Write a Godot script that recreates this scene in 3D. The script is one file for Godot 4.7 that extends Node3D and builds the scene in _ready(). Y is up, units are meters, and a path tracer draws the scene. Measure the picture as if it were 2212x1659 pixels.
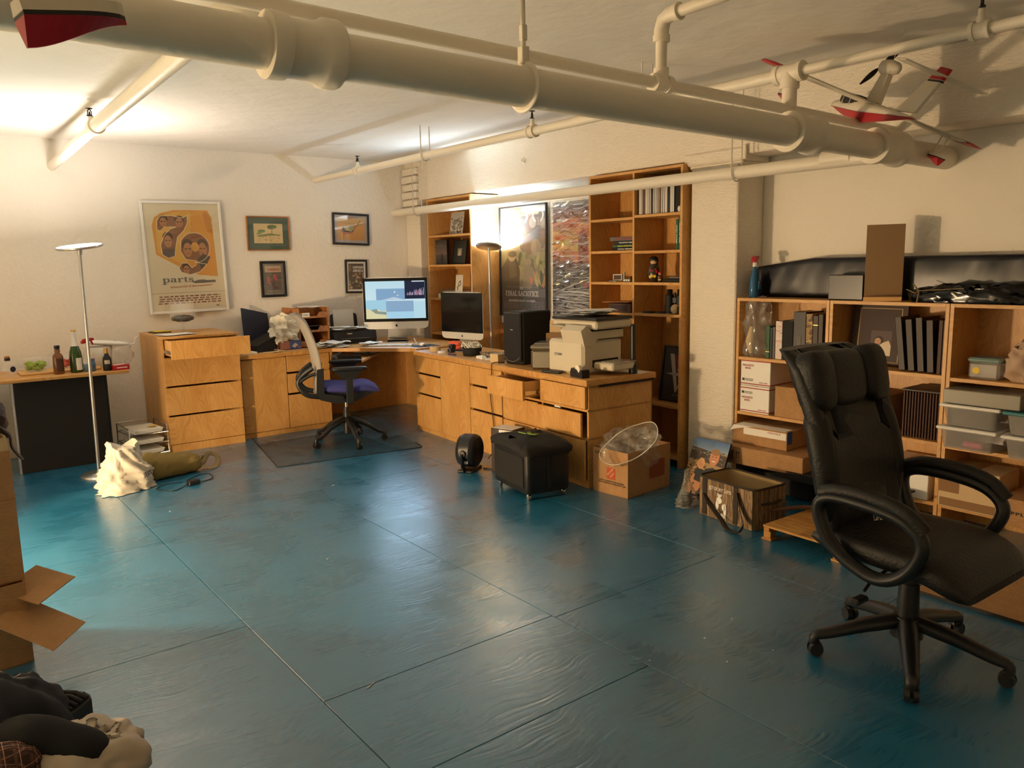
extends Node3D
# A basement office: two torchiere floor lamps, birch cabinets along two walls, painted pipes under a low ceiling.
var M := {}
var taken := {}
var protos := {}
const NORTH := -7.6
const EAST := 4.75
const CEIL := 2.605

class Pic:
	var im: Image
	var w: int
	var h: int
	func _init(ww: int, hh: int, c: Color):
		w = ww
		h = hh
		im = Image.create(w, h, false, Image.FORMAT_RGB8)
		im.fill(c)
	func rect(x0: float, y0: float, x1: float, y1: float, c: Color):
		im.fill_rect(Rect2i(int(x0 * w), int(y0 * h), maxi(1, int((x1 - x0) * w)), maxi(1, int((y1 - y0) * h))), c)
	func poly(a: Array, c: Color):
		var lo := 1e9
		var hi := -1e9
		for p in a:
			lo = minf(lo, p[1] * h)
			hi = maxf(hi, p[1] * h)
		for y in range(maxi(0, int(lo)), mini(h, int(hi) + 1)):
			var xs := []
			for i in a.size():
				var p = a[i]
				var q = a[(i + 1) % a.size()]
				var py: float = p[1] * h
				var qy: float = q[1] * h
				if (py <= y + 0.5) != (qy <= y + 0.5):
					xs.append((p[0] + (q[0] - p[0]) * (y + 0.5 - py) / (qy - py)) * w)
			xs.sort()
			for k in range(0, xs.size() - 1, 2):
				im.fill_rect(Rect2i(int(xs[k]), y, maxi(1, int(xs[k + 1]) - int(xs[k])), 1), c)
	func disc(cx: float, cy: float, rx: float, ry: float, c: Color, turn := 0.0):
		var a := []
		for i in 28:
			var t := TAU * i / 28.0
			var v := Vector2(cos(t) * rx * w, sin(t) * ry * h).rotated(turn)
			a.append([cx + v.x / w, cy + v.y / h])
		poly(a, c)
	func line(x0: float, y0: float, x1: float, y1: float, t: float, c: Color):
		var d := Vector2((x1 - x0) * w, (y1 - y0) * h)
		var n := d.orthogonal().normalized() * t * w * 0.5
		n = Vector2(n.x / w, n.y / h)
		poly([[x0 + n.x, y0 + n.y], [x1 + n.x, y1 + n.y], [x1 - n.x, y1 - n.y], [x0 - n.x, y0 - n.y]], c)
	func path(a: Array, t: float, c: Color):
		for i in a.size() - 1:
			line(a[i][0], a[i][1], a[i + 1][0], a[i + 1][1], t, c)
	func words(x0: float, y0: float, x1: float, y1: float, rows: int, c: Color, seed_: int):
		var r := RandomNumberGenerator.new()
		r.seed = seed_
		var step := (y1 - y0) / rows
		for k in rows:
			var x := x0 + r.randf() * 0.03
			while x < x1 - 0.01:
				var l := r.randf_range(0.025, 0.08)
				rect(x, y0 + k * step, minf(x + l, x1), y0 + (k + 0.62) * step, c)
				x += l + 0.018
	func specks(n: int, x0: float, y0: float, x1: float, y1: float, s0: float, s1: float, cs: Array, seed_: int, stretch := 1.0, turn := 0.0):
		var r := RandomNumberGenerator.new()
		r.seed = seed_
		for i in n:
			var s := r.randf_range(s0, s1)
			disc(r.randf_range(x0, x1), r.randf_range(y0, y1), s, s * float(w) / h * stretch, cs[r.randi() % cs.size()], turn * r.randf_range(-1.0, 1.0))
	func fade(y0: float, y1: float, a: Color, b: Color):
		var p := int(y0 * h)
		var q := int(y1 * h)
		for y in range(p, q):
			im.fill_rect(Rect2i(0, y, w, 1), a.lerp(b, float(y - p) / maxf(1.0, q - p)))
	func grain(amount: float, seed_: int):
		var r := RandomNumberGenerator.new()
		r.seed = seed_
		for y in h:
			for x in w:
				var k := 1.0 + r.randf_range(-amount, amount)
				var c := im.get_pixel(x, y)
				im.set_pixel(x, y, Color(c.r * k, c.g * k, c.b * k))
	func mat(rough := 0.6) -> StandardMaterial3D:
		var m := StandardMaterial3D.new()
		im.generate_mipmaps()
		m.albedo_texture = ImageTexture.create_from_image(im)
		m.roughness = rough
		m.specular_mode = BaseMaterial3D.SPECULAR_SCHLICK_GGX
		return m

# ---------- naming and tagging ----------
func numbered(called: String) -> String:
	if not taken.has(called):
		taken[called] = 0
		return called
	taken[called] += 1
	return "%s_%03d" % [called, taken[called]]

func tag(o, label: String, category: String, group := "") -> Node3D:
	o.set_meta("label", label)
	o.set_meta("category", category)
	if group:
		o.set_meta("group", group)
	return o

func thing(called: String, label: String, category: String, at := Vector3.ZERO, turn := 0.0, group := "") -> Node3D:
	var o := Node3D.new()
	o.name = numbered(called)
	add_child(o)
	o.position = at
	o.rotation.y = turn
	tag(o, label, category, group)
	return o

func obj(called: String, st: SurfaceTool, m: Material, parent: Node = self) -> MeshInstance3D:
	st.generate_normals()
	var o := MeshInstance3D.new()
	o.mesh = st.commit()
	o.mesh.surface_set_material(0, m)
	o.name = numbered(called) if parent == self else called
	parent.add_child(o, true)
	return o

func struct(called: String, st: SurfaceTool, m: Material) -> MeshInstance3D:
	var o := obj(called, st, m)
	o.set_meta("kind", "structure")
	return o

# ---------- shapes ----------
func S() -> SurfaceTool:
	var st := SurfaceTool.new()
	st.begin(Mesh.PRIMITIVE_TRIANGLES)
	return st

func T(o: Vector3, yaw := 0.0, pitch := 0.0, roll := 0.0) -> Transform3D:
	return Transform3D(Basis.from_euler(Vector3(pitch, yaw, roll)), o)

func tri(st: SurfaceTool, a: Vector3, b: Vector3, c: Vector3, out: Vector3, g := -1):
	st.set_smooth_group(g)
	if (a - c).cross(a - b).dot(out) < 0.0:
		st.add_vertex(a); st.set_smooth_group(g); st.add_vertex(c); st.set_smooth_group(g); st.add_vertex(b)
	else:
		st.add_vertex(a); st.set_smooth_group(g); st.add_vertex(b); st.set_smooth_group(g); st.add_vertex(c)

func quad(st: SurfaceTool, a: Vector3, b: Vector3, c: Vector3, d: Vector3, out: Vector3, g := -1):
	tri(st, a, b, c, out, g)
	tri(st, a, c, d, out, g)

# box of size s about c, its edges chamfered by e
func box(st: SurfaceTool, c: Vector3, s: Vector3, e := 0.0, x := Transform3D()):
	var h := s * 0.5
	e = minf(e, minf(h.x, minf(h.y, h.z)) * 0.95)
	if e <= 0.0:
		for ax in 3:
			var u := (ax + 1) % 3
			var v := (ax + 2) % 3
			for sg in [-1.0, 1.0]:
				var q := []
				for uv in [[-1, -1], [1, -1], [1, 1], [-1, 1]]:
					var p := Vector3.ZERO
					p[ax] = sg * h[ax]; p[u] = uv[0] * h[u]; p[v] = uv[1] * h[v]
					q.append(x * (c + p))
				var n := Vector3.ZERO
				n[ax] = sg
				quad(st, q[0], q[1], q[2], q[3], x.basis * n)
		return
	var face := {}
	for i in 8:
		var sg := Vector3(1 if i & 1 else -1, 1 if i & 2 else -1, 1 if i & 4 else -1)
		for ax in 3:
			var p := sg * h - sg * e
			p[ax] = sg[ax] * h[ax]
			face[[i, ax]] = x * (c + p)
	for ax in 3:
		var u := 1 << ((ax + 1) % 3)
		var v := 1 << ((ax + 2) % 3)
		for s0 in [0, 1 << ax]:
			var n := Vector3.ZERO
			n[ax] = 1.0 if s0 else -1.0
			quad(st, face[[s0, ax]], face[[s0 | u, ax]], face[[s0 | u | v, ax]], face[[s0 | v, ax]], x.basis * n)
		var b := (ax + 1) % 3
		var d := (ax + 2) % 3
		for k in 4:
			var i := ((1 << b) if k & 1 else 0) | ((1 << d) if k & 2 else 0)
			var j := i | (1 << ax)
			var n := Vector3.ZERO
			n[b] = 1.0 if k & 1 else -1.0
			n[d] = 1.0 if k & 2 else -1.0
			quad(st, face[[i, b]], face[[j, b]], face[[j, d]], face[[i, d]], x.basis * n)
	for i in 8:
		tri(st, face[[i, 0]], face[[i, 1]], face[[i, 2]], x.basis * Vector3(1 if i & 1 else -1, 1 if i & 2 else -1, 1 if i & 4 else -1))

func bx(st: SurfaceTool, lo: Vector3, hi: Vector3, e := 0.0, x := Transform3D()):
	box(st, (lo + hi) * 0.5, (hi - lo).abs(), e, x)

func loft(st: SurfaceTool, rings: Array, cap := true, g := 1, round_ := false):
	var n: int = rings[0].size()
	var cs := []
	for r in rings:
		var m := Vector3.ZERO
		for p in r:
			m += p
		cs.append(m / n)
	for k in rings.size() - 1:
		for i in n:
			var j := (i + 1) % n
			var a: Vector3 = rings[k][i]
			var b: Vector3 = rings[k][j]
			var c: Vector3 = rings[k + 1][j]
			var d: Vector3 = rings[k + 1][i]
			var out: Vector3 = (a + b + c + d) / 4.0 - (cs[k] + cs[k + 1]) / 2.0
			if a.distance_squared_to(b) > 1e-12 or c.distance_squared_to(d) > 1e-12:
				quad(st, a, b, c, d, out, g)
	if cap:
		var last := rings.size() - 1
		for i in n:
			var j := (i + 1) % n
			tri(st, cs[0], rings[0][i], rings[0][j], cs[0] - cs[mini(1, last)], g if round_ else g + 1)
			tri(st, cs[last], rings[last][i], rings[last][j], cs[last] - cs[maxi(0, last - 1)], g if round_ else g + 2)

func frame_of(d: Vector3) -> Array:
	var a := Vector3.UP if absf(d.y) < 0.9 else Vector3.RIGHT
	var u := a.cross(d).normalized()
	return [u, d.cross(u).normalized()]

func cyl(st: SurfaceTool, a: Vector3, b: Vector3, r0: float, r1 := -1.0, n := 16, cap := true):
	if r1 < 0.0:
		r1 = r0
	var f := frame_of((b - a).normalized())
	var p := []
	var q := []
	for i in n:
		var t := TAU * i / n
		var d: Vector3 = f[0] * cos(t) + f[1] * sin(t)
		p.append(a + d * r0)
		q.append(b + d * r1)
	loft(st, [p, q], cap)

func tube(st: SurfaceTool, pts: Array, r, n := 8, closed := false, flat := 1.0):
	var rings := []
	var m := pts.size()
	var u := Vector3.ZERO
	for k in m:
		var d: Vector3
		if closed:
			d = (pts[(k + 1) % m] - pts[(k + m - 1) % m]).normalized()
		else:
			d = (pts[mini(k + 1, m - 1)] - pts[maxi(k - 1, 0)]).normalized()
		if u == Vector3.ZERO:
			u = frame_of(d)[0]
		u = (u - d * u.dot(d)).normalized()
		var v := d.cross(u)
		var rr: float = r[k] if r is Array else r
		var ring := []
		for i in n:
			var t := TAU * i / n
			ring.append(pts[k] + u * cos(t) * rr + v * sin(t) * rr * flat)
		rings.append(ring)
	if closed:
		rings.append(rings[0])
	loft(st, rings, not closed)

# round a profile of [radius, height] about y; a repeated point makes an edge
func lathe(st: SurfaceTool, prof: Array, n := 24, x := Transform3D()):
	var g := 1
	for k in prof.size() - 1:
		var a = prof[k]
		var b = prof[k + 1]
		if absf(a[0] - b[0]) + absf(a[1] - b[1]) < 1e-7:
			g += 1
			continue
		for i in n:
			var t := TAU * i / n
			var s := TAU * (i + 1) / n
			var p := Vector3(cos(t) * a[0], a[1], sin(t) * a[0])
			var q := Vector3(cos(s) * a[0], a[1], sin(s) * a[0])
			var p2 := Vector3(cos(t) * b[0], b[1], sin(t) * b[0])
			var q2 := Vector3(cos(s) * b[0], b[1], sin(s) * b[0])
			var dr: float = b[0] - a[0]
			var dy: float = b[1] - a[1]
			var m := (t + s) / 2.0
			var out := x.basis * Vector3(cos(m) * dy, -dr, sin(m) * dy)
			if a[0] > 1e-6:
				tri(st, x * p, x * q, x * q2, out, g)
			if b[0] > 1e-6:
				tri(st, x * p, x * q2, x * p2, out, g)
			elif a[0] > 1e-6:
				pass

# outline in x, y pushed through from z0 to z1
func prism(st: SurfaceTool, outline: Array, z0: float, z1: float, x := Transform3D(), smooth := false):
	var pl := PackedVector2Array()
	for p in outline:
		pl.append(Vector2(p[0], p[1]))
	if Geometry2D.is_polygon_clockwise(pl):
		pl.reverse()
	var ids := Geometry2D.triangulate_polygon(pl)
	for k in range(0, ids.size(), 3):
		for z in [z0, z1]:
			var v := []
			for i in 3:
				v.append(x * Vector3(pl[ids[k + i]].x, pl[ids[k + i]].y, z))
			tri(st, v[0], v[1], v[2], x.basis * Vector3(0, 0, 1 if z == maxf(z0, z1) else -1))
	for i in pl.size():
		var a := pl[i]
		var b := pl[(i + 1) % pl.size()]
		var n := Vector3(b.y - a.y, a.x - b.x, 0)
		quad(st, x * Vector3(a.x, a.y, z0), x * Vector3(b.x, b.y, z0), x * Vector3(b.x, b.y, z1), x * Vector3(a.x, a.y, z1), x.basis * n, 1 if smooth else -1)

func spow(v: float, e: float) -> float:
	return signf(v) * pow(absf(v), e)

# superellipsoid: e near 1 is a ball, near 0.2 a rounded box
func pillow(st: SurfaceTool, c: Vector3, r: Vector3, e1 := 0.5, e2 := 0.5, x := Transform3D(), nu := 24, nv := 12):
	var rings := []
	for k in nv + 1:
		var v := -PI / 2 + PI * k / nv
		var ring := []
		for i in nu:
			var u := TAU * i / nu
			ring.append(x * (c + Vector3(r.x * spow(cos(v), e1) * spow(cos(u), e2), r.y * spow(sin(v), e1), r.z * spow(cos(v), e1) * spow(sin(u), e2))))
		rings.append(ring)
	loft(st, rings, false)

# crumpled closed lump that rests on y = low
func lump(st: SurfaceTool, c: Vector3, r: Vector3, amp: float, freq: float, seed_: int, low := -1e9, nu := 40, nv := 24, e := 0.8, g := 1, x := Transform3D()):
	var f := FastNoiseLite.new()
	f.seed = seed_
	f.noise_type = FastNoiseLite.TYPE_SIMPLEX_SMOOTH
	f.frequency = freq
	f.fractal_type = FastNoiseLite.FRACTAL_RIDGED
	f.fractal_octaves = 3
	var rings := []
	for k in nv + 1:
		var v := -PI / 2 + PI * k / nv
		var ring := []
		for i in nu:
			var u := TAU * i / nu
			var d := Vector3(spow(cos(v), e) * cos(u), spow(sin(v), e), spow(cos(v), e) * sin(u))
			var p := c + d * r
			var s := f.get_noise_3dv(c + d.normalized() * r.length() * 0.6)
			p += d.normalized() * s * amp
			p.y = maxf(p.y, low)
			ring.append(x * p)
		rings.append(ring)
	loft(st, rings, false, g)

# sheet of points with thickness 0 (paper, film); rows of Vector3
func sheet(st: SurfaceTool, rows: Array, g := 1):
	for k in rows.size() - 1:
		for i in rows[k].size() - 1:
			var a: Vector3 = rows[k][i]
			var out: Vector3 = (rows[k][i + 1] - a).cross(rows[k + 1][i] - a)
			quad(st, a, rows[k][i + 1], rows[k + 1][i + 1], rows[k + 1][i], out if out.y >= 0 else -out, g)

func curve(pts: Array, n := 24, closed := false) -> Array:
	var out := []
	var m := pts.size()
	var spans := m if closed else m - 1
	for s in spans:
		var p0: Vector3 = pts[(s + m - 1) % m] if closed else pts[maxi(s - 1, 0)]
		var p1: Vector3 = pts[s]
		var p2: Vector3 = pts[(s + 1) % m]
		var p3: Vector3 = pts[(s + 2) % m] if closed else pts[mini(s + 2, m - 1)]
		for k in n:
			out.append(p1.cubic_interpolate(p2, p0, p3, float(k) / n))
	if not closed:
		out.append(pts[m - 1])
	return out

# flat print, w by h, facing +z of x
func decal(parent: Node, called: String, w: float, h: float, x: Transform3D, m: Material) -> MeshInstance3D:
	var st := S()
	var v := [Vector3(-w / 2, h / 2, 0), Vector3(w / 2, h / 2, 0), Vector3(w / 2, -h / 2, 0), Vector3(-w / 2, -h / 2, 0)]
	var uv := [Vector2(0, 0), Vector2(1, 0), Vector2(1, 1), Vector2(0, 1)]
	for i in [0, 1, 2, 0, 2, 3]:
		st.set_normal(x.basis * Vector3(0, 0, 1))
		st.set_uv(uv[i])
		st.add_vertex(x * v[i])
	var o := MeshInstance3D.new()
	o.mesh = st.commit()
	o.mesh.surface_set_material(0, m)
	o.name = called
	parent.add_child(o, true)
	return o

var fonts := {}
# raised lettering about x, height h of a capital, squeezed to width w if given
func text(parent: Node, s: String, x: Transform3D, h: float, w: float, m: Material, face := "Droid Sans", bold := true, italic := false):
	var key := face + str(bold) + str(italic)
	if not fonts.has(key):
		var f := SystemFont.new()
		f.font_names = PackedStringArray([face])
		f.font_weight = 700 if bold else 400
		f.font_italic = italic
		fonts[key] = f
	var t := TextMesh.new()
	t.text = s
	t.font = fonts[key]
	t.font_size = 48
	t.pixel_size = 0.01
	t.depth = 0.02
	t.curve_step = 2.0
	var b := t.get_aabb()
	var o := MeshInstance3D.new()
	o.mesh = t
	t.material = m
	var k := h / maxf(0.01, b.size.y)
	var kx := w / maxf(0.01, b.size.x) if w > 0.0 else k
	o.name = "lettering"
	parent.add_child(o, true)
	var c := b.get_center()
	o.transform = x * Transform3D(Basis.from_scale(Vector3(kx, k, 0.03)), Vector3(-c.x * kx, -c.y * k, 0.0))
	return o

# ---------- materials ----------
func mat(called: String, c: Color, rough := 0.6, metal := 0.0) -> StandardMaterial3D:
	var m := StandardMaterial3D.new()
	m.albedo_color = c
	m.roughness = rough
	m.metallic = metal
	M[called] = m
	return m

func clear(called: String, c: Color, rough := 0.05) -> StandardMaterial3D:
	var m := mat(called, c, rough)
	m.transparency = BaseMaterial3D.TRANSPARENCY_ALPHA
	return m

func noise(seed_: int, freq: float, oct := 3) -> FastNoiseLite:
	var f := FastNoiseLite.new()
	f.seed = seed_
	f.frequency = freq
	f.fractal_octaves = oct
	return f

func tri_tex(m: StandardMaterial3D, tex: Image, scale_: float, world := false):
	tex.generate_mipmaps()
	m.albedo_texture = ImageTexture.create_from_image(tex)
	m.uv1_triplanar = true
	m.uv1_world_triplanar = world
	m.uv1_scale = Vector3.ONE * scale_

func tri_bump(m: StandardMaterial3D, hgt: Image, scale_: float, strength: float, world := false):
	hgt.bump_map_to_normal_map(strength)
	hgt.generate_mipmaps()
	m.normal_enabled = true
	m.normal_texture = ImageTexture.create_from_image(hgt)
	m.uv1_triplanar = true
	m.uv1_world_triplanar = world
	m.uv1_scale = Vector3.ONE * scale_

func wood(called: String, light: Color, dark: Color, rough: float, seed_: int, along_y := true) -> StandardMaterial3D:
	var n := 512
	var im := Image.create(n, n, false, Image.FORMAT_RGB8)
	var a := noise(seed_, 1.0, 3)
	var b := noise(seed_ + 7, 1.0, 2)
	for y in n:
		for x in n:
			var u := float(x) / n
			var v := float(y) / n
			if not along_y:
				var t := u
				u = v
				v = t
			var ww := b.get_noise_2d(u * 3.0, v * 1.2)
			var s := a.get_noise_2d(u * 45.0 + ww * 9.0, v * 3.5)
			var fine := a.get_noise_2d(u * 160.0, v * 9.0 + 40.0)
			var k := clampf(0.45 + s * 0.55 + fine * 0.35 + ww * 0.5, 0.0, 1.0)
			im.set_pixel(x, y, light.lerp(dark, k))
	var m := mat(called, Color.WHITE, rough)
	tri_tex(m, im, 1.0)
	return m

func _ready():
	var cam := Camera3D.new()
	cam.name = "camera"
	add_child(cam)
	cam.position = Vector3(0, 1.52, 0)
	cam.rotation_degrees = Vector3(-8.722, -37.691, -1.138)
	cam.fov = 52.017
	cam.near = 0.05
	cam.current = true
	var we := WorldEnvironment.new()
	we.name = "environment"
	var e := Environment.new()
	e.background_mode = Environment.BG_COLOR
	e.background_color = Color.BLACK
	e.tonemap_mode = Environment.TONE_MAPPER_LINEAR
	e.tonemap_exposure = 3.15
	e.sdfgi_enabled = true
	e.ssao_enabled = true
	e.ssil_enabled = true
	we.environment = e
	add_child(we)
	make_materials()
	lamp_left()
	lamp_right()
	work_lamp()
	room()
	pipes()
	dresser()
	cabinets()
	bookcases()
	low_cases()
	pictures()
	office_chair()
	leather_chair()
	desk_things()
	counter_things()
	table_things()
	tall_case_things()
	low_case_things()
	floor_things()
	left_pile()
	seaplane()
	near_float()

func make_materials():
	wood("wood", Color("d8a765"), Color("c08a47"), 0.42, 3)
	wood("wood_x", Color("d9a968"), Color("bb8442"), 0.45, 5, false)
	wood("oak", Color("b97c45"), Color("8c5428"), 0.5, 11, false)
	wood("pine", Color("c89a50"), Color("97652a"), 0.7, 17, false)
	mat("edge", Color("dcae6e"), 0.5)
	mat("gap", Color("2a1c10"), 0.9)
	var wl := mat("wall", Color("ece6da"), 0.85)
	tri_bump(wl, noise(21, 0.05, 4).get_seamless_image(512, 512), 0.8, 1.2, true)
	var cl := mat("ceiling", Color("ebe6dc"), 0.85)
	tri_bump(cl, noise(22, 0.012, 5).get_seamless_image(512, 512), 0.5, 2.0, true)
	var rough := Image.create(512, 512, false, Image.FORMAT_L8)
	var na := noise(31, 1.0, 4)
	for y in 512:
		for x in 512:
			var u := x / 512.0
			var v := y / 512.0
			var k := 0.5 + 0.3 * na.get_noise_2d(u * 8.0, v * 90.0) + 0.25 * na.get_noise_2d(u * 40.0, v * 40.0)
			rough.set_pixel(x, y, Color(k, k, k))
	var pl := mat("plaster", Color("e9e1d2"), 0.8)
	tri_bump(pl, rough, 1.1, 5.0, true)
	var pp := mat("pipe_paint", Color("e4dccb"), 0.45)
	tri_bump(pp, noise(23, 0.03, 3).get_seamless_image(256, 256), 2.5, 1.0, true)
	# floor paint: brushed along x
	var n := 1024
	var hi := Image.create(n, n, false, Image.FORMAT_L8)
	var col := Image.create(n, n, false, Image.FORMAT_RGB8)
	var rg := Image.create(n, n, false, Image.FORMAT_L8)
	var nb := noise(41, 1.0, 3)
	var nc := noise(42, 1.0, 2)
	for y in n:
		for x in n:
			var u := float(x) / n
			var v := float(y) / n
			var warp := nc.get_noise_2d(u * 5.0, v * 5.0)
			var s := nb.get_noise_2d(u * 6.0 + warp * 0.5, v * 110.0 + warp * 2.5)
			var soft := nc.get_noise_2d(u * 7.0 + 9.0, v * 16.0)
			var k := clampf(0.5 + s * 0.28 * (0.45 + absf(soft) * 1.6) + soft * 0.22, 0.0, 1.0)
			hi.set_pixel(x, y, Color(k, k, k))
			var c := Color("17648a").lerp(Color("20729a"), clampf(0.5 + s * 0.5 + warp * 0.6, 0.0, 1.0))
			col.set_pixel(x, y, c)
			var r := clampf(0.30 + 0.10 * warp + 0.06 * s, 0.0, 1.0)
			rg.set_pixel(x, y, Color(r, r, r))
	var fl := mat("floor_paint", Color.WHITE, 1.0)
	tri_tex(fl, col, 0.4, true)
	tri_bump(fl, hi, 0.4, 0.8, true)
	fl.metallic_specular = 0.75
	fl.clearcoat_enabled = true
	fl.clearcoat = 0.6
	fl.clearcoat_roughness = 0.28
	rg.generate_mipmaps()
	fl.roughness_texture = ImageTexture.create_from_image(rg)
	fl.roughness_texture_channel = BaseMaterial3D.TEXTURE_CHANNEL_RED
	mat("black", Color("16161a"), 0.45)
	mat("black_matte", Color("1a1918"), 0.8)
	mat("panel_black", Color("1b1918"), 0.75)
	var lt := mat("leather", Color("0b0807"), 0.5)
	tri_bump(lt, noise(51, 0.08, 3).get_seamless_image(256, 256), 3.0, 1.2)
	mat("plastic_dark", Color("1d1e20"), 0.38)
	mat("blue_cloth", Color("3d3f86"), 0.9)
	mat("grey_mesh", Color("a39c92"), 0.85)
	mat("chrome", Color("c9c6c0"), 0.22, 1.0)
	mat("alu", Color("c4c6c8"), 0.35, 0.9)
	mat("alu_pale", Color("d9d9d6"), 0.4, 0.3)
	mat("gold", Color("c9a45a"), 0.3, 0.9)
	mat("rod", Color("cfc8ba"), 0.5)
	mat("iron", Color("2c2a28"), 0.6, 0.4)
	var cb := mat("cardboard", Color("b58a5c"), 0.85)
	var ci := Image.create(256, 256, false, Image.FORMAT_RGB8)
	var nd := noise(61, 1.0, 3)
	for y in 256:
		for x in 256:
			var k := 0.94 + 0.09 * nd.get_noise_2d(x * 0.05, y * 0.35) + 0.05 * nd.get_noise_2d(x * 0.02, y * 0.02)
			ci.set_pixel(x, y, Color(k, k, k))
	tri_tex(cb, ci, 2.0)
	mat("cardboard_pale", Color("cdb28a"), 0.85)
	mat("cardboard_dark", Color("8d6a45"), 0.85)
	mat("paper", Color("e9e6de"), 0.8)
	mat("cloth_white", Color("e4ddcb"), 0.85)
	mat("white", Color("e8e6e0"), 0.5)
	mat("beige", Color("cdc3ad"), 0.5)
	mat("beige_dark", Color("b6ab95"), 0.5)
	mat("red", Color("b31f2c"), 0.45)
	mat("red_deep", Color("8c1420"), 0.5)
	mat("orange", Color("e2603c"), 0.5)
	mat("yellow", Color("e8c84a"), 0.7)
	mat("teal", Color("3e7d86"), 0.5)
	mat("green", Color("2f5b3c"), 0.6)
	mat("navy", Color("1e2438"), 0.55)
	mat("blue", Color("25549c"), 0.35)
	mat("brown", Color("4a2c1e"), 0.6)
	mat("brown_deep", Color("2c1a14"), 0.5)
	mat("olive", Color("8a7640"), 0.9)
	mat("strap", Color("8c7a58"), 0.9)
	mat("strap_dark", Color("33291f"), 0.85)
	mat("skin", Color("c08a68"), 0.7)
	mat("ink", Color("23201e"), 0.7)
	mat("ink_red", Color("a3262b"), 0.7)
	mat("ink_white", Color("efece6"), 0.7)
	mat("ink_orange", Color("c8702e"), 0.7)
	mat("ink_grey", Color("6b6762"), 0.7)
	mat("silver_tin", Color("9c9484"), 0.3, 0.95)
	mat("navy_cloth", Color("20222c"), 0.95)
	mat("model_white", Color("d8d0be"), 0.5)
	mat("pink", Color("e0487e"), 0.5)
	mat("stone", Color("9a8a8c"), 0.8)
	clear("glass", Color(0.95, 0.97, 0.96, 0.05), 0.02)
	clear("picture_glass", Color(1, 1, 1, 0.02), 0.02)
	clear("film", Color(0.95, 0.94, 0.9, 0.14), 0.1)
	clear("bin_plastic", Color(0.75, 0.74, 0.72, 0.4), 0.2)
	clear("blue_liquid", Color(0.1, 0.45, 0.7, 0.75), 0.08)
	clear("amber_glass", Color(0.5, 0.28, 0.08, 0.8), 0.06)
	clear("green_glass", Color(0.16, 0.3, 0.06, 0.85), 0.05)
	clear("mat_plastic", Color(0.85, 0.9, 0.9, 0.02), 0.3)
	clear("ribbon", Color(0.95, 0.95, 0.95, 0.75), 0.15)
	clear("film_thin", Color(0.95, 0.95, 0.95, 0.1), 0.08)
	mat("bottle_blue", Color("2a5f88"), 0.15)
	mat("bag_black", Color("121213"), 0.5)
	mat("bag_cloth", Color("171614"), 0.85)
	var bag := mat("bag_white", Color("d6cebd"), 0.6)
	bag.backlight_enabled = true
	bag.backlight = Color(0.12, 0.115, 0.1)

func lamp_left():
	var t := thing("floor_lamp", "silver torchiere floor lamp with thin glowing disc beside white plastic bag", "lamp", Vector3(1.056, 0, -6.475))
	var a := S()
	lathe(a, [[0, 0], [0.125, 0], [0.125, 0], [0.125, 0.012], [0.115, 0.02], [0.02, 0.026], [0.02, 0.04], [0, 0.04]], 40)
	obj("base", a, M.alu, t)
	a = S()
	cyl(a, Vector3(0, 0.03, 0), Vector3(0.02, 1.672, -0.005), 0.0125, 0.011)
	obj("pole", a, M.alu, t)
	a = S()
	cyl(a, Vector3(0.02, 1.64, -0.005), Vector3(0.021, 1.69, -0.005), 0.016, 0.02)
	obj("socket", a, M.alu, t)
	var x := T(Vector3(0.022, 1.69, -0.005), 0.0, 0.1, 0.12)
	head(t, x, 0.155, Color(1.0, 0.945, 0.89), 0.85, 2.4)

func head(t: Node3D, x: Transform3D, r: float, c: Color, power: float, glow: float):
	var a := S()
	lathe(a, [[0, 0], [r * 0.96, 0.0], [r, 0.006], [r, 0.006], [r, 0.016], [r, 0.016], [r * 0.97, 0.017], [r * 0.97, 0.012], [0, 0.012]], 48, x)
	obj("lamp_head", a, M.alu, t)
	a = S()
	lathe(a, [[0, 0.0125], [r * 0.96, 0.0125], [r * 0.96, 0.0125], [r * 0.96, 0.016], [0, 0.016]], 48, x)
	var m := mat("glow" + str(glow), Color(1, 0.97, 0.92), 0.5)
	m.emission_enabled = true
	m.emission = c
	m.emission_energy_multiplier = glow
	obj("lamp_diffuser", a, m, t)
	var l := AreaLight3D.new()
	l.name = "lamp_light"
	l.area_size = Vector2.ONE * r * 1.7
	l.light_color = c
	l.light_energy = power
	l.shadow_enabled = true
	l.area_range = 14.0
	l.area_attenuation = 2.0
	t.add_child(l)
	l.transform = x * Transform3D(Basis.from_euler(Vector3(PI / 2, 0, 0)), Vector3(0, 0.018, 0))

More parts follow.
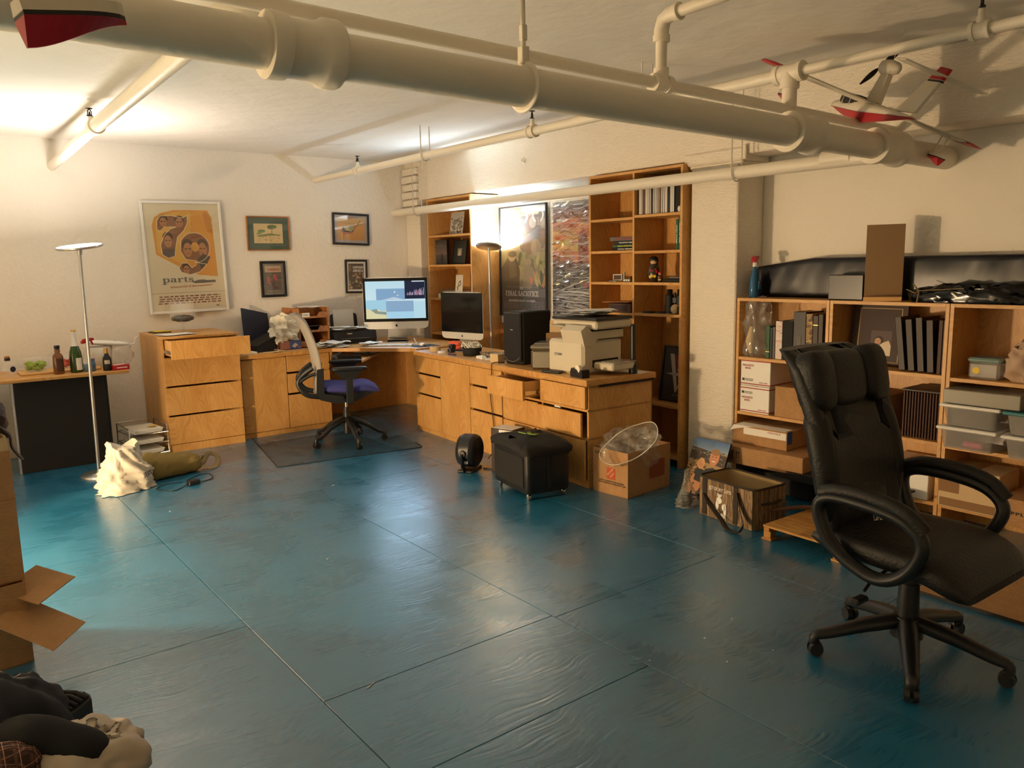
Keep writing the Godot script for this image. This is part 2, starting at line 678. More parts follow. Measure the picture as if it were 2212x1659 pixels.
func work_lamp():
	# stands left of the frame: it throws the warm shadows on the right-hand wall
	var t := thing("table_lamp", "low lamp with wide flat metal shade left of the cardboard boxes", "lamp", Vector3(-0.8, 0, -4.75))
	var a := S()
	lathe(a, [[0, 0], [0.11, 0], [0.11, 0], [0.11, 0.015], [0.02, 0.03], [0.012, 0.05], [0.012, 0.62], [0.025, 0.64], [0, 0.64]], 28)
	obj("stand", a, M.black, t)
	a = S()
	lathe(a, [[0, 0.83], [0.2, 0.805], [0.205, 0.81], [0.04, 0.88], [0, 0.885]], 36)
	obj("shade", a, M.alu, t)
	a = S()
	cyl(a, Vector3(0, 0.77, 0), Vector3(0, 0.83, 0), 0.008, -1.0, 10)
	obj("finial", a, M.black, t)
	a = S()
	pillow(a, Vector3(0, 0.705, 0), Vector3(0.1, 0.08, 0.1), 1.0, 1.0, Transform3D(), 24, 14)
	var m := mat("glow_warm", Color(1, 0.95, 0.88), 0.5)
	m.emission_enabled = true
	m.emission = Color(1.0, 0.85, 0.655)
	m.emission_energy_multiplier = 3.0
	obj("lamp_bulb", a, m, t)
	var l := OmniLight3D.new()
	l.name = "lamp_light"
	l.position = Vector3(0, 0.705, 0)
	l.light_color = Color(1.0, 0.85, 0.655)
	l.light_energy = 3.6
	l.light_size = 0.1
	l.omni_range = 14.0
	l.omni_attenuation = 2.0
	l.shadow_enabled = true
	t.add_child(l)
	# cupboard that keeps this lamp off the left part of the back wall
	t = thing("tall_cupboard", "tall plain white cupboard left of the side table", "cupboard", Vector3(-0.63, 0, -5.5))
	a = S()
	box(a, Vector3(0, 0.95, 0), Vector3(0.95, 1.9, 0.4), 0.004)
	obj("body", a, M.white, t)
	for s in [-0.236, 0.236]:
		a = S()
		box(a, Vector3(s, 0.96, 0.209), Vector3(0.465, 1.84, 0.018), 0.003)
		var d := obj("door", a, M.white, t)
		a = S()
		box(a, Vector3(s - signf(s) * 0.19, 1.0, 0.23), Vector3(0.012, 0.14, 0.024), 0.003)
		obj("handle", a, M.alu, d)

func lamp_right():
	var t := thing("floor_lamp", "silver torchiere floor lamp with tilted disc in front of war film poster", "lamp", Vector3(4.5, 0, -6.125))
	var a := S()
	lathe(a, [[0, 0], [0.125, 0], [0.125, 0], [0.125, 0.012], [0.115, 0.02], [0.02, 0.026], [0.02, 0.04], [0, 0.04]], 40)
	obj("base", a, M.alu, t)
	a = S()
	cyl(a, Vector3(0, 0.03, 0), Vector3(0.0, 1.675, -0.02), 0.0125, 0.011)
	obj("pole", a, M.alu, t)
	var x := T(Vector3(0.0, 1.675, -0.02), 0.65, 0.0, -0.26)
	head(t, x, 0.125, Color(0.82, 0.92, 1.0), 0.95, 3.0)

func room():
	var a := S()
	bx(a, Vector3(-2.0, -0.2, NORTH - 0.2), Vector3(EAST + 0.2, -0.014, 2.6))
	var fo := struct("floor", a, M.gap)
	var cols := [-2.0, -0.05, 1.035, 2.1, 3.2, 4.3, EAST]
	var cuts := [[-5.2, -2.7, -0.3], [-4.6, -3.235, -0.9], [-6.1, -4.9, -2.465, -1.905], [-6.7, -5.0, -2.445, -0.4], [-6.2, -3.9, -1.6], [-4.5, -2.0]]
	for i in cols.size() - 1:
		var zs: Array = [NORTH] + cuts[i] + [2.6]
		for k in zs.size() - 1:
			a = S()
			var g := 0.0012
			box(a, Vector3((cols[i] + cols[i + 1]) / 2, -0.007, (zs[k] + zs[k + 1]) / 2), Vector3(cols[i + 1] - cols[i] - g * 2, 0.014, zs[k + 1] - zs[k] - g * 2), 0.0015)
			obj("floor_panel", a, M.floor_paint, fo)
	a = S()
	bx(a, Vector3(-2.2, 0, NORTH - 0.15), Vector3(EAST + 0.15, CEIL, NORTH))
	struct("wall_back", a, M.wall)
	a = S()
	bx(a, Vector3(EAST, 0, NORTH), Vector3(EAST + 0.15, CEIL, 2.6))
	struct("wall_right", a, M.wall)
	a = S()
	bx(a, Vector3(-2.15, 0, NORTH), Vector3(-2.0, CEIL, 2.6))
	struct("wall_left", a, M.wall)
	a = S()
	bx(a, Vector3(-2.2, 0, 2.6), Vector3(EAST + 0.15, CEIL, 2.75))
	struct("wall_front", a, M.wall)
	a = S()
	bx(a, Vector3(-2.2, CEIL, NORTH - 0.15), Vector3(EAST + 0.15, CEIL + 0.2, 2.75))
	struct("ceiling", a, M.ceiling)
	a = S()
	box(a, Vector3(4.605, 2.4, -2.5), Vector3(0.29, 0.41, 10.2), 0.006)
	struct("trim_1", a, M.plaster)
	a = S()
	box(a, Vector3(4.605, 1.1, -3.485), Vector3(0.29, 2.2, 0.39), 0.008)
	struct("trim_2", a, M.plaster)
	a = S()
	box(a, Vector3(4.605, 1.1, -7.46), Vector3(0.29, 2.2, 0.28), 0.008)
	struct("trim_3", a, M.plaster)
	# capital under the beam on the right-hand column
	a = S()
	box(a, Vector3(4.59, 2.2, -3.49), Vector3(0.3, 0.085, 0.5), 0.012)
	box(a, Vector3(4.6, 2.148, -3.475), Vector3(0.29, 0.03, 0.44), 0.01)
	box(a, Vector3(4.44, 2.205, -3.23), Vector3(0.02, 0.09, 0.03), 0.003)
	struct("trim_4", a, M.plaster)
	# stepped blocks at the head of the corner column
	a = S()
	for k in 5:
		box(a, Vector3(4.55 - 0.012 * (k % 2), 2.17 + k * 0.082, -7.44), Vector3(0.27, 0.07, 0.29), 0.01)
	struct("trim_5", a, M.plaster)
	# bolt plate on the beam
	a = S()
	cyl(a, Vector3(4.46, 2.41, -5.54), Vector3(4.44, 2.41, -5.54), 0.03, 0.024)
	cyl(a, Vector3(4.44, 2.41, -5.54), Vector3(4.425, 2.41, -5.54), 0.013, 0.012)
	struct("trim_6", a, M.plaster)
	# clear mat under the office chair
	var p := tag(obj("chair_mat", slab([[2.17, 5.78], [3.35, 5.60], [3.375, 5.63], [3.60, 6.85], [2.40, 7.05]], 0.0, 0.004), M.mat_plastic), "clear plastic chair mat with dark edge on the teal floor", "mat")
	a = S()
	tube(a, [Vector3(2.40, 0.003, -7.0), Vector3(2.17, 0.003, -5.78), Vector3(3.35, 0.003, -5.60), Vector3(3.378, 0.003, -5.64), Vector3(3.41, 0.003, -5.8)], 0.0035, 6)
	obj("mat_edge", a, M.black_matte, p)

func slab(outline: Array, y0: float, y1: float) -> SurfaceTool:
	var a := S()
	prism(a, outline, y0, y1, Transform3D(Basis(Vector3(1, 0, 0), Vector3(0, 0, -1), Vector3(0, 1, 0)), Vector3.ZERO))
	return a

# ---------- pipes ----------
func ring_at(a: SurfaceTool, p: Vector3, d: Vector3, r: float, w: float):
	cyl(a, p - d * w / 2, p + d * w / 2, r, r, 28)

func sprinkler(pipe: Node3D, at: Vector3, label: String):
	var t := Node3D.new()
	t.name = "sprinkler_head"
	pipe.add_child(t, true)
	t.position = at - pipe.position
	t.rotation.y = 0.6
	t.set_meta("label", label)
	var a := S()
	cyl(a, Vector3(0, 0, 0), Vector3(0, 0.03, 0), 0.014, 0.012, 10)
	obj("fitting", a, M.pipe_paint, t)
	a = S()
	box(a, Vector3(0, 0.033, 0), Vector3(0.038, 0.008, 0.02), 0.002)
	tube(a, [Vector3(-0.016, 0.035, 0), Vector3(-0.015, 0.06, 0), Vector3(0, 0.078, 0)], 0.0035, 6)
	tube(a, [Vector3(0.016, 0.035, 0), Vector3(0.015, 0.06, 0), Vector3(0, 0.078, 0)], 0.0035, 6)
	cyl(a, Vector3(0, 0.036, 0), Vector3(0, 0.06, 0), 0.008, 0.004, 8)
	obj("frame_arms", a, M.iron, t)
	a = S()
	lathe(a, [[0, 0.078], [0.02, 0.077], [0.021, 0.08], [0, 0.084]], 14)
	obj("deflector", a, M.iron, t)

func hanger(called: String, label: String, c: Vector3, r: float, along: Vector3, gap := 0.012):
	# U rod: two rods down from the ceiling and a half ring under the pipe
	var t := thing(called, label, "pipe hanger", c, 0.0, "painted rods that carry the pipes")
	var side := Vector3.UP.cross(along).normalized()
	var rr := r + gap
	var pts := [side * rr + Vector3(0, CEIL - c.y, 0), side * rr]
	for k in range(1, 12):
		var q := PI * k / 12.0
		pts.append(side * rr * cos(q) + Vector3(0, -rr * sin(q), 0))
	pts.append(-side * rr)
	pts.append(-side * rr + Vector3(0, CEIL - c.y, 0))
	var a := S()
	tube(a, pts, 0.0045, 6)
	obj("rod", a, M.rod, t)

func pipes():
	# big soil pipe
	var y := func(x: float) -> float: return 2.108 - 0.0105 * x
	var t := thing("drain_pipe", "thick cream painted cast iron drain pipe crossing under the ceiling", "pipe", Vector3(0, 0, -2.104))
	var a := S()
	cyl(a, Vector3(-1.99, y.call(-2.0), 0), Vector3(EAST, y.call(EAST), 0), 0.0635, -1.0, 36)
	obj("pipe_run", a, M.pipe_paint, t)
	var joints := [[0.83, 1.035, 0.08, 0.092], [3.2, 3.42, 0.082, 0.088], [3.94, 4.2, 0.082, 0.09]]
	for j in joints:
		a = S()
		var x := T(Vector3(j[0], y.call(j[0]), 0), 0, 0, -PI / 2 - 0.0105)
		var l: float = j[1] - j[0]
		lathe(a, [[0.064, 0], [j[2] + 0.006, 0.0], [j[2] + 0.006, 0.0], [j[2] + 0.008, 0.012], [j[2] + 0.004, 0.05], [j[2] + 0.004, 0.05], [j[2] - 0.004, 0.055], [j[2] - 0.002, l * 0.62], [j[3] - 0.004, l - 0.055], [j[3], l - 0.05], [j[3], l - 0.012], [j[3], l - 0.012], [j[3] - 0.006, l], [0.064, l]], 36, x)
		obj("hub_joint", a, M.pipe_paint, t)
	# clevis of the big pipe
	var cx := 1.70
	var h := thing("clevis_hanger", "painted clevis ring and threaded rod holding the thick pipe", "pipe hanger", Vector3(cx, y.call(cx), -2.104))
	a = S()
	var pts := []
	for k in 40:
		var q := TAU * k / 40.0
		pts.append(Vector3(0.0, cos(q) * 0.069, sin(q) * 0.069))
	tube(a, pts, 0.006, 8, true, 2.2)
	obj("ring", a, M.pipe_paint, h)
	a = S()
	box(a, Vector3(-0.0, 0.10, 0), Vector3(0.03, 0.055, 0.03), 0.003)
	box(a, Vector3(-0.0, 0.17, 0), Vector3(0.022, 0.05, 0.022), 0.003)
	obj("bracket", a, M.pipe_paint, h)
	a = S()
	cyl(a, Vector3(0, 0.07, 0), Vector3(0, CEIL - y.call(cx), 0), 0.0085, -1.0, 10)
	obj("rod", a, M.pipe_paint, h)
	# thinner pipe beside and above it
	t = thing("branch_pipe", "thin cream pipe running just above the thick drain pipe", "pipe", Vector3(0, 0, -2.25))
	var y2 := func(x: float) -> float: return 2.259 - 0.0135 * x
	a = S()
	cyl(a, Vector3(-1.99, y2.call(-2.0), 0), Vector3(4.44, y2.call(4.44), 0), 0.0235, -1.0, 20)
	obj("pipe_run", a, M.pipe_paint, t)
	a = S()
	var tx := 2.53
	cyl(a, Vector3(tx - 0.05, y2.call(tx), 0), Vector3(tx - 0.022, y2.call(tx), 0), 0.036, -1.0, 20)
	cyl(a, Vector3(tx + 0.022, y2.call(tx), 0), Vector3(tx + 0.05, y2.call(tx), 0), 0.036, -1.0, 20)
	cyl(a, Vector3(tx - 0.03, y2.call(tx), 0), Vector3(tx + 0.03, y2.call(tx), 0), 0.032, -1.0, 20)
	cyl(a, Vector3(tx, y2.call(tx), 0), Vector3(tx, y2.call(tx) + 0.06, 0), 0.031, -1.0, 20)
	obj("tee_fitting", a, M.pipe_paint, t)
	a = S()
	var up := 2.48
	var pp := [Vector3(tx, y2.call(tx), 0), Vector3(tx, up - 0.05, 0), Vector3(tx, up - 0.015, 0.012), Vector3(tx, up, 0.045), Vector3(tx, up + 0.01, 1.6), Vector3(tx, up + 0.02, 4.6)]
	tube(a, pp, 0.0225, 16)
	obj("riser", a, M.pipe_paint, t)
	a = S()
	tube(a, [Vector3(tx, up - 0.085, 0), Vector3(tx, up - 0.05, 0), Vector3(tx, up - 0.015, 0.012), Vector3(tx, up, 0.045), Vector3(tx, up, 0.085)], 0.03, 16)
	cyl(a, Vector3(tx, up - 0.095, 0), Vector3(tx, up - 0.07, 0), 0.034, -1.0, 18)
	cyl(a, Vector3(tx, up, 0.07), Vector3(tx, up, 0.095), 0.034, -1.0, 18)
	obj("elbow_fitting", a, M.pipe_paint, t)
	# sprinkler main along the room
	t = thing("sprinkler_pipe", "cream sprinkler pipe running from the back wall towards the camera", "pipe", Vector3(3.427, 2.378, 0))
	a = S()
	cyl(a, Vector3(0, 0, NORTH), Vector3(0, 0, -2.25), 0.029, -1.0, 20)
	cyl(a, Vector3(0, 0, -2.25), Vector3(0, 0.0, 2.6), 0.022, -1.0, 20)
	obj("pipe_run", a, M.pipe_paint, t)
	a = S()
	for z in [-6.664, -4.162, -1.42]:
		cyl(a, Vector3(0, 0, z - 0.03), Vector3(0, 0, z + 0.03), 0.037 if z < -2 else 0.031, -1.0, 20)
		cyl(a, Vector3(0, 0, z), Vector3(0, 0.05, z), 0.02, 0.017, 14)
		cyl(a, Vector3(0, 0, z - 0.036), Vector3(0, 0, z - 0.02), 0.042 if z < -2 else 0.036, -1.0, 20)
		cyl(a, Vector3(0, 0, z + 0.02), Vector3(0, 0, z + 0.036), 0.042 if z < -2 else 0.036, -1.0, 20)
	obj("tee_collars", a, M.pipe_paint, t)
	a = S()
	cyl(a, Vector3(0, 0, -2.315), Vector3(0, 0, -2.19), 0.041, -1.0, 24)
	cyl(a, Vector3(0, 0, -2.325), Vector3(0, 0, -2.30), 0.046, -1.0, 24)
	cyl(a, Vector3(0, 0, -2.205), Vector3(0, 0, -2.18), 0.046, -1.0, 24)
	cyl(a, Vector3(0, 0, -2.25), Vector3(0, -0.07, -2.25), 0.044, -1.0, 24)
	obj("tee_fitting", a, M.pipe_paint, t)
	a = S()
	cyl(a, Vector3(0, -0.05, -2.25), Vector3(0, -0.16, -2.25), 0.034, -1.0, 20)
	obj("drop_leg", a, M.pipe_paint, t)
	sprinkler(t, Vector3(3.427, 2.428, -6.664), "black sprinkler head nearest the back wall corner")
	sprinkler(t, Vector3(3.427, 2.428, -4.162), "black sprinkler head under the middle of the long beam")
	sprinkler(t, Vector3(3.427, 2.428, -1.42), "large dark sprinkler head at the top right")
	# lower pipe along the beam
	t = thing("wall_pipe", "cream pipe running under the beam in front of the bookcases", "pipe", Vector3(4.319, 2.073, 0))
	a = S()
	cyl(a, Vector3(0, 0.002, NORTH), Vector3(0, -0.012, -2.2), 0.04, -1.0, 24)
	obj("pipe_run", a, M.pipe_paint, t)
	a = S()
	cyl(a, Vector3(0, 0.002, -2.6), Vector3(0, 0.002, -2.42), 0.047, -1.0, 24)
	obj("collar", a, M.pipe_paint, t)
	# pipe on the left
	var p0 := Vector3(1.121, 2.385, NORTH)
	var p1 := Vector3(1.121, 2.44, -5.75)
	var p2 := Vector3(1.11, 2.478, -3.2)
	t = thing("side_pipe", "cream pipe above the left floor lamp meeting the back wall", "pipe", p1)
	a = S()
	cyl(a, p0 - p1, Vector3.ZERO, 0.036, -1.0, 24)
	cyl(a, Vector3.ZERO, p2 - p1, 0.044, -1.0, 24)
	obj("pipe_run", a, M.pipe_paint, t)
	a = S()
	cyl(a, Vector3(0, 0.0, -0.05), Vector3(0, 0.001, 0.03), 0.054, -1.0, 24)
	obj("collar", a, M.pipe_paint, t)
	a = S()
	tube(a, [p2 - p1 - Vector3(0, 0, 0.08), p2 - p1, p2 - p1 + Vector3(0.01, -0.01, 0.08), p2 - p1 + Vector3(0.05, -0.02, 0.14), p2 - p1 + Vector3(0.12, -0.02, 0.16)], 0.058, 20)
	obj("elbow_fitting", a, M.pipe_paint, t)
	sprinkler(t, Vector3(1.10, 2.475, -5.80), "grey sprinkler head in front of the bright ceiling patch")
	hanger("pipe_hanger", "white U rod round the sprinkler pipe near the back wall", Vector3(3.427, 2.378, -5.5), 0.029, Vector3(0, 0, 1))
	hanger("pipe_hanger", "white U rod round the lower pipe at the corner column", Vector3(4.319, 2.073, -7.12), 0.04, Vector3(0, 0, 1))
	hanger("pipe_hanger", "white U rod round the lower pipe beside the right-hand column", Vector3(4.319, 2.063, -3.2), 0.04, Vector3(0, 0, 1))
	hanger("pipe_hanger", "thin rods round the sprinkler pipe beyond the thick pipe", Vector3(3.427, 2.378, -3.15), 0.029, Vector3(0, 0, 1))

# ---------- cabinets ----------
# front face: a drawer front or door panel whose face lies at z
func front(parent: Node, called: String, x0: float, x1: float, y0: float, y1: float, z: float, th := 0.019) -> MeshInstance3D:
	var a := S()
	bx(a, Vector3(x0 + 0.0015, y0 + 0.0015, z - th), Vector3(x1 - 0.0015, y1 - 0.0015, z), 0.0015)
	return obj(called, a, M.wood, parent)

func open_drawer(parent: Node, x0: float, x1: float, y0: float, y1: float, z: float, depth: float):
	var f := front(parent, "drawer", x0, x1, y0, y1, z)
	var a := S()
	var h := (y1 - y0) * 0.78
	for s in [x0 + 0.03, x1 - 0.03]:
		box(a, Vector3(s, y0 + 0.02 + h / 2, z - 0.02 - depth / 2), Vector3(0.012, h, depth))
	box(a, Vector3((x0 + x1) / 2, y0 + 0.025, z - 0.02 - depth / 2), Vector3(x1 - x0 - 0.06, 0.008, depth))
	box(a, Vector3((x0 + x1) / 2, y0 + 0.02 + h / 2, z - 0.02 - depth), Vector3(x1 - x0 - 0.06, h, 0.012))
	obj("drawer_box", a, M.edge, f)
	for s in [x0 + 0.018, x1 - 0.018]:
		a = S()
		box(a, Vector3(s, y0 + 0.05, z - 0.03 - depth / 2), Vector3(0.008, 0.03, depth), 0.002)
		obj("slide_rail", a, M.chrome, f)

func dresser():
	var t := thing("chest_of_drawers", "tall birch chest of four drawers with its top drawer pulled open", "dresser", Vector3(1.67, 0, -6.854))
	var a := S()
	var d := 0.735
	bx(a, Vector3(0, 0, -d), Vector3(0.018, 0.955, -0.021), 0.001)
	bx(a, Vector3(0.614, 0, -d), Vector3(0.632, 0.955, -0.021), 0.001)
	bx(a, Vector3(0.018, 0.065, -d), Vector3(0.614, 0.083, -0.021))
	bx(a, Vector3(0.018, 0.785, -d), Vector3(0.614, 0.8, -0.03))
	bx(a, Vector3(0.018, 0.065, -d), Vector3(0.614, 0.955, -d + 0.01))
	obj("body", a, M.wood, t)
	a = S()
	bx(a, Vector3(0, 0.955, -d), Vector3(0.632, 0.974, 0.0), 0.0015)
	obj("top", a, M.wood_x, t)
	a = S()
	bx(a, Vector3(0.002, 0, -0.05), Vector3(0.63, 0.064, -0.006))
	obj("plinth", a, M.wood, t)
	front(t, "drawer", 0.0, 0.632, 0.562, 0.797, 0.0)
	front(t, "drawer", 0.0, 0.632, 0.316, 0.55, 0.0)
	front(t, "drawer", 0.0, 0.632, 0.068, 0.304, 0.0)
	open_drawer(t, 0.004, 0.645, 0.805, 0.962, 0.25, 0.45)
	# things on it
	a = S()
	box(a, Vector3.ZERO, Vector3(0.15, 0.008, 0.15), 0.001)
	var q := tag(obj("notepad", a, M.black, self), "black backed pad of yellow notes on the chest of drawers", "notepad")
	q.transform = T(Vector3(1.80, 0.978, -7.42), 0.1)
	a = S()
	box(a, Vector3(0.012, 0.008, 0), Vector3(0.125, 0.008, 0.13), 0.001)
	obj("yellow_sheets", a, M.yellow, q)
	a = S()
	for k in 3:
		var s := S()
		sheet(a, wavy(0.0, 0.27, 0.2, 0.005, 3 + k, Vector3(0.01 * k, 0.0016 * k, 0.02 * k), 0.1 * k))
	q = tag(obj("loose_papers", a, M.paper), "white printed sheets lying on the chest of drawers", "papers")
	q.position = Vector3(1.82, 0.976, -7.08)
	# footed glass vase with dark pebbles
	t = thing("glass_vase", "footed clear glass bowl with dark pebbles on the chest of drawers", "vase", Vector3(1.95, 0.976, -7.22))
	a = S()
	lathe(a, [[0, 0], [0.06, 0.002], [0.06, 0.006], [0.014, 0.018], [0.011, 0.05], [0.014, 0.085], [0.05, 0.095], [0.094, 0.115], [0.104, 0.15], [0.102, 0.27], [0.1, 0.27], [0.1, 0.15], [0.09, 0.12], [0.0, 0.1]], 36)
	obj("bowl", a, M.glass, t)
	a = S()
	lump(a, Vector3(0, 0.125, 0), Vector3(0.088, 0.022, 0.088), 0.012, 30.0, 5)
	obj("pebbles", a, M.black_matte, t).set_meta("kind", "stuff")

func wavy(y: float, w: float, d: float, amp: float, seed_: int, at := Vector3.ZERO, turn := 0.0, n := 6) -> Array:
	var f := noise(seed_, 4.0, 2)
	var rows := []
	for k in n + 1:
		var r := []
		for i in n + 1:
			var p := Vector3(w * (float(i) / n - 0.5), 0, d * (float(k) / n - 0.5))
			p.y = y + amp * (0.5 + 0.5 * f.get_noise_2d(p.x * 2.0, p.z * 2.0)) + 0.0004
			r.append(Basis(Vector3.UP, turn) * p + at)
		rows.append(r)
	return rows

func cabinets():
	# left base unit under the north counter
	var t := thing("base_cabinet", "birch base cabinet with one door and three drawers left of blue office chair", "cabinet", Vector3(2.335, 0, -6.95))
	var w := 0.845
	var a := S()
	bx(a, Vector3(0, 0, -0.62), Vector3(0.018, 0.722, -0.021))
	bx(a, Vector3(w - 0.018, 0, -0.62), Vector3(w, 0.722, -0.021))
	bx(a, Vector3(0.41, 0.04, -0.62), Vector3(0.428, 0.722, -0.021))
	bx(a, Vector3(0.018, 0.04, -0.62), Vector3(w - 0.018, 0.058, -0.021))
	bx(a, Vector3(0.018, 0.04, -0.62), Vector3(w - 0.018, 0.722, -0.61))
	bx(a, Vector3(0.018, 0.70, -0.62), Vector3(w - 0.018, 0.718, -0.021))
	obj("body", a, M.wood, t)
	a = S()
	bx(a, Vector3(0.001, 0, -0.05), Vector3(w - 0.001, 0.042, -0.008))
	obj("plinth", a, M.wood, t)
	front(t, "door", 0.0, 0.418, 0.046, 0.712, 0.0)
	front(t, "drawer", 0.422, w, 0.046, 0.355, 0.0)
	front(t, "drawer", 0.422, w, 0.37, 0.552, 0.0)
	front(t, "drawer", 0.422, w, 0.567, 0.718, 0.0)
	# corner worktop, one continuous slab
	var o := tag(obj("worktop", slab([[2.305, 6.925], [3.20, 6.925], [3.72, 6.36], [3.735, 6.27], [4.36, 6.27], [4.36, 7.575], [2.305, 7.575]], 0.7235, 0.757), M.wood_x), "birch corner worktop under the lit computer", "worktop")
	a = S()
	bx(a, Vector3(3.19, 0.6, -7.55), Vector3(3.21, 0.723, -6.95))
	obj("support_panel", a, M.wood, o)
	# keyboard tray under the corner
	t = thing("keyboard_tray", "shallow sliding wooden keyboard tray under the corner worktop", "tray", Vector3(3.485, 0.655, -6.685), 0.826)
	a = S()
	bx(a, Vector3(-0.335, 0.0, -0.28), Vector3(0.335, 0.016, -0.02), 0.002)
	bx(a, Vector3(-0.335, 0.0, -0.02), Vector3(0.335, 0.022, 0.0), 0.002)
	obj("tray", a, M.edge, t)
	a = S()
	for s in [-0.34, 0.34]:
		box(a, Vector3(s, 0.035, -0.14), Vector3(0.012, 0.07, 0.28))
	box(a, Vector3(0, 0.062, -0.27), Vector3(0.68, 0.012, 0.02))
	box(a, Vector3(0, 0.04, -0.03), Vector3(0.03, 0.05, 0.03))
	obj("slide_rail", a, M.iron, t)
	# panel that closes the space under the corner
	a = S()
	bx(a, Vector3(3.185, 0.0, -7.575), Vector3(4.36, 0.72, -7.555))
	tag(obj("modesty_panel", a, M.wood), "shaded wooden panel at the back under the corner worktop", "panel")
	a = S()
	bx(a, Vector3(4.36, 0.0, -7.575), Vector3(4.378, 0.72, -6.1))
	tag(obj("knee_panel", a, M.wood), "shaded wooden panel at the right under the corner worktop", "panel")
	a = S()
	bx(a, Vector3(4.725, 0.0, -6.285), Vector3(4.745, 0.935, -4.66))
	tag(obj("dado_board", a, M.oak), "brown board on the wall below the two east posters", "board")
	# long unit towards the camera
	var c := Transform3D(Basis(Vector3.UP, -1.6356), Vector3(3.702, 0, -6.24))
	t = thing("long_cabinet", "long birch cabinet of doors and drawers with one drawer open", "cabinet", c.origin, -1.6356)
	a = S()
	var dp := 0.6
	for s in [0.0, 0.452, 0.953, 1.453, 2.447]:
		bx(a, Vector3(s, 0.0, -dp), Vector3(s + 0.018, 0.70, -0.021))
	bx(a, Vector3(1.935, 0.33, -dp), Vector3(1.953, 0.70, -0.021))
	bx(a, Vector3(0, 0.04, -dp), Vector3(2.465, 0.058, -0.021))
	bx(a, Vector3(0, 0.04, -dp), Vector3(2.465, 0.70, -dp + 0.01))
	bx(a, Vector3(1.455, 0.525, -dp), Vector3(2.465, 0.54, -0.012))
	bx(a, Vector3(1.455, 0.33, -dp), Vector3(2.465, 0.345, -0.012))
	bx(a, Vector3(0, 0.682, -dp), Vector3(2.465, 0.70, -0.021))
	obj("body", a, M.wood, t)
	a = S()
	bx(a, Vector3(0.001, 0, -0.05), Vector3(2.464, 0.042, -0.02))
	obj("plinth", a, M.wood, t)
	front(t, "drawer", 0.0, 0.459, 0.046, 0.348, 0.0)
	front(t, "drawer", 0.0, 0.459, 0.362, 0.535, 0.0)
	front(t, "drawer", 0.0, 0.459, 0.55, 0.698, 0.0)
	front(t, "door", 0.463, 0.957, 0.046, 0.698, 0.0)
	front(t, "drawer", 0.962, 1.44, 0.046, 0.335, 0.0)
	front(t, "drawer", 0.962, 1.44, 0.35, 0.535, 0.0)
	front(t, "drawer", 0.962, 1.44, 0.55, 0.698, 0.0)
	open_drawer(t, 1.47, 1.94, 0.548, 0.69, 0.15, 0.4)
	front(t, "drawer", 1.95, 2.458, 0.545, 0.695, 0.006)
	front(t, "drawer", 1.47, 1.925, 0.345, 0.52, 0.012)
	front(t, "drawer", 1.94, 2.44, 0.352, 0.518, 0.03)
	front(t, "drawer", 1.47, 2.455, 0.05, 0.335, 0.012)
	a = S()
	box(a, Vector3(2.15, 0.524, -0.005), Vector3(0.07, 0.012, 0.02), 0.004)
	obj("stuck_paper", a, M.paper, t)
	a = S()
	bx(a, Vector3(-0.02, 0.70, -0.63), Vector3(2.475, 0.742, 0.006), 0.003)
	o = tag(obj("worktop", a, M.wood_x), "long birch worktop carrying the black speaker and beige printer", "worktop")
	o.transform = c
	a = S()
	bx(a, Vector3(2.4755, 0.688, -0.6), Vector3(2.482, 0.704, -0.1))
	obj("loose_edge_strip", a, M.gap, o)
	protos["long"] = c

# ---------- bookcases ----------
func case_east(called: String, label: String, z0: float, z1: float, xf: float, top: float, shelves: Array, divider := 0.0, depth := 0.335, back := true) -> Node3D:
	# local x runs towards the camera along the wall, local z towards the room
	var w := z1 - z0
	var t := thing(called, label, "bookcase", Vector3(xf, 0, z0), -PI / 2)
	for s in [0.0, w - 0.02]:
		var a := S()
		bx(a, Vector3(s, 0, -depth), Vector3(s + 0.02, top, 0), 0.001)
		obj("side_panel", a, M.wood, t)
	var a := S()
	bx(a, Vector3(0.02, top - 0.02, -depth), Vector3(w - 0.02, top, 0), 0.001)
	obj("top_panel", a, M.wood_x, t)
	if back:
		a = S()
		bx(a, Vector3(0.02, 0.0, -depth), Vector3(w - 0.02, top - 0.02, -depth + 0.008))
		obj("back_panel", a, M.wood, t)
	if divider > 0.0:
		a = S()
		bx(a, Vector3(divider - 0.01, 0, -depth + 0.008), Vector3(divider + 0.01, top - 0.02, -0.001), 0.001)
		obj("divider", a, M.wood, t)
	for s in shelves:
		var x0: float = 0.02
		var x1: float = w - 0.02
		if s is Array:
			if s[1] == 0:
				x1 = divider - 0.01
			else:
				x0 = divider + 0.01
		var sy: float = s[0] if s is Array else s
		a = S()
		bx(a, Vector3(x0, sy - 0.02, -depth + 0.008), Vector3(x1, sy, -0.002), 0.001)
		obj("shelf", a, M.wood_x, t)
	return t

func bookcases():
	case_east("tall_bookcase", "tall birch bookcase of two columns beside the white column", -4.653, -3.705, 4.4, 2.18, [[1.845, 0], [1.6, 0], [1.36, 0], [1.125, 0], [1.855, 1], [1.592, 1], [1.36, 1], [1.13, 1], [0.462, 1], 0.08], 0.479)
	case_east("tall_bookcase", "narrow tall birch bookcase in the far corner behind the computers", -7.08, -6.29, 4.4, 2.18, [1.815, 1.52, 1.178, 0.82, 0.08])

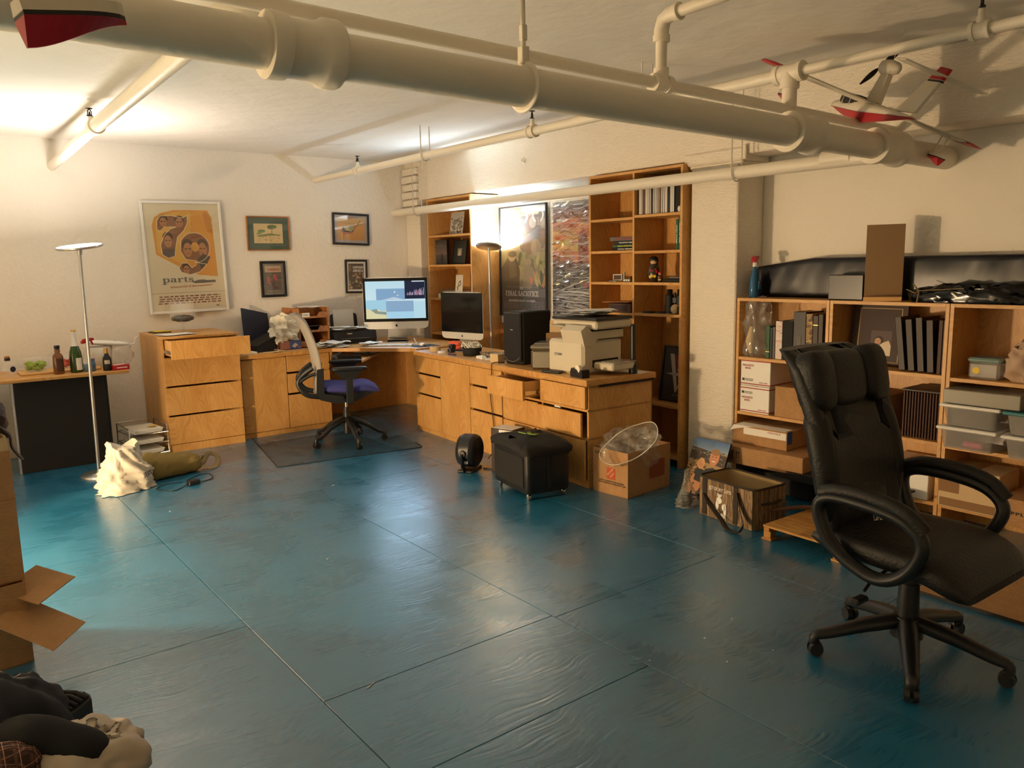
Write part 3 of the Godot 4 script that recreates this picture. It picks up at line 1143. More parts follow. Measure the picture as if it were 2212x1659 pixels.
func low_cases():
	case_east("low_bookcase", "low birch bookcase unit with white mailing boxes next to column", -3.245, -2.582, 4.42, 1.262, [0.872, 0.5, 0.16], 0.0, 0.32)
	case_east("low_bookcase", "low birch bookcase unit with dark photo mat behind black chair", -2.578, -1.893, 4.42, 1.262, [0.872, 0.5, 0.16], 0.0, 0.32)
	case_east("low_bookcase", "low birch bookcase unit with plastic storage bins at right edge", -1.889, -1.2, 4.42, 1.262, [0.866, 0.495, 0.16], 0.0, 0.32)

# ---------- pictures ----------
func picture(label: String, w: float, h: float, x: Transform3D, fw: float, fm: Material, m: Material, matte := 0.0, mm: Material = null, th := 0.02, glass := true, cat := "picture") -> Node3D:
	var t := thing("framed_picture", label, cat)
	t.transform = x
	var a := S()
	for s in [-1.0, 1.0]:
		box(a, Vector3(s * (w / 2 - fw / 2), 0, th / 2), Vector3(fw, h, th), 0.003)
		box(a, Vector3(0, s * (h / 2 - fw / 2), th / 2), Vector3(w - fw * 2, fw, th), 0.003)
	obj("frame", a, fm, t)
	a = S()
	box(a, Vector3(0, 0, 0.004), Vector3(w - fw, h - fw, 0.006))
	obj("backing", a, mm if mm else M.paper, t)
	decal(t, "print", w - fw * 2 - matte * 2, h - fw * 2 - matte * 2, T(Vector3(0, 0, 0.0085)), m)
	if glass:
		a = S()
		box(a, Vector3(0, 0, 0.0125), Vector3(w - fw * 1.6, h - fw * 1.6, 0.002))
		obj("glass_pane", a, M.picture_glass, t)
	return t

func pictures():
	# wrapped film poster with the figure 79
	var p := Pic.new(420, 640, Color("ddd2b4"))
	p.poly([[0.14, 0.13], [0.22, 0.09], [0.40, 0.06], [0.85, 0.06], [0.9, 0.13], [0.92, 0.69], [0.66, 0.67], [0.44, 0.60], [0.12, 0.47], [0.1, 0.2]], Color("d99a35"))
	p.poly([[0.16, 0.14], [0.4, 0.08], [0.62, 0.08], [0.6, 0.3], [0.5, 0.58], [0.14, 0.45]], Color("dcae4c"))
	p.poly([[0.78, 0.08], [0.84, 0.07], [0.88, 0.14], [0.9, 0.3], [0.82, 0.25]], Color("c98a2c"))
	var seven := [[0.17, 0.16], [0.22, 0.115], [0.36, 0.11], [0.5, 0.135], [0.57, 0.108], [0.57, 0.17], [0.51, 0.25], [0.42, 0.31], [0.385, 0.4], [0.36, 0.49], [0.27, 0.505], [0.2, 0.47], [0.19, 0.38], [0.25, 0.29], [0.33, 0.235], [0.42, 0.215], [0.26, 0.215], [0.2, 0.255], [0.16, 0.24]]
	var nine := []
	for k in 22:
		var q := -2.4 + 4.1 * k / 21.0
		nine.append([0.64 + 0.2 * cos(q), 0.41 + 0.14 * sin(q)])
	nine += [[0.78, 0.57], [0.68, 0.64], [0.54, 0.665], [0.43, 0.64], [0.40, 0.6], [0.44, 0.555], [0.52, 0.555], [0.57, 0.6], [0.63, 0.58], [0.645, 0.535], [0.5, 0.52], [0.44, 0.44], [0.46, 0.34]]
	for sh in [seven, nine]:
		p.poly(sh, Color("8a5a38"))
	var faces := [[0.25, 0.165, 0.055, 0.045], [0.46, 0.17, 0.06, 0.045], [0.29, 0.34, 0.06, 0.06], [0.54, 0.42, 0.07, 0.07], [0.74, 0.42, 0.065, 0.07], [0.5, 0.61, 0.05, 0.04]]
	for f in faces:
		p.disc(f[0], f[1] - f[3] * 0.5, f[2] * 1.1, f[3] * 0.8, Color("4a2f22"))
		p.disc(f[0], f[1] + f[3] * 0.15, f[2] * 0.85, f[3] * 0.95, Color("b47c50"))
		p.rect(f[0] - f[2] * 0.6, f[1] - 0.004, f[0] - f[2] * 0.1, f[1] + 0.006, Color("46301f"))
		p.rect(f[0] + f[2] * 0.15, f[1] - 0.004, f[0] + f[2] * 0.6, f[1] + 0.006, Color("46301f"))
		p.rect(f[0] - f[2] * 0.25, f[1] + f[3] * 0.6, f[0] + f[2] * 0.25, f[1] + f[3] * 0.7, Color("7a4030"))
	p.poly([[0.2, 0.47], [0.24, 0.42], [0.36, 0.42], [0.37, 0.49], [0.27, 0.505]], Color("5d5248"))
	p.poly([[0.66, 0.52], [0.74, 0.47], [0.84, 0.5], [0.78, 0.57], [0.7, 0.62]], Color("4a3a30"))
	p.disc(0.64, 0.405, 0.055, 0.045, Color("d6a040"))
	for sh in [seven, nine]:
		p.path(sh + [sh[0]], 0.008, Color("e9dcb8"))
	p.rect(0.0, 0.832, 1.0, 0.836, Color("8d8268"))
	p.words(0.08, 0.86, 0.93, 0.945, 4, Color("8c5a48"), 4)
	p.rect(0.86, 0.965, 0.9, 0.975, Color("55504a"))
	p.poly([[0.55, 0.735], [0.66, 0.715], [0.74, 0.715], [0.74, 0.722], [0.88, 0.722], [0.88, 0.745], [0.74, 0.748], [0.6, 0.748]], Color("6a6258"))
	var m := p.mat(0.35)
	var x := T(Vector3(2.113, 1.632, NORTH + 0.03), 0.0, -0.012, 0.012)
	var t := picture("large film poster in white frame with the figure 79 in orange", 0.70, 1.0, x, 0.022, M.white, m, 0.0, null, 0.022, true, "poster")
	text(t, "parts", T(Vector3(-0.085, -0.208, 0.0105)), 0.062, 0.27, M.ink_grey, "Droid Serif", true, true)
	text(t, "What is life if not a gamble?", T(Vector3(0.03, -0.262, 0.0105), 0.0, 0.0, 0.03), 0.022, 0.38, M.ink_orange, "Droid Serif", true, true)
	# ink drawing with trees
	p = Pic.new(256, 180, Color("d8c290"))
	var r := RandomNumberGenerator.new()
	r.seed = 8
	p.disc(0.64, 0.16, 0.17, 0.1, Color("5d7a48"))
	p.disc(0.56, 0.2, 0.08, 0.08, Color("4d6a3c"))
	p.disc(0.27, 0.38, 0.13, 0.08, Color("5f8a44"))
	p.disc(0.17, 0.5, 0.07, 0.06, Color("6a9a50"))
	p.path([[0.62, 0.52], [0.63, 0.3], [0.58, 0.2]], 0.016, Color("4a3c28"))
	p.path([[0.63, 0.32], [0.7, 0.18]], 0.012, Color("4a3c28"))
	p.path([[0.26, 0.55], [0.27, 0.42]], 0.012, Color("4a3c28"))
	p.poly([[0.1, 0.62], [0.3, 0.55], [0.52, 0.5], [0.93, 0.56], [0.9, 0.62], [0.6, 0.6], [0.2, 0.68]], Color("7c8a58"))
	for k in 60:
		var xx := r.randf_range(0.1, 0.9)
		var yy := r.randf_range(0.58, 0.9)
		p.path([[xx, yy], [xx + r.randf_range(-0.04, 0.06), yy + r.randf_range(0.02, 0.07)]], 0.007, Color("5a4c34"))
	t = picture("ink drawing of two trees in green mount and thin wood frame", 0.425, 0.325, T(Vector3(2.91, 1.852, NORTH + 0.004), 0.0, 0.0, -0.004), 0.011, M.oak, p.mat(0.7), 0.058, mat("mount_green", Color("35594f"), 0.8))
	# boat picture
	p = Pic.new(256, 180, Color("cf9a4c"))
	p.fade(0.0, 0.35, Color("c9a566"), Color("cc9a50"))
	p.fade(0.35, 1.0, Color("d0994a"), Color("bf8a40"))
	p.path([[0.0, 0.2], [1.0, 0.28]], 0.012, Color("8f7040"))
	p.poly([[0.16, 0.62], [0.22, 0.38], [0.34, 0.58], [0.58, 0.52], [0.6, 0.6], [0.45, 0.66]], Color("33262a"))
	p.poly([[0.22, 0.38], [0.6, 0.3], [0.62, 0.5], [0.5, 0.62], [0.36, 0.56]], Color("a8a070"))
	p.path([[0.58, 0.55], [0.86, 0.08]], 0.02, Color("44362c"))
	p.path([[0.5, 0.5], [0.7, 0.3], [0.85, 0.3]], 0.01, Color("6a5236"))
	p.poly([[0.2, 0.66], [0.6, 0.64], [0.55, 0.72], [0.24, 0.76]], Color("b06a4c"))
	t = picture("beached boat picture with orange sand in black frame", 0.415, 0.325, T(Vector3(3.79, 1.901, NORTH + 0.004), 0.0, -0.02, -0.036), 0.022, M.black, p.mat(0.6), 0.03, mat("mount_grey", Color("a9a09a"), 0.8))
	# two comic books in frames
	p = Pic.new(200, 300, Color("5a524c"))
	p.rect(0, 0, 1, 0.24, Color("b8a488"))
	p.specks(36, 0.08, 0.34, 0.92, 0.9, 0.02, 0.07, [Color("2c2624"), Color("3a322e"), Color("6e3034"), Color("474038")], 3)
	p.poly([[0.1, 0.42], [0.22, 0.36], [0.3, 0.5], [0.26, 0.6], [0.36, 0.66], [0.2, 0.68], [0.08, 0.55]], Color("a84450"))
	p.poly([[0.5, 0.34], [0.62, 0.3], [0.72, 0.36], [0.66, 0.5], [0.8, 0.42], [0.72, 0.58], [0.56, 0.5]], Color("b04450"))
	p.rect(0.05, 0.93, 0.95, 0.96, Color("988c78"))
	t = picture("framed comic book with red figures on grey, left of the pair", 0.255, 0.35, T(Vector3(2.93, 1.412, NORTH + 0.004), 0.0, 0.0, 0.0), 0.024, M.black, p.mat(0.5), 0.022, mat("mount_dim", Color("77726a"), 0.8))
	text(t, "DAREDEVIL", T(Vector3(0.01, 0.092, 0.0095)), 0.022, 0.12, M.ink_red, "Droid Sans")
	p = Pic.new(200, 300, Color("4a4038"))
	p.specks(90, 0.03, 0.36, 0.97, 0.97, 0.03, 0.08, [Color("b09a72"), Color("33302e"), Color("8a7458"), Color("c8b690"), Color("5a3430"), Color("38404a")], 9, 0.8, 1.0)
	p.specks(50, 0.05, 0.4, 0.95, 0.95, 0.01, 0.025, [Color("22201e"), Color("d8c8a0"), Color("8a3030")], 10)
	p.rect(0.03, 0.06, 0.18, 0.3, Color("7a6448"))
	t = picture("framed comic book crowded with tan figures beside the lit computer", 0.255, 0.348, T(Vector3(3.825, 1.415, NORTH + 0.004), 0.0, 0.0, -0.02), 0.02, M.black, p.mat(0.5), 0.02)
	text(t, "CAPTAIN", T(Vector3(0.02, 0.094, 0.0095)), 0.025, 0.115, M.ink_white, "Droid Sans")
	text(t, "AMERICA", T(Vector3(0.02, 0.06, 0.0095)), 0.025, 0.115, M.ink_white, "Droid Sans")
	# war film poster on the east wall
	p = Pic.new(420, 620, Color("2c2c2c"))
	p.fade(0.0, 0.4, Color("b9a58c"), Color("a39a84"))
	p.fade(0.4, 0.72, Color("8f8a68"), Color("57502f"))
	p.fade(0.72, 1.0, Color("302d29"), Color("2a2a2b"))
	p.specks(60, 0.0, 0.0, 0.75, 0.3, 0.06, 0.14, [Color("d98e4a"), Color("e8c08a"), Color("c9743a"), Color("d8b890")], 21)
	p.specks(46, 0.5, 0.1, 1.0, 0.4, 0.05, 0.12, [Color("6a6460"), Color("8a7c70"), Color("7a5a48"), Color("9a8a78")], 22)
	p.path([[0.52, 0.2], [0.54, 0.3], [0.5, 0.36]], 0.012, Color("4a4038"))
	p.path([[0.54, 0.26], [0.85, 0.18]], 0.02, Color("57483c"))
	p.specks(90, 0.0, 0.46, 1.0, 0.7, 0.012, 0.04, [Color("8a8450"), Color("6a6a3c"), Color("a39a5c"), Color("4c5030"), Color("a87a40")], 23, 2.4, 0.6)
	p.poly([[0.0, 0.56], [0.1, 0.5], [0.2, 0.42], [0.3, 0.42], [0.4, 0.52], [0.44, 0.62], [0.42, 0.72], [0.0, 0.74]], Color("3c3830"))
	p.disc(0.25, 0.455, 0.085, 0.045, Color("b09a80"))
	p.disc(0.26, 0.43, 0.1, 0.03, Color("5c5446"))
	p.poly([[0.18, 0.5], [0.34, 0.5], [0.36, 0.64], [0.2, 0.66]], Color("5d543f"))
	p.disc(0.63, 0.505, 0.06, 0.035, Color("8a7a5c"))
	p.poly([[0.52, 0.56], [0.62, 0.52], [0.72, 0.56], [0.74, 0.68], [0.66, 0.76], [0.42, 0.74], [0.44, 0.64]], Color("7a6c4c"))
	p.poly([[0.44, 0.58], [0.52, 0.54], [0.5, 0.66], [0.42, 0.68]], Color("94845e"))
	p.poly([[0.66, 0.64], [0.72, 0.66], [0.7, 0.71], [0.65, 0.71]], Color("c8603c"))
	for c in [[0.15, 0.1], [0.49, 0.09], [0.83, 0.085]]:
		for s in [-1.0, 1.0]:
			var pts := []
			for k in 8:
				var q := -1.0 + 2.2 * k / 7.0
				pts.append([c[0] + s * (0.1 - 0.035 * q * q), c[1] + 0.045 * q])
				p.disc(pts[k][0] + s * 0.012, pts[k][1], 0.014, 0.007, Color("efeae0"), s * 0.6)
			p.path(pts, 0.008, Color("efeae0"))
		p.rect(c[0] - 0.06, c[1] - 0.005, c[0] + 0.06, c[1] + 0.02, Color("5f5148"))
	p.rect(0.1, 0.738, 0.4, 0.741, Color("c8c2b6"))
	p.rect(0.52, 0.738, 0.85, 0.741, Color("c8c2b6"))
	p.rect(0.1, 0.828, 0.85, 0.83, Color("8a867e"))
	p.words(0.05, 0.875, 0.95, 0.95, 4, Color("5c5a58"), 14)
	t = picture("war film poster in black frame behind the tilted lamp", 0.715, 1.045, T(Vector3(4.715, 1.535, -5.885), -PI / 2, -0.012, 0.0), 0.018, M.black, p.mat(0.4), 0.0, null, 0.024, true, "poster")
	text(t, "THE", T(Vector3(-0.025, -0.252, 0.0105)), 0.024, 0.06, M.ink_white, "Droid Serif", false)
	text(t, "FINAL SACRIFICE", T(Vector3(-0.02, -0.302, 0.0105)), 0.046, 0.50, M.ink_white, "Droid Serif", false)
	text(t, "FOR COUNTRY. FOR DUTY. FOR HONOUR", T(Vector3(-0.02, -0.37, 0.0105)), 0.018, 0.40, M.ink_white, "Droid Serif", false)
	# second poster, wrapped in stretch film
	p = Pic.new(300, 620, Color("3a3634"))
	p.fade(0.0, 0.06, Color("8a8680"), Color("8c8078"))
	p.fade(0.06, 0.3, Color("6a4038"), Color("b8864a"))
	p.fade(0.3, 0.5, Color("c4973f"), Color("96552f"))
	p.fade(0.5, 0.6, Color("6a4434"), Color("3c3634"))
	p.specks(40, 0.0, 0.15, 1.0, 0.5, 0.05, 0.16, [Color("c06a38"), Color("b0a04c"), Color("d09a50"), Color("a85a34")], 31, 0.4)
	p.poly([[0.5, 0.3], [0.56, 0.24], [0.62, 0.24], [0.67, 0.3], [0.68, 0.52], [0.5, 0.52]], Color("823e2e"))
	p.poly([[0.8, 0.29], [0.86, 0.22], [0.93, 0.22], [1.0, 0.29], [1.0, 0.55], [0.8, 0.55]], Color("463834"))
	p.disc(0.59, 0.25, 0.045, 0.022, Color("9a4434"))
	t = thing("wrapped_poster", "orange poster wrapped in clear stretch film beside tall bookcase", "poster")
	t.transform = T(Vector3(4.72, 1.53, -5.11), -PI / 2, -0.01, 0.0)
	var a := S()
	box(a, Vector3(0, 0, 0.008), Vector3(0.70, 1.05, 0.016), 0.003)
	obj("board", a, M.paper, t)
	decal(t, "print", 0.68, 1.03, T(Vector3(0, 0, 0.0166)), p.mat(0.5))
	text(t, "THE FAL", T(Vector3(0.17, -0.205, 0.017)), 0.05, 0.30, M.ink_red, "Droid Sans")
	a = S()
	r.seed = 77
	for k in 120:
		var yy := r.randf_range(-0.5, 0.42)
		if r.randf() < 0.3:
			yy = -0.33 + r.randf_range(-0.08, 0.08)
		var sl := r.randf_range(-0.16, 0.03) if k % 4 else r.randf_range(0.1, 0.4)
		var x0 := r.randf_range(-0.35, 0.0)
		var x1 := minf(0.35, x0 + r.randf_range(0.15, 0.6))
		var y1 := clampf(yy + sl * (x1 - x0), -0.52, 0.52)
		var wd := r.randf_range(0.0006, 0.0022)
		tube(a, [Vector3(x0, yy, 0.019), Vector3((x0 + x1) / 2, (yy + y1) / 2 + r.randf_range(-0.006, 0.006), 0.021), Vector3(x1, y1, 0.019)], [wd * 0.3, wd, wd * 0.3], 5)
	var film := obj("stretch_film_strands", a, M.ribbon, t)
	film.set_meta("kind", "stuff")
	a = S()
	var rows := []
	var f := noise(5, 6.0, 3)
	for k in 41:
		var row := []
		for i in 13:
			var u := i / 12.0
			var v := k / 40.0
			row.append(Vector3((u - 0.5) * 0.71, (v - 0.5) * 1.06, 0.0195 + 0.004 * f.get_noise_2d(u * 2.0, v * 14.0)))
		rows.append(row)
	sheet(a, rows)
	obj("stretch_film", a, M.film_thin, t)

# ---------- chairs (face local +z) ----------
func star_base(t: Node3D, first: float, r: float, m: Material, hub_y: float, low_y: float, thick: float, wheel: float):
	for k in 5:
		var q := first + TAU * k / 5.0
		var d := Vector3(sin(q), 0, cos(q))
		var a := S()
		var tip_y := wheel * 2.0 + 0.022
		tube(a, curve([Vector3(0, hub_y, 0) + d * 0.02, d * r * 0.45 + Vector3(0, lerpf(hub_y, tip_y, 0.32), 0), d * r * 0.85 + Vector3(0, tip_y + 0.012, 0), d * r + Vector3(0, tip_y, 0), d * r * 1.02 + Vector3(0, tip_y - 0.03, 0)], 4), [thick, thick, thick, thick, thick * 0.95, thick * 0.9, thick * 0.85, thick * 0.8, thick * 0.76, thick * 0.72, thick * 0.7, thick * 0.68, thick * 0.66, thick * 0.66, thick * 0.64, thick * 0.62, thick * 0.6], 10, false, 0.8)
		var leg := obj("leg", a, m, t)
		a = S()
		var c := d * r * 1.0 + Vector3(0, wheel, 0)
		var ax := d.cross(Vector3.UP)
		for s in [-1.0, 1.0]:
			cyl(a, c + ax * s * 0.006, c + ax * s * 0.024, wheel, wheel * 0.86, 20)
		cyl(a, c - ax * 0.006, c + ax * 0.006, wheel * 0.5, -1.0, 12)
		pillow(a, c + Vector3(0, wheel * 0.55, 0), Vector3(0.02, wheel * 0.62, 0.02), 0.7, 1.0, Transform3D(), 12, 8)
		obj("caster", a, M.plastic_dark, leg)

func office_chair():
	var yaw := 1.18
	var t := thing("office_chair", "office chair with blue seat and tall grey mesh back at the desk", "chair", Vector3(2.97, 0, -6.2), yaw)
	var m: Material = M.plastic_dark
	star_base(t, -0.166 - yaw, 0.315, m, 0.215, 0.06, 0.03, 0.03)
	var a := S()
	cyl(a, Vector3(0, 0.09, 0), Vector3(0, 0.27, 0), 0.034, 0.03, 18)
	cyl(a, Vector3(0, 0.27, 0), Vector3(0, 0.32, 0), 0.026, 0.024, 18)
	obj("column", a, m, t)
	a = S()
	cyl(a, Vector3(0, 0.3, 0), Vector3(0, 0.44, 0), 0.013, -1.0, 14)
	obj("gas_lift", a, M.chrome, t)
	a = S()
	prism(a, [[-0.2, 0.50], [-0.22, 0.42], [-0.1, 0.385], [0.06, 0.39], [0.2, 0.45], [0.24, 0.475], [0.2, 0.49]], -0.19, 0.19, T(Vector3(0, 0, 0), -PI / 2))
	obj("seat_pan", a, m, t)
	a = S()
	cyl(a, Vector3(0.12, 0.43, 0.1), Vector3(0.25, 0.40, 0.12), 0.008, 0.006, 8)
	pillow(a, Vector3(0.27, 0.4, 0.12), Vector3(0.03, 0.012, 0.02))
	obj("tilt_lever", a, m, t)
	a = S()
	var rings := []
	for k in 15:
		var v := k / 14.0
		var z := lerpf(-0.22, 0.27, v)
		var hw := 0.235 * (0.88 + 0.12 * sin(v * PI)) * (1.0 if v < 0.92 else 0.95)
		var top := 0.535 - 0.05 * pow(maxf(0.0, (v - 0.72) / 0.28), 2.0) + 0.006 * sin(v * 9.0)
		var th := 0.065 * minf(1.0, minf(v, 1.0 - v) * 6.0 + 0.4)
		var ring := []
		for i in 20:
			var q := TAU * i / 20.0
			ring.append(Vector3(hw * spow(cos(q), 0.35), top - th / 2 + th / 2 * spow(sin(q), 0.6), z))
		rings.append(ring)
	loft(a, rings)
	obj("seat", a, M.blue_cloth, t)
	# mesh back: a thin curved shell with a rim
	a = S()
	rings = []
	for k in 19:
		var v := k / 18.0
		var y := lerpf(0.46, 1.135, v)
		var z := -0.25 - 0.035 * sin(v * PI) * 0.5 - 0.14 * pow(v, 1.6) + 0.05 * sin(v * 3.0)
		if v > 0.9:
			z -= (v - 0.9) * 0.35
		var hw := 0.2 * (0.72 + 0.34 * sin(clampf(v * 1.15 + 0.12, 0.0, 1.0) * PI * 0.62))
		var th := 0.019
		var ring := []
		for i in 24:
			var q := TAU * i / 24.0
			var xx := hw * spow(cos(q), 0.3)
			ring.append(Vector3(xx, y, z + 0.045 * pow(absf(xx) / 0.2, 2.0) + th * spow(sin(q), 0.5)))
		rings.append(ring)
	loft(a, rings)
	obj("backrest", a, M.grey_mesh, t)
	# open loop behind the lumbar and uprights
	a = S()
	for s in [-1.0, 1.0]:
		tube(a, curve([Vector3(s * 0.15, 0.44, -0.2), Vector3(s * 0.16, 0.47, -0.33), Vector3(s * 0.15, 0.56, -0.39), Vector3(s * 0.15, 0.63, -0.35), Vector3(s * 0.17, 0.69, -0.27)], 5), 0.017, 10, false, 1.3)
		tube(a, curve([Vector3(s * 0.15, 0.57, -0.385), Vector3(s * 0.16, 0.62, -0.31), Vector3(s * 0.17, 0.64, -0.25)], 5), 0.014, 10)
	tube(a, [Vector3(-0.15, 0.58, -0.385), Vector3(0.15, 0.58, -0.385)], 0.016, 10)
	obj("back_frame", a, m, t)
	a = S()
	for s in [-1.0, 1.0]:
		prism(a, [[-0.235, 0.68], [-0.18, 0.69], [-0.185, 0.48], [-0.03, 0.45], [-0.03, 0.415], [-0.2, 0.43], [-0.25, 0.47]], s * 0.235, s * 0.205, T(Vector3.ZERO, -PI / 2))
	obj("side_bracket", a, m, t)
	for s in [-1.0, 1.0]:
		a = S()
		box(a, Vector3(s * 0.27, 0.54, 0.02), Vector3(0.028, 0.29, 0.058), 0.008)
		box(a, Vector3(s * 0.25, 0.41, 0.02), Vector3(0.07, 0.05, 0.06), 0.008)
		prism(a, [[-0.03, 0.6], [0.07, 0.6], [0.13, 0.665], [-0.1, 0.665]], s * 0.255, s * 0.285, T(Vector3.ZERO, -PI / 2))
		var ar := obj("armrest", a, m, t)
		a = S()
		pillow(a, Vector3(s * 0.27, 0.683, 0.025), Vector3(0.042, 0.017, 0.145), 0.5, 0.45)
		obj("arm_pad", a, M.black, ar)

func leather_chair():
	var yaw := -0.03
	var t := thing("executive_chair", "black leather high back executive chair on five casters", "chair", Vector3(2.898, 0, -1.322), yaw)
	var m: Material = M.plastic_dark
	star_base(t, 0.19 - yaw, 0.335, m, 0.15, 0.06, 0.036, 0.029)
	var a := S()
	cyl(a, Vector3(0, 0.09, 0), Vector3(0, 0.17, 0), 0.058, 0.05, 24)
	cyl(a, Vector3(0, 0.17, 0), Vector3(0, 0.30, 0), 0.04, 0.036, 24)
	cyl(a, Vector3(0, 0.30, 0), Vector3(0, 0.39, 0), 0.03, -1.0, 20)
	obj("column", a, m, t)
	a = S()
	box(a, Vector3(0, 0.385, -0.02), Vector3(0.22, 0.035, 0.3), 0.008)
	obj("seat_plate", a, m, t)
	a = S()
	tube(a, [Vector3(-0.08, 0.385, -0.02), Vector3(-0.24, 0.36, -0.02), Vector3(-0.28, 0.335, -0.02)], 0.006, 8)
	box(a, Vector3(-0.31, 0.31, -0.02), Vector3(0.07, 0.022, 0.035), 0.006, T(Vector3(-0.0, 0.0, 0)))
	obj("tilt_lever", a, m, t)
	# seat cushion with a rolled front
	a = S()
	var rings := []
	for k in 21:
		var v := k / 20.0
		var z := lerpf(-0.27, 0.31, v)
		var hw := 0.27 * (0.86 + 0.14 * sin(clampf(v * 1.2, 0, 1) * PI * 0.55))
		if v > 0.85:
			hw *= 1.0 - 0.12 * pow((v - 0.85) / 0.15, 2.0)
		var drop := 0.075 * pow(maxf(0.0, (v - 0.6) / 0.4), 2.2)
		var th := 0.125 * (1.0 - 0.75 * pow(absf(v - 0.5) * 2.0, 8.0))
		var ring := []
		for i in 28:
			var q := TAU * i / 28.0
			var xx := hw * spow(cos(q), 0.4)
			var yy := 0.465 - drop + th / 2 * spow(sin(q), 0.65)
			if sin(q) > 0.0:
				yy += 0.008 * cos(clampf(xx / hw, -1.0, 1.0) * PI) * sin(v * PI)
			ring.append(Vector3(xx, yy, z))
		rings.append(ring)
	loft(a, rings)
	obj("seat", a, M.leather, t)
	# back shell
	a = S()
	rings = []
	for k in 25:
		var v := k / 24.0
		var y := lerpf(0.44, 1.165, v)
		var z := -0.235 - 0.17 * v + 0.045 * sin(v * PI * 1.15)
		if v > 0.9:
			z -= pow((v - 0.9) / 0.1, 2.0) * 0.04
		var hw := lerpf(0.225, 0.265, sin(clampf(v * 1.35, 0, 1) * PI * 0.5))
		if v > 0.88:
			hw *= 1.0 - 0.16 * pow((v - 0.88) / 0.12, 2.0)
		var th := 0.05 * (1.0 - 0.35 * pow(absf(v - 0.5) * 2.0, 8.0))
		var ring := []
		for i in 28:
			var q := TAU * i / 28.0
			var xx := hw * spow(cos(q), 0.35)
			ring.append(Vector3(xx, y, z + 0.05 * pow(absf(xx) / 0.26, 2.0) + th * spow(sin(q), 0.6)))
		rings.append(ring)
	loft(a, rings)
	obj("backrest", a, M.leather, t)
	# pillows on the back
	var bx_ := T(Vector3(0, 1.045, -0.335), 0.0, -0.2)
	a = S()
	pillow(a, Vector3.ZERO, Vector3(0.15, 0.115, 0.07), 0.6, 0.5, bx_)
	for s in [-1.0, 1.0]:
		pillow(a, Vector3(s * 0.185, 0.0, 0.03), Vector3(0.075, 0.12, 0.06), 0.6, 0.6, bx_)
	obj("head_cushion", a, M.leather, t)
	a = S()
	pillow(a, Vector3.ZERO, Vector3(0.155, 0.135, 0.045), 0.5, 0.45, T(Vector3(0, 0.79, -0.27), 0.0, -0.2))
	pillow(a, Vector3.ZERO, Vector3(0.15, 0.085, 0.05), 0.6, 0.45, T(Vector3(0, 0.565, -0.215), 0.0, -0.12))
	obj("lumbar_cushion", a, M.leather, t)
	for s in [-1.0, 1.0]:
		a = S()
		tube(a, curve([Vector3(s * 0.2, 0.5, -0.2), Vector3(s * 0.225, 0.68, -0.215), Vector3(s * 0.23, 0.8, -0.24), Vector3(s * 0.22, 0.89, -0.27), Vector3(s * 0.2, 0.93, -0.3)], 5), [0.02, 0.03, 0.038, 0.044, 0.048, 0.05, 0.05, 0.05, 0.05, 0.05, 0.05, 0.05, 0.05, 0.05, 0.05, 0.05, 0.048, 0.046, 0.042, 0.036, 0.028], 12)
		obj("bolster", a, M.leather, t)
	# looped arms
	for s in [-1.0, 1.0]:
		a = S()
		var x: float = s * 0.3
		tube(a, curve([Vector3(x, 0.60, -0.2), Vector3(x, 0.655, -0.16), Vector3(x * 1.02, 0.66, -0.02), Vector3(x * 1.02, 0.635, 0.12), Vector3(x, 0.565, 0.185), Vector3(x * 0.97, 0.455, 0.135), Vector3(x * 0.95, 0.40, 0.05), Vector3(x * 0.95, 0.41, -0.04), Vector3(x * 0.97, 0.48, -0.15)], 6, true), 0.023, 12, true, 1.25)
		var ar := obj("armrest", a, m, t)
		a = S()
		tube(a, curve([Vector3(x, 0.665, -0.19), Vector3(x * 1.01, 0.688, -0.12), Vector3(x * 1.03, 0.69, 0.0), Vector3(x * 1.03, 0.665, 0.12), Vector3(x * 1.01, 0.61, 0.19)], 6), 0.026, 12, false, 1.1)
		obj("arm_pad", a, M.leather, ar)
	text(t, "La-Z-Boy", T(Vector3(-0.09, 0.5, 0.03) + Vector3(0, 0.055, -0.1), -0.5, -0.4), 0.03, 0.07, M.ink_white, "Droid Serif", false, true)

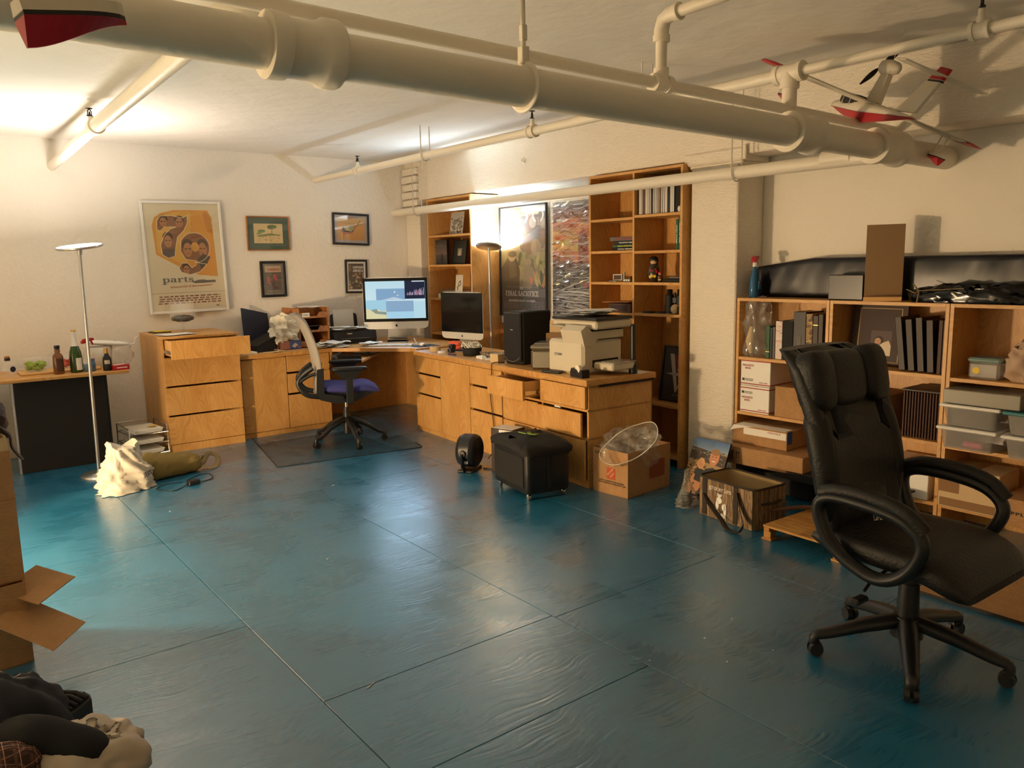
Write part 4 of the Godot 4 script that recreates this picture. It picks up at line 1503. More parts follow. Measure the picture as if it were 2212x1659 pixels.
# ---------- desk along the north wall ----------
func computer(called: String, label: String, at: Vector3, yaw: float, screen: Material, lit: bool, k := 1.0):
	var t := thing(called, label, "computer", at, yaw)
	t.scale = Vector3.ONE * k
	var a := S()
	prism(a, [[-0.11, 0], [0.11, 0], [0.10, 0.0], [0.10, 0.008], [-0.10, 0.008]], -0.1, 0.09, T(Vector3.ZERO, 0, 0, 0))
	box(a, Vector3(0, 0.004, 0), Vector3(0.21, 0.008, 0.19), 0.002)
	prism(a, [[-0.1, 0.006], [0.1, 0.006], [0.085, 0.2], [-0.085, 0.2]], -0.095, -0.085, T(Vector3(0, 0, 0.02), 0, 0.12))
	obj("stand", a, M.alu, t)
	a = S()
	# body: flat front, bulged back
	var w := 0.65
	var h := 0.518
	var rings := []
	for s in [[0.0, 1.0], [-0.006, 1.0], [-0.02, 0.9], [-0.035, 0.6], [-0.042, 0.2]]:
		var ring := []
		for i in 32:
			var q := TAU * i / 32.0
			ring.append(Vector3(w / 2 * s[1] * spow(cos(q), 0.16), 0.13 + h / 2 + h / 2 * s[1] * spow(sin(q), 0.16), s[0]))
		rings.append(ring)
	loft(a, rings)
	obj("case", a, M.alu_pale, t)
	a = S()
	box(a, Vector3(0, 0.13 + 0.075 + 0.2175, 0.002), Vector3(w - 0.006, 0.435, 0.004), 0.0015)
	obj("bezel_glass", a, M.screen_black, t)
	var sc := decal(t, "screen", w - 0.052, 0.375, T(Vector3(0, 0.13 + 0.075 + 0.2175, 0.0045)), screen)
	# fruit mark on the chin
	a = S()
	prism(a, ell(0, 0.165, 0.0105, 0.012, 20), 0.0005, 0.0012)
	prism(a, ell(0.004, 0.181, 0.002, 0.005, 10), 0.0005, 0.0012)
	obj("emblem", a, M.ink, t)
	if lit:
		var l := AreaLight3D.new()
		l.name = "screen_light"
		l.area_size = Vector2(w - 0.06, 0.37)
		l.light_color = Color(0.75, 0.88, 1.0)
		l.light_energy = 0.12
		l.shadow_enabled = true
		l.area_range = 10.0
		t.add_child(l)
		l.transform = T(Vector3(0, 0.13 + 0.075 + 0.2175, 0.008), PI)
	return t

func ell(cx: float, cy: float, rx: float, ry: float, n: int) -> Array:
	var a := []
	for i in n:
		var q := TAU * i / n
		a.append([cx + rx * cos(q), cy + ry * sin(q)])
	return a

func desk_things():
	var T0 := 0.757
	mat("screen_black", Color("101216"), 0.08)
	var p := Pic.new(512, 320, Color("bfe4f2"))
	p.fade(0.0, 0.55, Color("c4e8f6"), Color("d6f0f8"))
	p.rect(0.0, 0.5, 0.36, 1.0, Color("a9d9ee"))
	p.poly([[0.0, 0.72], [0.1, 0.77], [0.18, 0.73], [0.26, 0.8], [0.36, 0.78], [0.36, 1.0], [0.0, 1.0]], Color("e6dfae"))
	p.poly([[0.08, 0.76], [0.18, 0.73], [0.2, 0.8], [0.36, 0.82], [0.36, 0.9], [0.16, 0.86]], Color("8f9c94"))
	p.rect(0.18, 0.2, 0.66, 0.5, Color("86aed2"))
	p.poly([[0.26, 0.5], [0.48, 0.42], [0.66, 0.5]], Color("c2d6ea"))
	p.disc(0.49, 0.29, 0.014, 0.022, Color("f2f4ea"))
	p.disc(0.54, 0.385, 0.02, 0.014, Color("e4e8e4"))
	p.rect(0.34, 0.53, 0.8, 0.82, Color("8fb2d2"))
	p.rect(0.34, 0.82, 0.8, 0.99, Color("aedcf4"))
	p.rect(0.66, 0.0, 1.0, 0.48, Color("16233c"))
	p.rect(0.78, 0.0, 0.99, 0.03, Color("d8e2ec"))
	var r := RandomNumberGenerator.new()
	r.seed = 5
	for k in 60:
		var x := r.randf_range(0.69, 0.98)
		var hh := r.randf_range(0.02, 0.22) * (0.4 + (x - 0.69) * 2.0)
		p.line(x, 0.38, x + r.randf_range(-0.01, 0.01), 0.38 - hh, 0.006, [Color("c9a0b4"), Color("8a98c0"), Color("e0c8d0"), Color("b07088")][k % 4])
	p.im.generate_mipmaps()
	var sm := StandardMaterial3D.new()
	sm.albedo_color = Color("101216")
	sm.roughness = 0.1
	sm.emission_enabled = true
	sm.emission_texture = ImageTexture.create_from_image(p.im)
	sm.emission = Color.BLACK
	sm.emission_operator = BaseMaterial3D.EMISSION_OP_ADD
	sm.emission_energy_multiplier = 0.27
	M["screen_on"] = sm
	computer("desktop_computer", "silver desktop computer with its bright blue screen on", Vector3(3.95, T0, -7.0), -0.62, sm, true)
	var off := mat("screen_off", Color("17181a"), 0.07)
	computer("desktop_computer", "silver desktop computer with dark screen turned towards the room", Vector3(4.0, 0.742, -5.9), -1.39, off, false, 0.82)
	# keyboard and mouse
	var t := thing("keyboard", "thin white keyboard in front of the lit computer", "keyboard", Vector3(3.70, T0, -6.68), -0.72)
	var a := S()
	box(a, Vector3(0, 0.006, 0), Vector3(0.42, 0.009, 0.115), 0.002)
	obj("base", a, M.alu_pale, t)
	a = S()
	for k in 5:
		for i in 18:
			box(a, Vector3(-0.2 + 0.0235 * i, 0.013, -0.045 + 0.0225 * k), Vector3(0.019, 0.005, 0.018), 0.001)
	obj("keys", a, M.white, t).set_meta("kind", "stuff")
	t = thing("computer_mouse", "white oval mouse on a dark mat right of the keyboard", "mouse", Vector3(3.90, T0 + 0.003, -6.43), -0.7)
	a = S()
	pillow(a, Vector3(0, 0.012, 0), Vector3(0.028, 0.015, 0.055), 0.8, 0.9)
	obj("shell", a, M.white, t)
	a = S()
	box(a, Vector3(3.92, T0 + 0.0015, -6.43), Vector3(0.24, 0.003, 0.2), 0.001)
	tag(obj("mouse_mat", a, M.black_matte), "thin black mouse mat under the white mouse", "mouse mat")
	a = S()
	tube(a, curve([Vector3(4.08, T0 + 0.02, -6.85), Vector3(3.98, T0 + 0.05, -6.72), Vector3(3.93, T0 + 0.006, -6.6), Vector3(3.76, T0 + 0.006, -6.53), Vector3(3.74, T0 + 0.005, -6.56)], 8), 0.003, 6)
	tag(obj("white_cable", a, M.white), "white cable curling below the lit computer", "cable")
	# papers in front of the lit computer
	heap("loose_papers", "crumpled papers left of the keyboard", Vector3(3.60, T0, -6.86), 5, 0.2, 0.15, 0.03, 31)
	heap("loose_papers", "white and green papers curling over the worktop edge", Vector3(3.20, T0, -7.02), 6, 0.34, 0.25, 0.05, 37)
	# inkjet printer
	t = thing("inkjet_printer", "black inkjet printer with white paper standing in its feeder", "printer", Vector3(3.58, T0, -7.3), -0.12)
	a = S()
	prism(a, [[-0.16, 0], [0.15, 0], [0.165, 0.05], [0.15, 0.125], [-0.16, 0.135]], -0.22, 0.22, T(Vector3.ZERO, -PI / 2))
	obj("body", a, M.black, t)
	a = S()
	pillow(a, Vector3(0, 0.21, -0.15), Vector3(0.145, 0.1, 0.008), 0.3, 0.3, T(Vector3(0, 0.0, 0), 0, -0.12))
	obj("feeder", a, M.plastic_dark, t)
	a = S()
	box(a, Vector3(-0.005, 0.235, -0.145), Vector3(0.215, 0.22, 0.008), 0.001, T(Vector3.ZERO, 0, -0.1))
	obj("paper_stack", a, M.paper, t)
	a = S()
	box(a, Vector3(0, 0.055, 0.161), Vector3(0.3, 0.004, 0.006))
	obj("silver_trim", a, M.chrome, t)
	text(t, "Canon", T(Vector3(-0.06, 0.105, 0.160)), 0.013, 0.05, M.ink_white)
	heap("loose_papers", "sheets of paper spread over the inkjet printer lid", Vector3(3.52, T0 + 0.137, -7.22), 5, 0.36, 0.2, 0.03, 43)
	# oak letter organiser
	t = thing("letter_organizer", "oak desk organizer with three scooped trays and a white label", "organizer", Vector3(3.13, T0, -7.30), 0.08)
	for s in [-0.155, 0.155]:
		a = S()
		box(a, Vector3(s, 0.19, -0.03), Vector3(0.014, 0.38, 0.34), 0.003)
		obj("side_panel", a, M.oak, t)
	a = S()
	box(a, Vector3(0, 0.19, -0.19), Vector3(0.3, 0.36, 0.008))
	obj("back_panel", a, M.oak, t)
	for k in 3:
		a = S()
		var y := 0.01 + k * 0.135
		prism(a, [[-0.148, y], [0.148, y], [0.148, y + 0.055], [0.06, y + 0.055], [0.04, y + 0.02], [-0.04, y + 0.02], [-0.06, y + 0.055], [-0.148, y + 0.055]], 0.13, 0.142)
		box(a, Vector3(0, y + 0.005, -0.03), Vector3(0.296, 0.008, 0.32))
		obj("tray", a, M.oak, t)
	a = S()
	box(a, Vector3(-0.085, 0.313, 0.1435), Vector3(0.075, 0.04, 0.002))
	obj("label_card", a, M.paper, t)
	text(t, "PAPER", T(Vector3(-0.085, 0.313, 0.1446)), 0.012, 0.055, M.ink)
	a = S()
	sheet(a, wavy(0.0, 0.24, 0.28, 0.02, 9))
	var o := tag(obj("loose_papers", a, M.paper), "single sheet draped on top of the oak organizer", "papers")
	o.position = Vector3(3.14, T0 + 0.375, -7.28)
	a = S()
	box(a, Vector3(3.12, T0 + 0.2, -7.33), Vector3(0.26, 0.004, 0.25))
	tag(obj("grey_folder", a, M.ink_grey), "grey folder lying in the middle tray of the oak organizer", "folder")
	# dark blue board and grey binder
	t = thing("blue_board", "dark blue quilted board leaning against the wall on the desk", "board", Vector3(2.70, T0, -7.46), 0.35)
	a = S()
	prism(a, [[-0.16, 0.0], [0.15, 0.0], [0.17, 0.33], [-0.12, 0.40]], -0.009, 0.009, T(Vector3(0, 0.0, 0), 0, -0.2))
	obj("panel", a, M.navy, t)
	t = thing("grey_binder", "charcoal binder tilted against the blue quilted board", "binder", Vector3(2.66, T0, -7.22), 0.3)
	a = S()
	prism(a, [[-0.16, 0.0], [0.02, 0.0], [0.16, 0.10], [0.15, 0.155], [0.10, 0.15], [-0.16, 0.06]], -0.1, 0.1, T(Vector3(0, 0, 0)))
	obj("cover", a, M.black_matte, t)
	# tissue bundle in a carton
	t = thing("picture_carton", "low printed carton beside the oak organizer", "box", Vector3(2.86, T0, -7.2), 0.1)
	a = S()
	open_box(a, 0.22, 0.085, 0.2, 0.004)
	obj("carton", a, M.brown, t)
	p = Pic.new(128, 64, Color("8a5a48"))
	p.rect(0.45, 0.0, 1.0, 1.0, Color("3c4a78"))
	p.poly([[0.55, 0.6], [0.72, 0.25], [0.85, 0.5], [0.68, 0.85]], Color("a89a88"))
	p.disc(0.9, 0.75, 0.05, 0.1, Color("c03048"))
	decal(t, "print", 0.215, 0.08, T(Vector3(0, 0.0425, 0.1005)), p.mat())
	a = S()
	lump(a, Vector3(2.85, T0 + 0.17, -7.2), Vector3(0.095, 0.11, 0.085), 0.09, 9.0, 12, T0 + 0.02, 30, 18, 0.9, -1)
	tag(obj("crumpled_cloth", a, M.cloth_white), "crumpled cream paper bundle on the printed carton", "crumpled paper")
	a = S()
	box(a, Vector3(0, 0.01, 0), Vector3(0.14, 0.02, 0.1), 0.002)
	o = tag(obj("white_notebook", a, M.paper), "small white notebook at the left end of the worktop", "notebook")
	o.transform = T(Vector3(2.43, T0, -7.03), 0.1)
	a = S()
	for k in 6:
		box(a, Vector3(-0.12 + k * 0.055, 0.004 + 0.003 * (k % 3), 0.01 * (k % 2)), Vector3(0.07, 0.005, 0.04), 0.001, T(Vector3.ZERO, 0.3 * k))
	o = tag(obj("scrap_papers", a, M.cardboard_pale), "scraps of paper and cards along the worktop edge", "papers")
	o.transform = T(Vector3(2.72, T0, -7.0))
	o.set_meta("kind", "stuff")

func open_box(a: SurfaceTool, w: float, h: float, d: float, th: float):
	bx(a, Vector3(-w / 2, 0, -d / 2), Vector3(w / 2, th, d / 2))
	for s in [-1.0, 1.0]:
		box(a, Vector3(s * (w / 2 - th / 2), h / 2, 0), Vector3(th, h, d))
		box(a, Vector3(0, h / 2, s * (d / 2 - th / 2)), Vector3(w - th * 2, h, th))

func heap(called: String, label: String, at: Vector3, n: int, w: float, d: float, amp: float, seed_: int):
	var r := RandomNumberGenerator.new()
	r.seed = seed_
	var t := thing(called, label, "papers", at)
	for k in n:
		var a := S()
		sheet(a, wavy(0.0, w * r.randf_range(0.6, 1.0), d * r.randf_range(0.7, 1.0), amp * r.randf_range(0.3, 1.0), seed_ + k, Vector3(r.randf_range(-0.25, 0.25) * w, 0.002 + k * 0.005, r.randf_range(-0.25, 0.25) * d), r.randf_range(-0.6, 0.6)))
		obj("sheet", a, M.paper, t)

# ---------- things on the long counter ----------
func on_long(u: float, v: float) -> Vector3:
	# u metres from the far end, v metres in from the front edge
	return protos["long"] * Vector3(u, 0.742, -v)

func counter_things():
	var yaw := -1.6356
	# speaker
	var t := thing("loudspeaker", "black bookshelf loudspeaker standing on the long worktop", "speaker", on_long(1.43, 0.12), yaw + 0.1)
	var a := S()
	box(a, Vector3(0, 0.205, -0.16), Vector3(0.215, 0.41, 0.3), 0.012)
	obj("cabinet", a, M.black_matte, t)
	a = S()
	box(a, Vector3(0, 0.215, 0.0), Vector3(0.205, 0.375, 0.022), 0.008)
	obj("grille", a, M.plastic_dark, t)
	a = S()
	tube(a, curve([Vector3(-0.095, 0.06, 0.012), Vector3(-0.05, 0.032, 0.013), Vector3(0.0, 0.024, 0.013), Vector3(0.05, 0.032, 0.013), Vector3(0.095, 0.06, 0.012)], 5), 0.003, 6)
	obj("trim_arc", a, M.ink_grey, t)
	a = S()
	box(a, Vector3(0, 0.27, 0.0115), Vector3(0.03, 0.008, 0.002))
	obj("badge", a, M.alu, t)
	a = S()
	box(a, Vector3(0.02, 0.413, -0.15), Vector3(0.04, 0.006, 0.02), 0.001)
	tag(obj("clip", a, M.black), "tiny black clip lying on top of the loudspeaker", "clip").transform = t.transform
	# cable down the cabinet
	a = S()
	var c: Transform3D = protos["long"]
	var pts := []
	for q in [Vector3(1.33, 0.75, -0.1), Vector3(1.33, 0.752, 0.008), Vector3(1.325, 0.68, 0.016), Vector3(1.30, 0.5, 0.014), Vector3(1.33, 0.3, 0.014), Vector3(1.36, 0.1, 0.02), Vector3(1.38, 0.012, 0.1)]:
		pts.append(c * q)
	tube(a, curve(pts, 6), 0.0035, 6)
	tag(obj("speaker_cable", a, M.brown_deep), "dark cable hanging down the front of the long cabinet", "cable")
	# metal tin
	t = thing("metal_tin", "square silver metal tin with lid between speaker and beige printer", "tin", on_long(1.80, 0.2), yaw + 0.7)
	a = S()
	box(a, Vector3(0, 0.075, 0), Vector3(0.24, 0.15, 0.24), 0.018)
	obj("body", a, M.silver_tin, t)
	a = S()
	box(a, Vector3(0, 0.165, 0), Vector3(0.248, 0.035, 0.248), 0.014)
	box(a, Vector3(0, 0.187, 0), Vector3(0.2, 0.018, 0.2), 0.008)
	obj("lid", a, M.silver_tin, t)
	# carton behind
	t = thing("small_carton", "small brown carton behind the metal tin with raised flap", "box", on_long(1.62, 0.45), yaw + 0.6)
	a = S()
	open_box(a, 0.2, 0.24, 0.16, 0.004)
	obj("carton", a, M.cardboard_dark, t)
	a = S()
	box(a, Vector3(-0.04, 0.28, 0.06), Vector3(0.09, 0.1, 0.003), 0.0, T(Vector3(0, 0, 0.0), 0, -0.1))
	obj("flap", a, M.cardboard_pale, t)
	a = S()
	box(a, Vector3(-0.085, 0.12, 0.081), Vector3(0.02, 0.16, 0.002))
	box(a, Vector3(0.03, 0.12, 0.081), Vector3(0.08, 0.12, 0.002))
	obj("print", a, M.brown_deep, t)
	# beige laser printer
	t = thing("laser_printer", "beige laser printer with control panel and scanner lid", "printer", on_long(2.09, 0.30), yaw + 0.10)
	a = S()
	box(a, Vector3(-0.0, 0.12, 0), Vector3(0.36, 0.24, 0.40), 0.02)
	obj("body", a, M.beige, t)
	a = S()
	prism(a, [[-0.2, 0.245], [-0.2, 0.30], [0.12, 0.30], [0.17, 0.345], [0.225, 0.31], [0.205, 0.25], [0.19, 0.2], [0.1, 0.2], [0.06, 0.245]], -0.185, 0.02, T(Vector3.ZERO, -PI / 2))
	obj("control_tower", a, M.beige, t)
	a = S()
	box(a, Vector3(-0.085, 0.336, 0.17), Vector3(0.15, 0.004, 0.06), 0.001, T(Vector3(0, 0.0, 0), 0, 0.0))
	for k in 12:
		box(a, Vector3(-0.15 + 0.02 * (k % 6), 0.34, 0.155 + 0.022 * (k / 6)), Vector3(0.01, 0.005, 0.01))
	obj("keypad", a, M.beige_dark, t)
	a = S()
	box(a, Vector3(0.02, 0.345, -0.05), Vector3(0.44, 0.06, 0.36), 0.012)
	obj("scanner_bed", a, M.beige, t)
	a = S()
	box(a, Vector3(0.02, 0.385, -0.05), Vector3(0.45, 0.02, 0.37), 0.006)
	obj("scanner_lid", a, M.plastic_dark, t)
	a = S()
	box(a, Vector3(0.08, 0.275, -0.05), Vector3(0.2, 0.07, 0.3))
	obj("output_well", a, M.black_matte, t)
	a = S()
	box(a, Vector3(0.181, 0.075, -0.02), Vector3(0.004, 0.05, 0.26))
	obj("tray_slot", a, M.gap, t)
	a = S()
	box(a, Vector3(0.27, 0.062, -0.02), Vector3(0.19, 0.05, 0.24), 0.01)
	obj("paper_tray", a, M.beige, t)
	a = S()
	box(a, Vector3(0.31, 0.09, -0.02), Vector3(0.12, 0.012, 0.22), 0.003)
	obj("tray_cover", a, M.bin_plastic, t)
	a = S()
	box(a, Vector3(-0.07, 0.135, 0.201), Vector3(0.075, 0.016, 0.002))
	obj("badge", a, M.ink_grey, t)
	text(t, "SAMSUNG", T(Vector3(-0.085, 0.135, 0.2025)), 0.006, 0.04, M.ink_white)
	heap("loose_papers", "stack of white papers on the beige printer lid", on_long(2.11, 0.33) + Vector3(0, 0.397, 0), 7, 0.34, 0.25, 0.02, 53)
	# small things
	t = thing("tape_dispenser", "black desk tape dispenser at the worktop corner", "tape dispenser", on_long(2.31, 0.07), yaw - 0.1)
	a = S()
	prism(a, [[-0.07, 0], [0.075, 0], [0.075, 0.055], [0.05, 0.055], [0.03, 0.03], [0.005, 0.03], [-0.02, 0.05], [-0.06, 0.06], [-0.075, 0.03]], -0.03, 0.03)
	obj("body", a, M.black, t)
	a = S()
	cyl(a, Vector3(-0.012, 0.05, -0.011), Vector3(-0.012, 0.05, 0.011), 0.03, -1.0, 20)
	obj("tape_roll", a, M.cloth_white, t)
	t = thing("remote_control", "slim black remote control at the front of the worktop", "remote", on_long(2.02, 0.05), yaw + 0.25)
	a = S()
	box(a, Vector3(0, 0.009, 0), Vector3(0.17, 0.018, 0.04), 0.006)
	obj("shell", a, M.black, t)
	t = thing("flashlight", "long black metal flashlight standing on its head", "flashlight", on_long(2.42, 0.46), 0.0)
	a = S()
	lathe(a, [[0, 0], [0.03, 0], [0.03, 0], [0.03, 0.05], [0.022, 0.075], [0.019, 0.09], [0.019, 0.09], [0.0185, 0.33], [0.0185, 0.33], [0.017, 0.345], [0, 0.345]], 24)
	obj("barrel", a, M.plastic_dark, t)
	a = S()
	box(a, Vector3(0, 0.0015, 0), Vector3(0.26, 0.002, 0.12))
	var o := tag(obj("paper_strip", a, M.paper), "strip of white paper under the flashlight", "paper")
	o.transform = T(on_long(2.33, 0.5), yaw + 0.3)
	# between the computers and the speaker
	t = thing("tape_roll", "roll of masking tape on the near corner of the worktop", "tape", on_long(0.17, 0.12), 0.0)
	a = S()
	lathe(a, [[0.03, 0], [0.05, 0], [0.05, 0], [0.05, 0.045], [0.05, 0.045], [0.03, 0.045], [0.03, 0.045], [0.03, 0]], 28)
	obj("roll", a, M.cardboard_pale, t)
	t = thing("white_disc", "small white tape disc in front of the masking tape", "tape", on_long(0.33, 0.1), 0.0)
	a = S()
	lathe(a, [[0, 0], [0.04, 0], [0.04, 0], [0.04, 0.016], [0.012, 0.018], [0, 0.01]], 24)
	obj("roll", a, M.paper, t)
	for k in 2:
		t = thing("portable_drive", ["orange rubber cased drive, upper of two stacked", "orange rubber cased drive, lower of two stacked"][k], "hard drive", on_long(0.17, 0.34) + Vector3(0, 0.04 - 0.04 * k, 0), yaw + 0.5 + 0.15 * k, "orange drives by the computers")
		a = S()
		box(a, Vector3(0, 0.019, 0), Vector3(0.13, 0.038, 0.09), 0.014)
		obj("shell", a, M.orange, t)
		a = S()
		box(a, Vector3(0, 0.0385, 0), Vector3(0.03, 0.002, 0.02))
		obj("badge", a, M.ink_grey, t)
	t = thing("small_camera", "small black gadget standing beside the masking tape", "gadget", on_long(0.36, 0.19), yaw)
	a = S()
	pillow(a, Vector3(0, 0.05, 0), Vector3(0.028, 0.025, 0.028))
	box(a, Vector3(0, 0.02, 0.01), Vector3(0.05, 0.04, 0.06), 0.008)
	obj("shell", a, M.black, t)
	t = thing("cable_bowl", "dark low basket filled with tangled pale cables", "basket", on_long(0.68, 0.2), yaw)
	a = S()
	lathe(a, [[0, 0], [0.075, 0], [0.09, 0.07], [0.085, 0.07], [0.07, 0.006], [0, 0.006]], 24)
	obj("basket", a, M.black_matte, t)
	a = S()
	var r := RandomNumberGenerator.new()
	r.seed = 3
	for k in 14:
		var q := []
		for i in 6:
			q.append(Vector3(r.randf_range(-0.07, 0.07), r.randf_range(0.04, 0.12), r.randf_range(-0.07, 0.07)))
		tube(a, curve(q, 5), 0.005, 6)
	obj("cables", a, M.cloth_white, t).set_meta("kind", "stuff")
	t = thing("purple_pen", "short purple marker lying before the cable basket", "pen", on_long(0.55, 0.08), yaw + 0.1)
	a = S()
	cyl(a, Vector3(-0.06, 0.007, 0), Vector3(0.05, 0.007, 0), 0.007, -1.0, 10)
	cyl(a, Vector3(0.05, 0.007, 0), Vector3(0.065, 0.007, 0), 0.005, 0.002, 10)
	obj("barrel", a, mat("purple", Color("4a2a5a"), 0.5), t)
	# litter of cables and packets by the speaker
	a = S()
	for k in 26:
		var q := on_long(r.randf_range(0.85, 1.28), r.randf_range(0.1, 0.45))
		var s := Vector3(r.randf_range(0.03, 0.09), r.randf_range(0.008, 0.03), r.randf_range(0.02, 0.06))
		box(a, Vector3(0, s.y / 2, 0), s, 0.006, T(q, r.randf() * 3.0))
	o = tag(obj("desk_litter", a, M.paper), "scattered white packets and scraps left of the loudspeaker", "clutter")
	o.set_meta("kind", "stuff")
	a = S()
	for k in 12:
		var q := on_long(r.randf_range(0.85, 1.25), r.randf_range(0.15, 0.45))
		var w := []
		for i in 5:
			w.append(q + Vector3(r.randf_range(-0.08, 0.08), r.randf_range(0.006, 0.05), r.randf_range(-0.08, 0.08)))
		tube(a, curve(w, 5), 0.004, 6)
	o = tag(obj("cable_tangle", a, M.ink_grey), "tangle of grey cables on the worktop before the dark computer", "cables")
	o.set_meta("kind", "stuff")
	t = thing("beige_carton", "little beige carton against the loudspeaker", "box", on_long(1.25, 0.09), yaw + 0.1)
	a = S()
	box(a, Vector3(0, 0.035, 0), Vector3(0.1, 0.07, 0.07), 0.002)
	obj("carton", a, M.cardboard_pale, t)
	t = thing("grey_pouch", "flat grey zip pouch left of the loudspeaker", "pouch", on_long(1.12, 0.22), yaw + 0.3)
	a = S()
	pillow(a, Vector3(0, 0.022, 0), Vector3(0.11, 0.022, 0.05), 0.8, 0.7)
	obj("pouch", a, M.ink_grey, t)

# ---------- side table at the left ----------
func table_things():
	var t := thing("side_table", "narrow birch table with bottles on a dark panel base", "table", Vector3(0.0, 0, -6.8))
	var a := S()
	bx(a, Vector3(-0.3, 0.715, -0.68), Vector3(1.395, 0.738, 0.0), 0.002)
	obj("table_top", a, M.wood_x, t)
	a = S()
	box(a, Vector3(0.925, 0.357, -0.13), Vector3(0.625, 0.714, 0.02), 0.002)
	obj("front_panel", a, M.panel_black, t)
	for s in [0.605, 1.25]:
		a = S()
		box(a, Vector3(s - 0.004, 0.357, -0.16), Vector3(0.012, 0.714, 0.08), 0.001)
		obj("side_panel", a, M.alu if s < 1.0 else M.panel_black, t)
	a = S()
	box(a, Vector3(-0.15, 0.357, -0.3), Vector3(0.03, 0.714, 0.5))
	obj("end_leg", a, M.panel_black, t)
	var h := 0.7385
	# small gin bottle
	t = thing("gin_bottle", "small clear square bottle with black cap and dark round label", "bottle", Vector3(0.612, h, -7.12), 0.5)
	a = S()
	lathe(a, [[0, 0], [0.05, 0], [0.052, 0.008], [0.052, 0.085], [0.045, 0.1], [0.018, 0.112], [0.016, 0.125], [0, 0.125]], 24)
	obj("glass_body", a, M.glass, t)
	a = S()
	cyl(a, Vector3(0, 0.118, 0), Vector3(0, 0.14, 0), 0.02, -1.0, 18)
	obj("cap", a, M.black, t)
	a = S()
	cyl(a, Vector3(0, 0.14, 0), Vector3(0, 0.152, 0), 0.017, -1.0, 18)
	obj("wood_stopper", a, M.oak, t)
	a = S()
	cyl(a, Vector3(0, 0.02, 0.051), Vector3(0, 0.02, 0.0535), 0.0, 0.0, 4)
	bx(a, Vector3(-0.026, 0.02, 0.0525), Vector3(0.026, 0.088, 0.0545))
	obj("label_sheet", a, M.paper, t)
	a = S()
	prism(a, ell(0, 0.054, 0.022, 0.022, 24), 0.0546, 0.0556)
	obj("label_roundel", a, M.navy, t)
	# cutting board with two salad boxes
	a = S()
	box(a, Vector3(0.96, h + 0.009, -7.13), Vector3(0.56, 0.018, 0.22), 0.004)
	tag(obj("cutting_board", a, M.edge), "pale wooden cutting board under the salad boxes", "cutting board")
	food_box("salad_box", "clear plastic box of green lettuce on the cutting board", Vector3(0.80, h + 0.019, -7.14), mat("lettuce", Color("8fae3c"), 0.6), 2)
	food_box("tomato_box", "clear plastic box of red tomatoes behind the amber bottle", Vector3(1.01, h + 0.019, -7.19), mat("tomato", Color("b8322c"), 0.35), 1)
	# amber bottle
	t = thing("liqueur_bottle", "amber bottle with black cap on the side table", "bottle", Vector3(0.93, h, -6.955))
	a = S()
	lathe(a, [[0, 0], [0.036, 0], [0.038, 0.006], [0.038, 0.13], [0.034, 0.145], [0.017, 0.165], [0.021, 0.178], [0.017, 0.19], [0.016, 0.2], [0, 0.2]], 28)
	obj("glass_body", a, M.amber_glass, t)
	a = S()
	cyl(a, Vector3(0, 0.195, 0), Vector3(0, 0.222, 0), 0.02, -1.0, 20)
	obj("cap", a, M.black, t)
	a = S()
	arc_label(a, 0.0388, 0.02, 0.12, 0.2, 1.5)
	obj("label_sheet", a, M.brown, t)
	# champagne
	t = thing("champagne_bottle", "green champagne bottle with white foil neck, tallest on the table", "bottle", Vector3(1.055, h, -6.97))
	a = S()
	lathe(a, [[0, 0], [0.042, 0], [0.046, 0.006], [0.046, 0.13], [0.042, 0.16], [0.03, 0.2], [0.02, 0.235], [0.018, 0.25], [0, 0.25]], 30)
	obj("glass_body", a, M.green_glass, t)
	a = S()
	lathe(a, [[0.0285, 0.207], [0.0205, 0.237], [0.017, 0.3], [0.018, 0.305], [0.0175, 0.325], [0, 0.325]], 24)
	obj("neck_foil", a, M.white, t)
	a = S()
	lathe(a, [[0.018, 0.318], [0.0185, 0.332], [0.01, 0.336], [0, 0.336]], 20)
	obj("cap", a, M.gold, t)
	a = S()
	arc_label(a, 0.0466, 0.02, 0.115, 0.35, 1.0)
	obj("label_sheet", a, M.paper, t)
	a = S()
	arc_label(a, 0.0464, 0.012, 0.118, -1.1, 0.5)
	obj("dark_label", a, M.ink, t)
	# spray bottle
	spray_bottle("clear spray bottle of blue cleaner with red trigger on side table", Vector3(1.145, h, -6.955), 0.26, M.glass)
	# pitcher with film
	t = thing("plastic_tub", "tall white plastic tub with crumpled film and tray on top", "tub", Vector3(1.27, h, -7.19))
	a = S()
	lathe(a, [[0, 0], [0.075, 0], [0.08, 0.005], [0.09, 0.17], [0.087, 0.17], [0.076, 0.01], [0, 0.01]], 28)
	obj("tub", a, clear("tub_white", Color(0.9, 0.88, 0.82, 0.8), 0.3), t)
	a = S()
	pillow(a, Vector3(0.03, 0.2, 0), Vector3(0.17, 0.02, 0.08), 0.8, 0.8, T(Vector3.ZERO, 0, 0, -0.12))
	obj("foil_tray", a, M.white, t)
	a = S()
	tube(a, curve([Vector3(0.17, 0.18, 0), Vector3(0.23, 0.17, 0), Vector3(0.27, 0.18, 0), Vector3(0.275, 0.215, 0), Vector3(0.3, 0.235, 0)], 5), 0.006, 6)
	obj("tray_tail", a, M.white, t)
	a = S()
	lump(a, Vector3(0.15, 0.1, 0.0), Vector3(0.075, 0.085, 0.06), 0.04, 12.0, 4, 0.0, 24, 14)
	obj("film_wrap", a, M.film, t)
	t = thing("stout_bottle", "small black bottle with gold neck beside the red box", "bottle", Vector3(1.262, h, -6.9))
	a = S()
	lathe(a, [[0, 0], [0.031, 0], [0.033, 0.005], [0.033, 0.075], [0.03, 0.1], [0.016, 0.125], [0.014, 0.15], [0, 0.15]], 26)
	obj("glass_body", a, M.black, t)
	a = S()
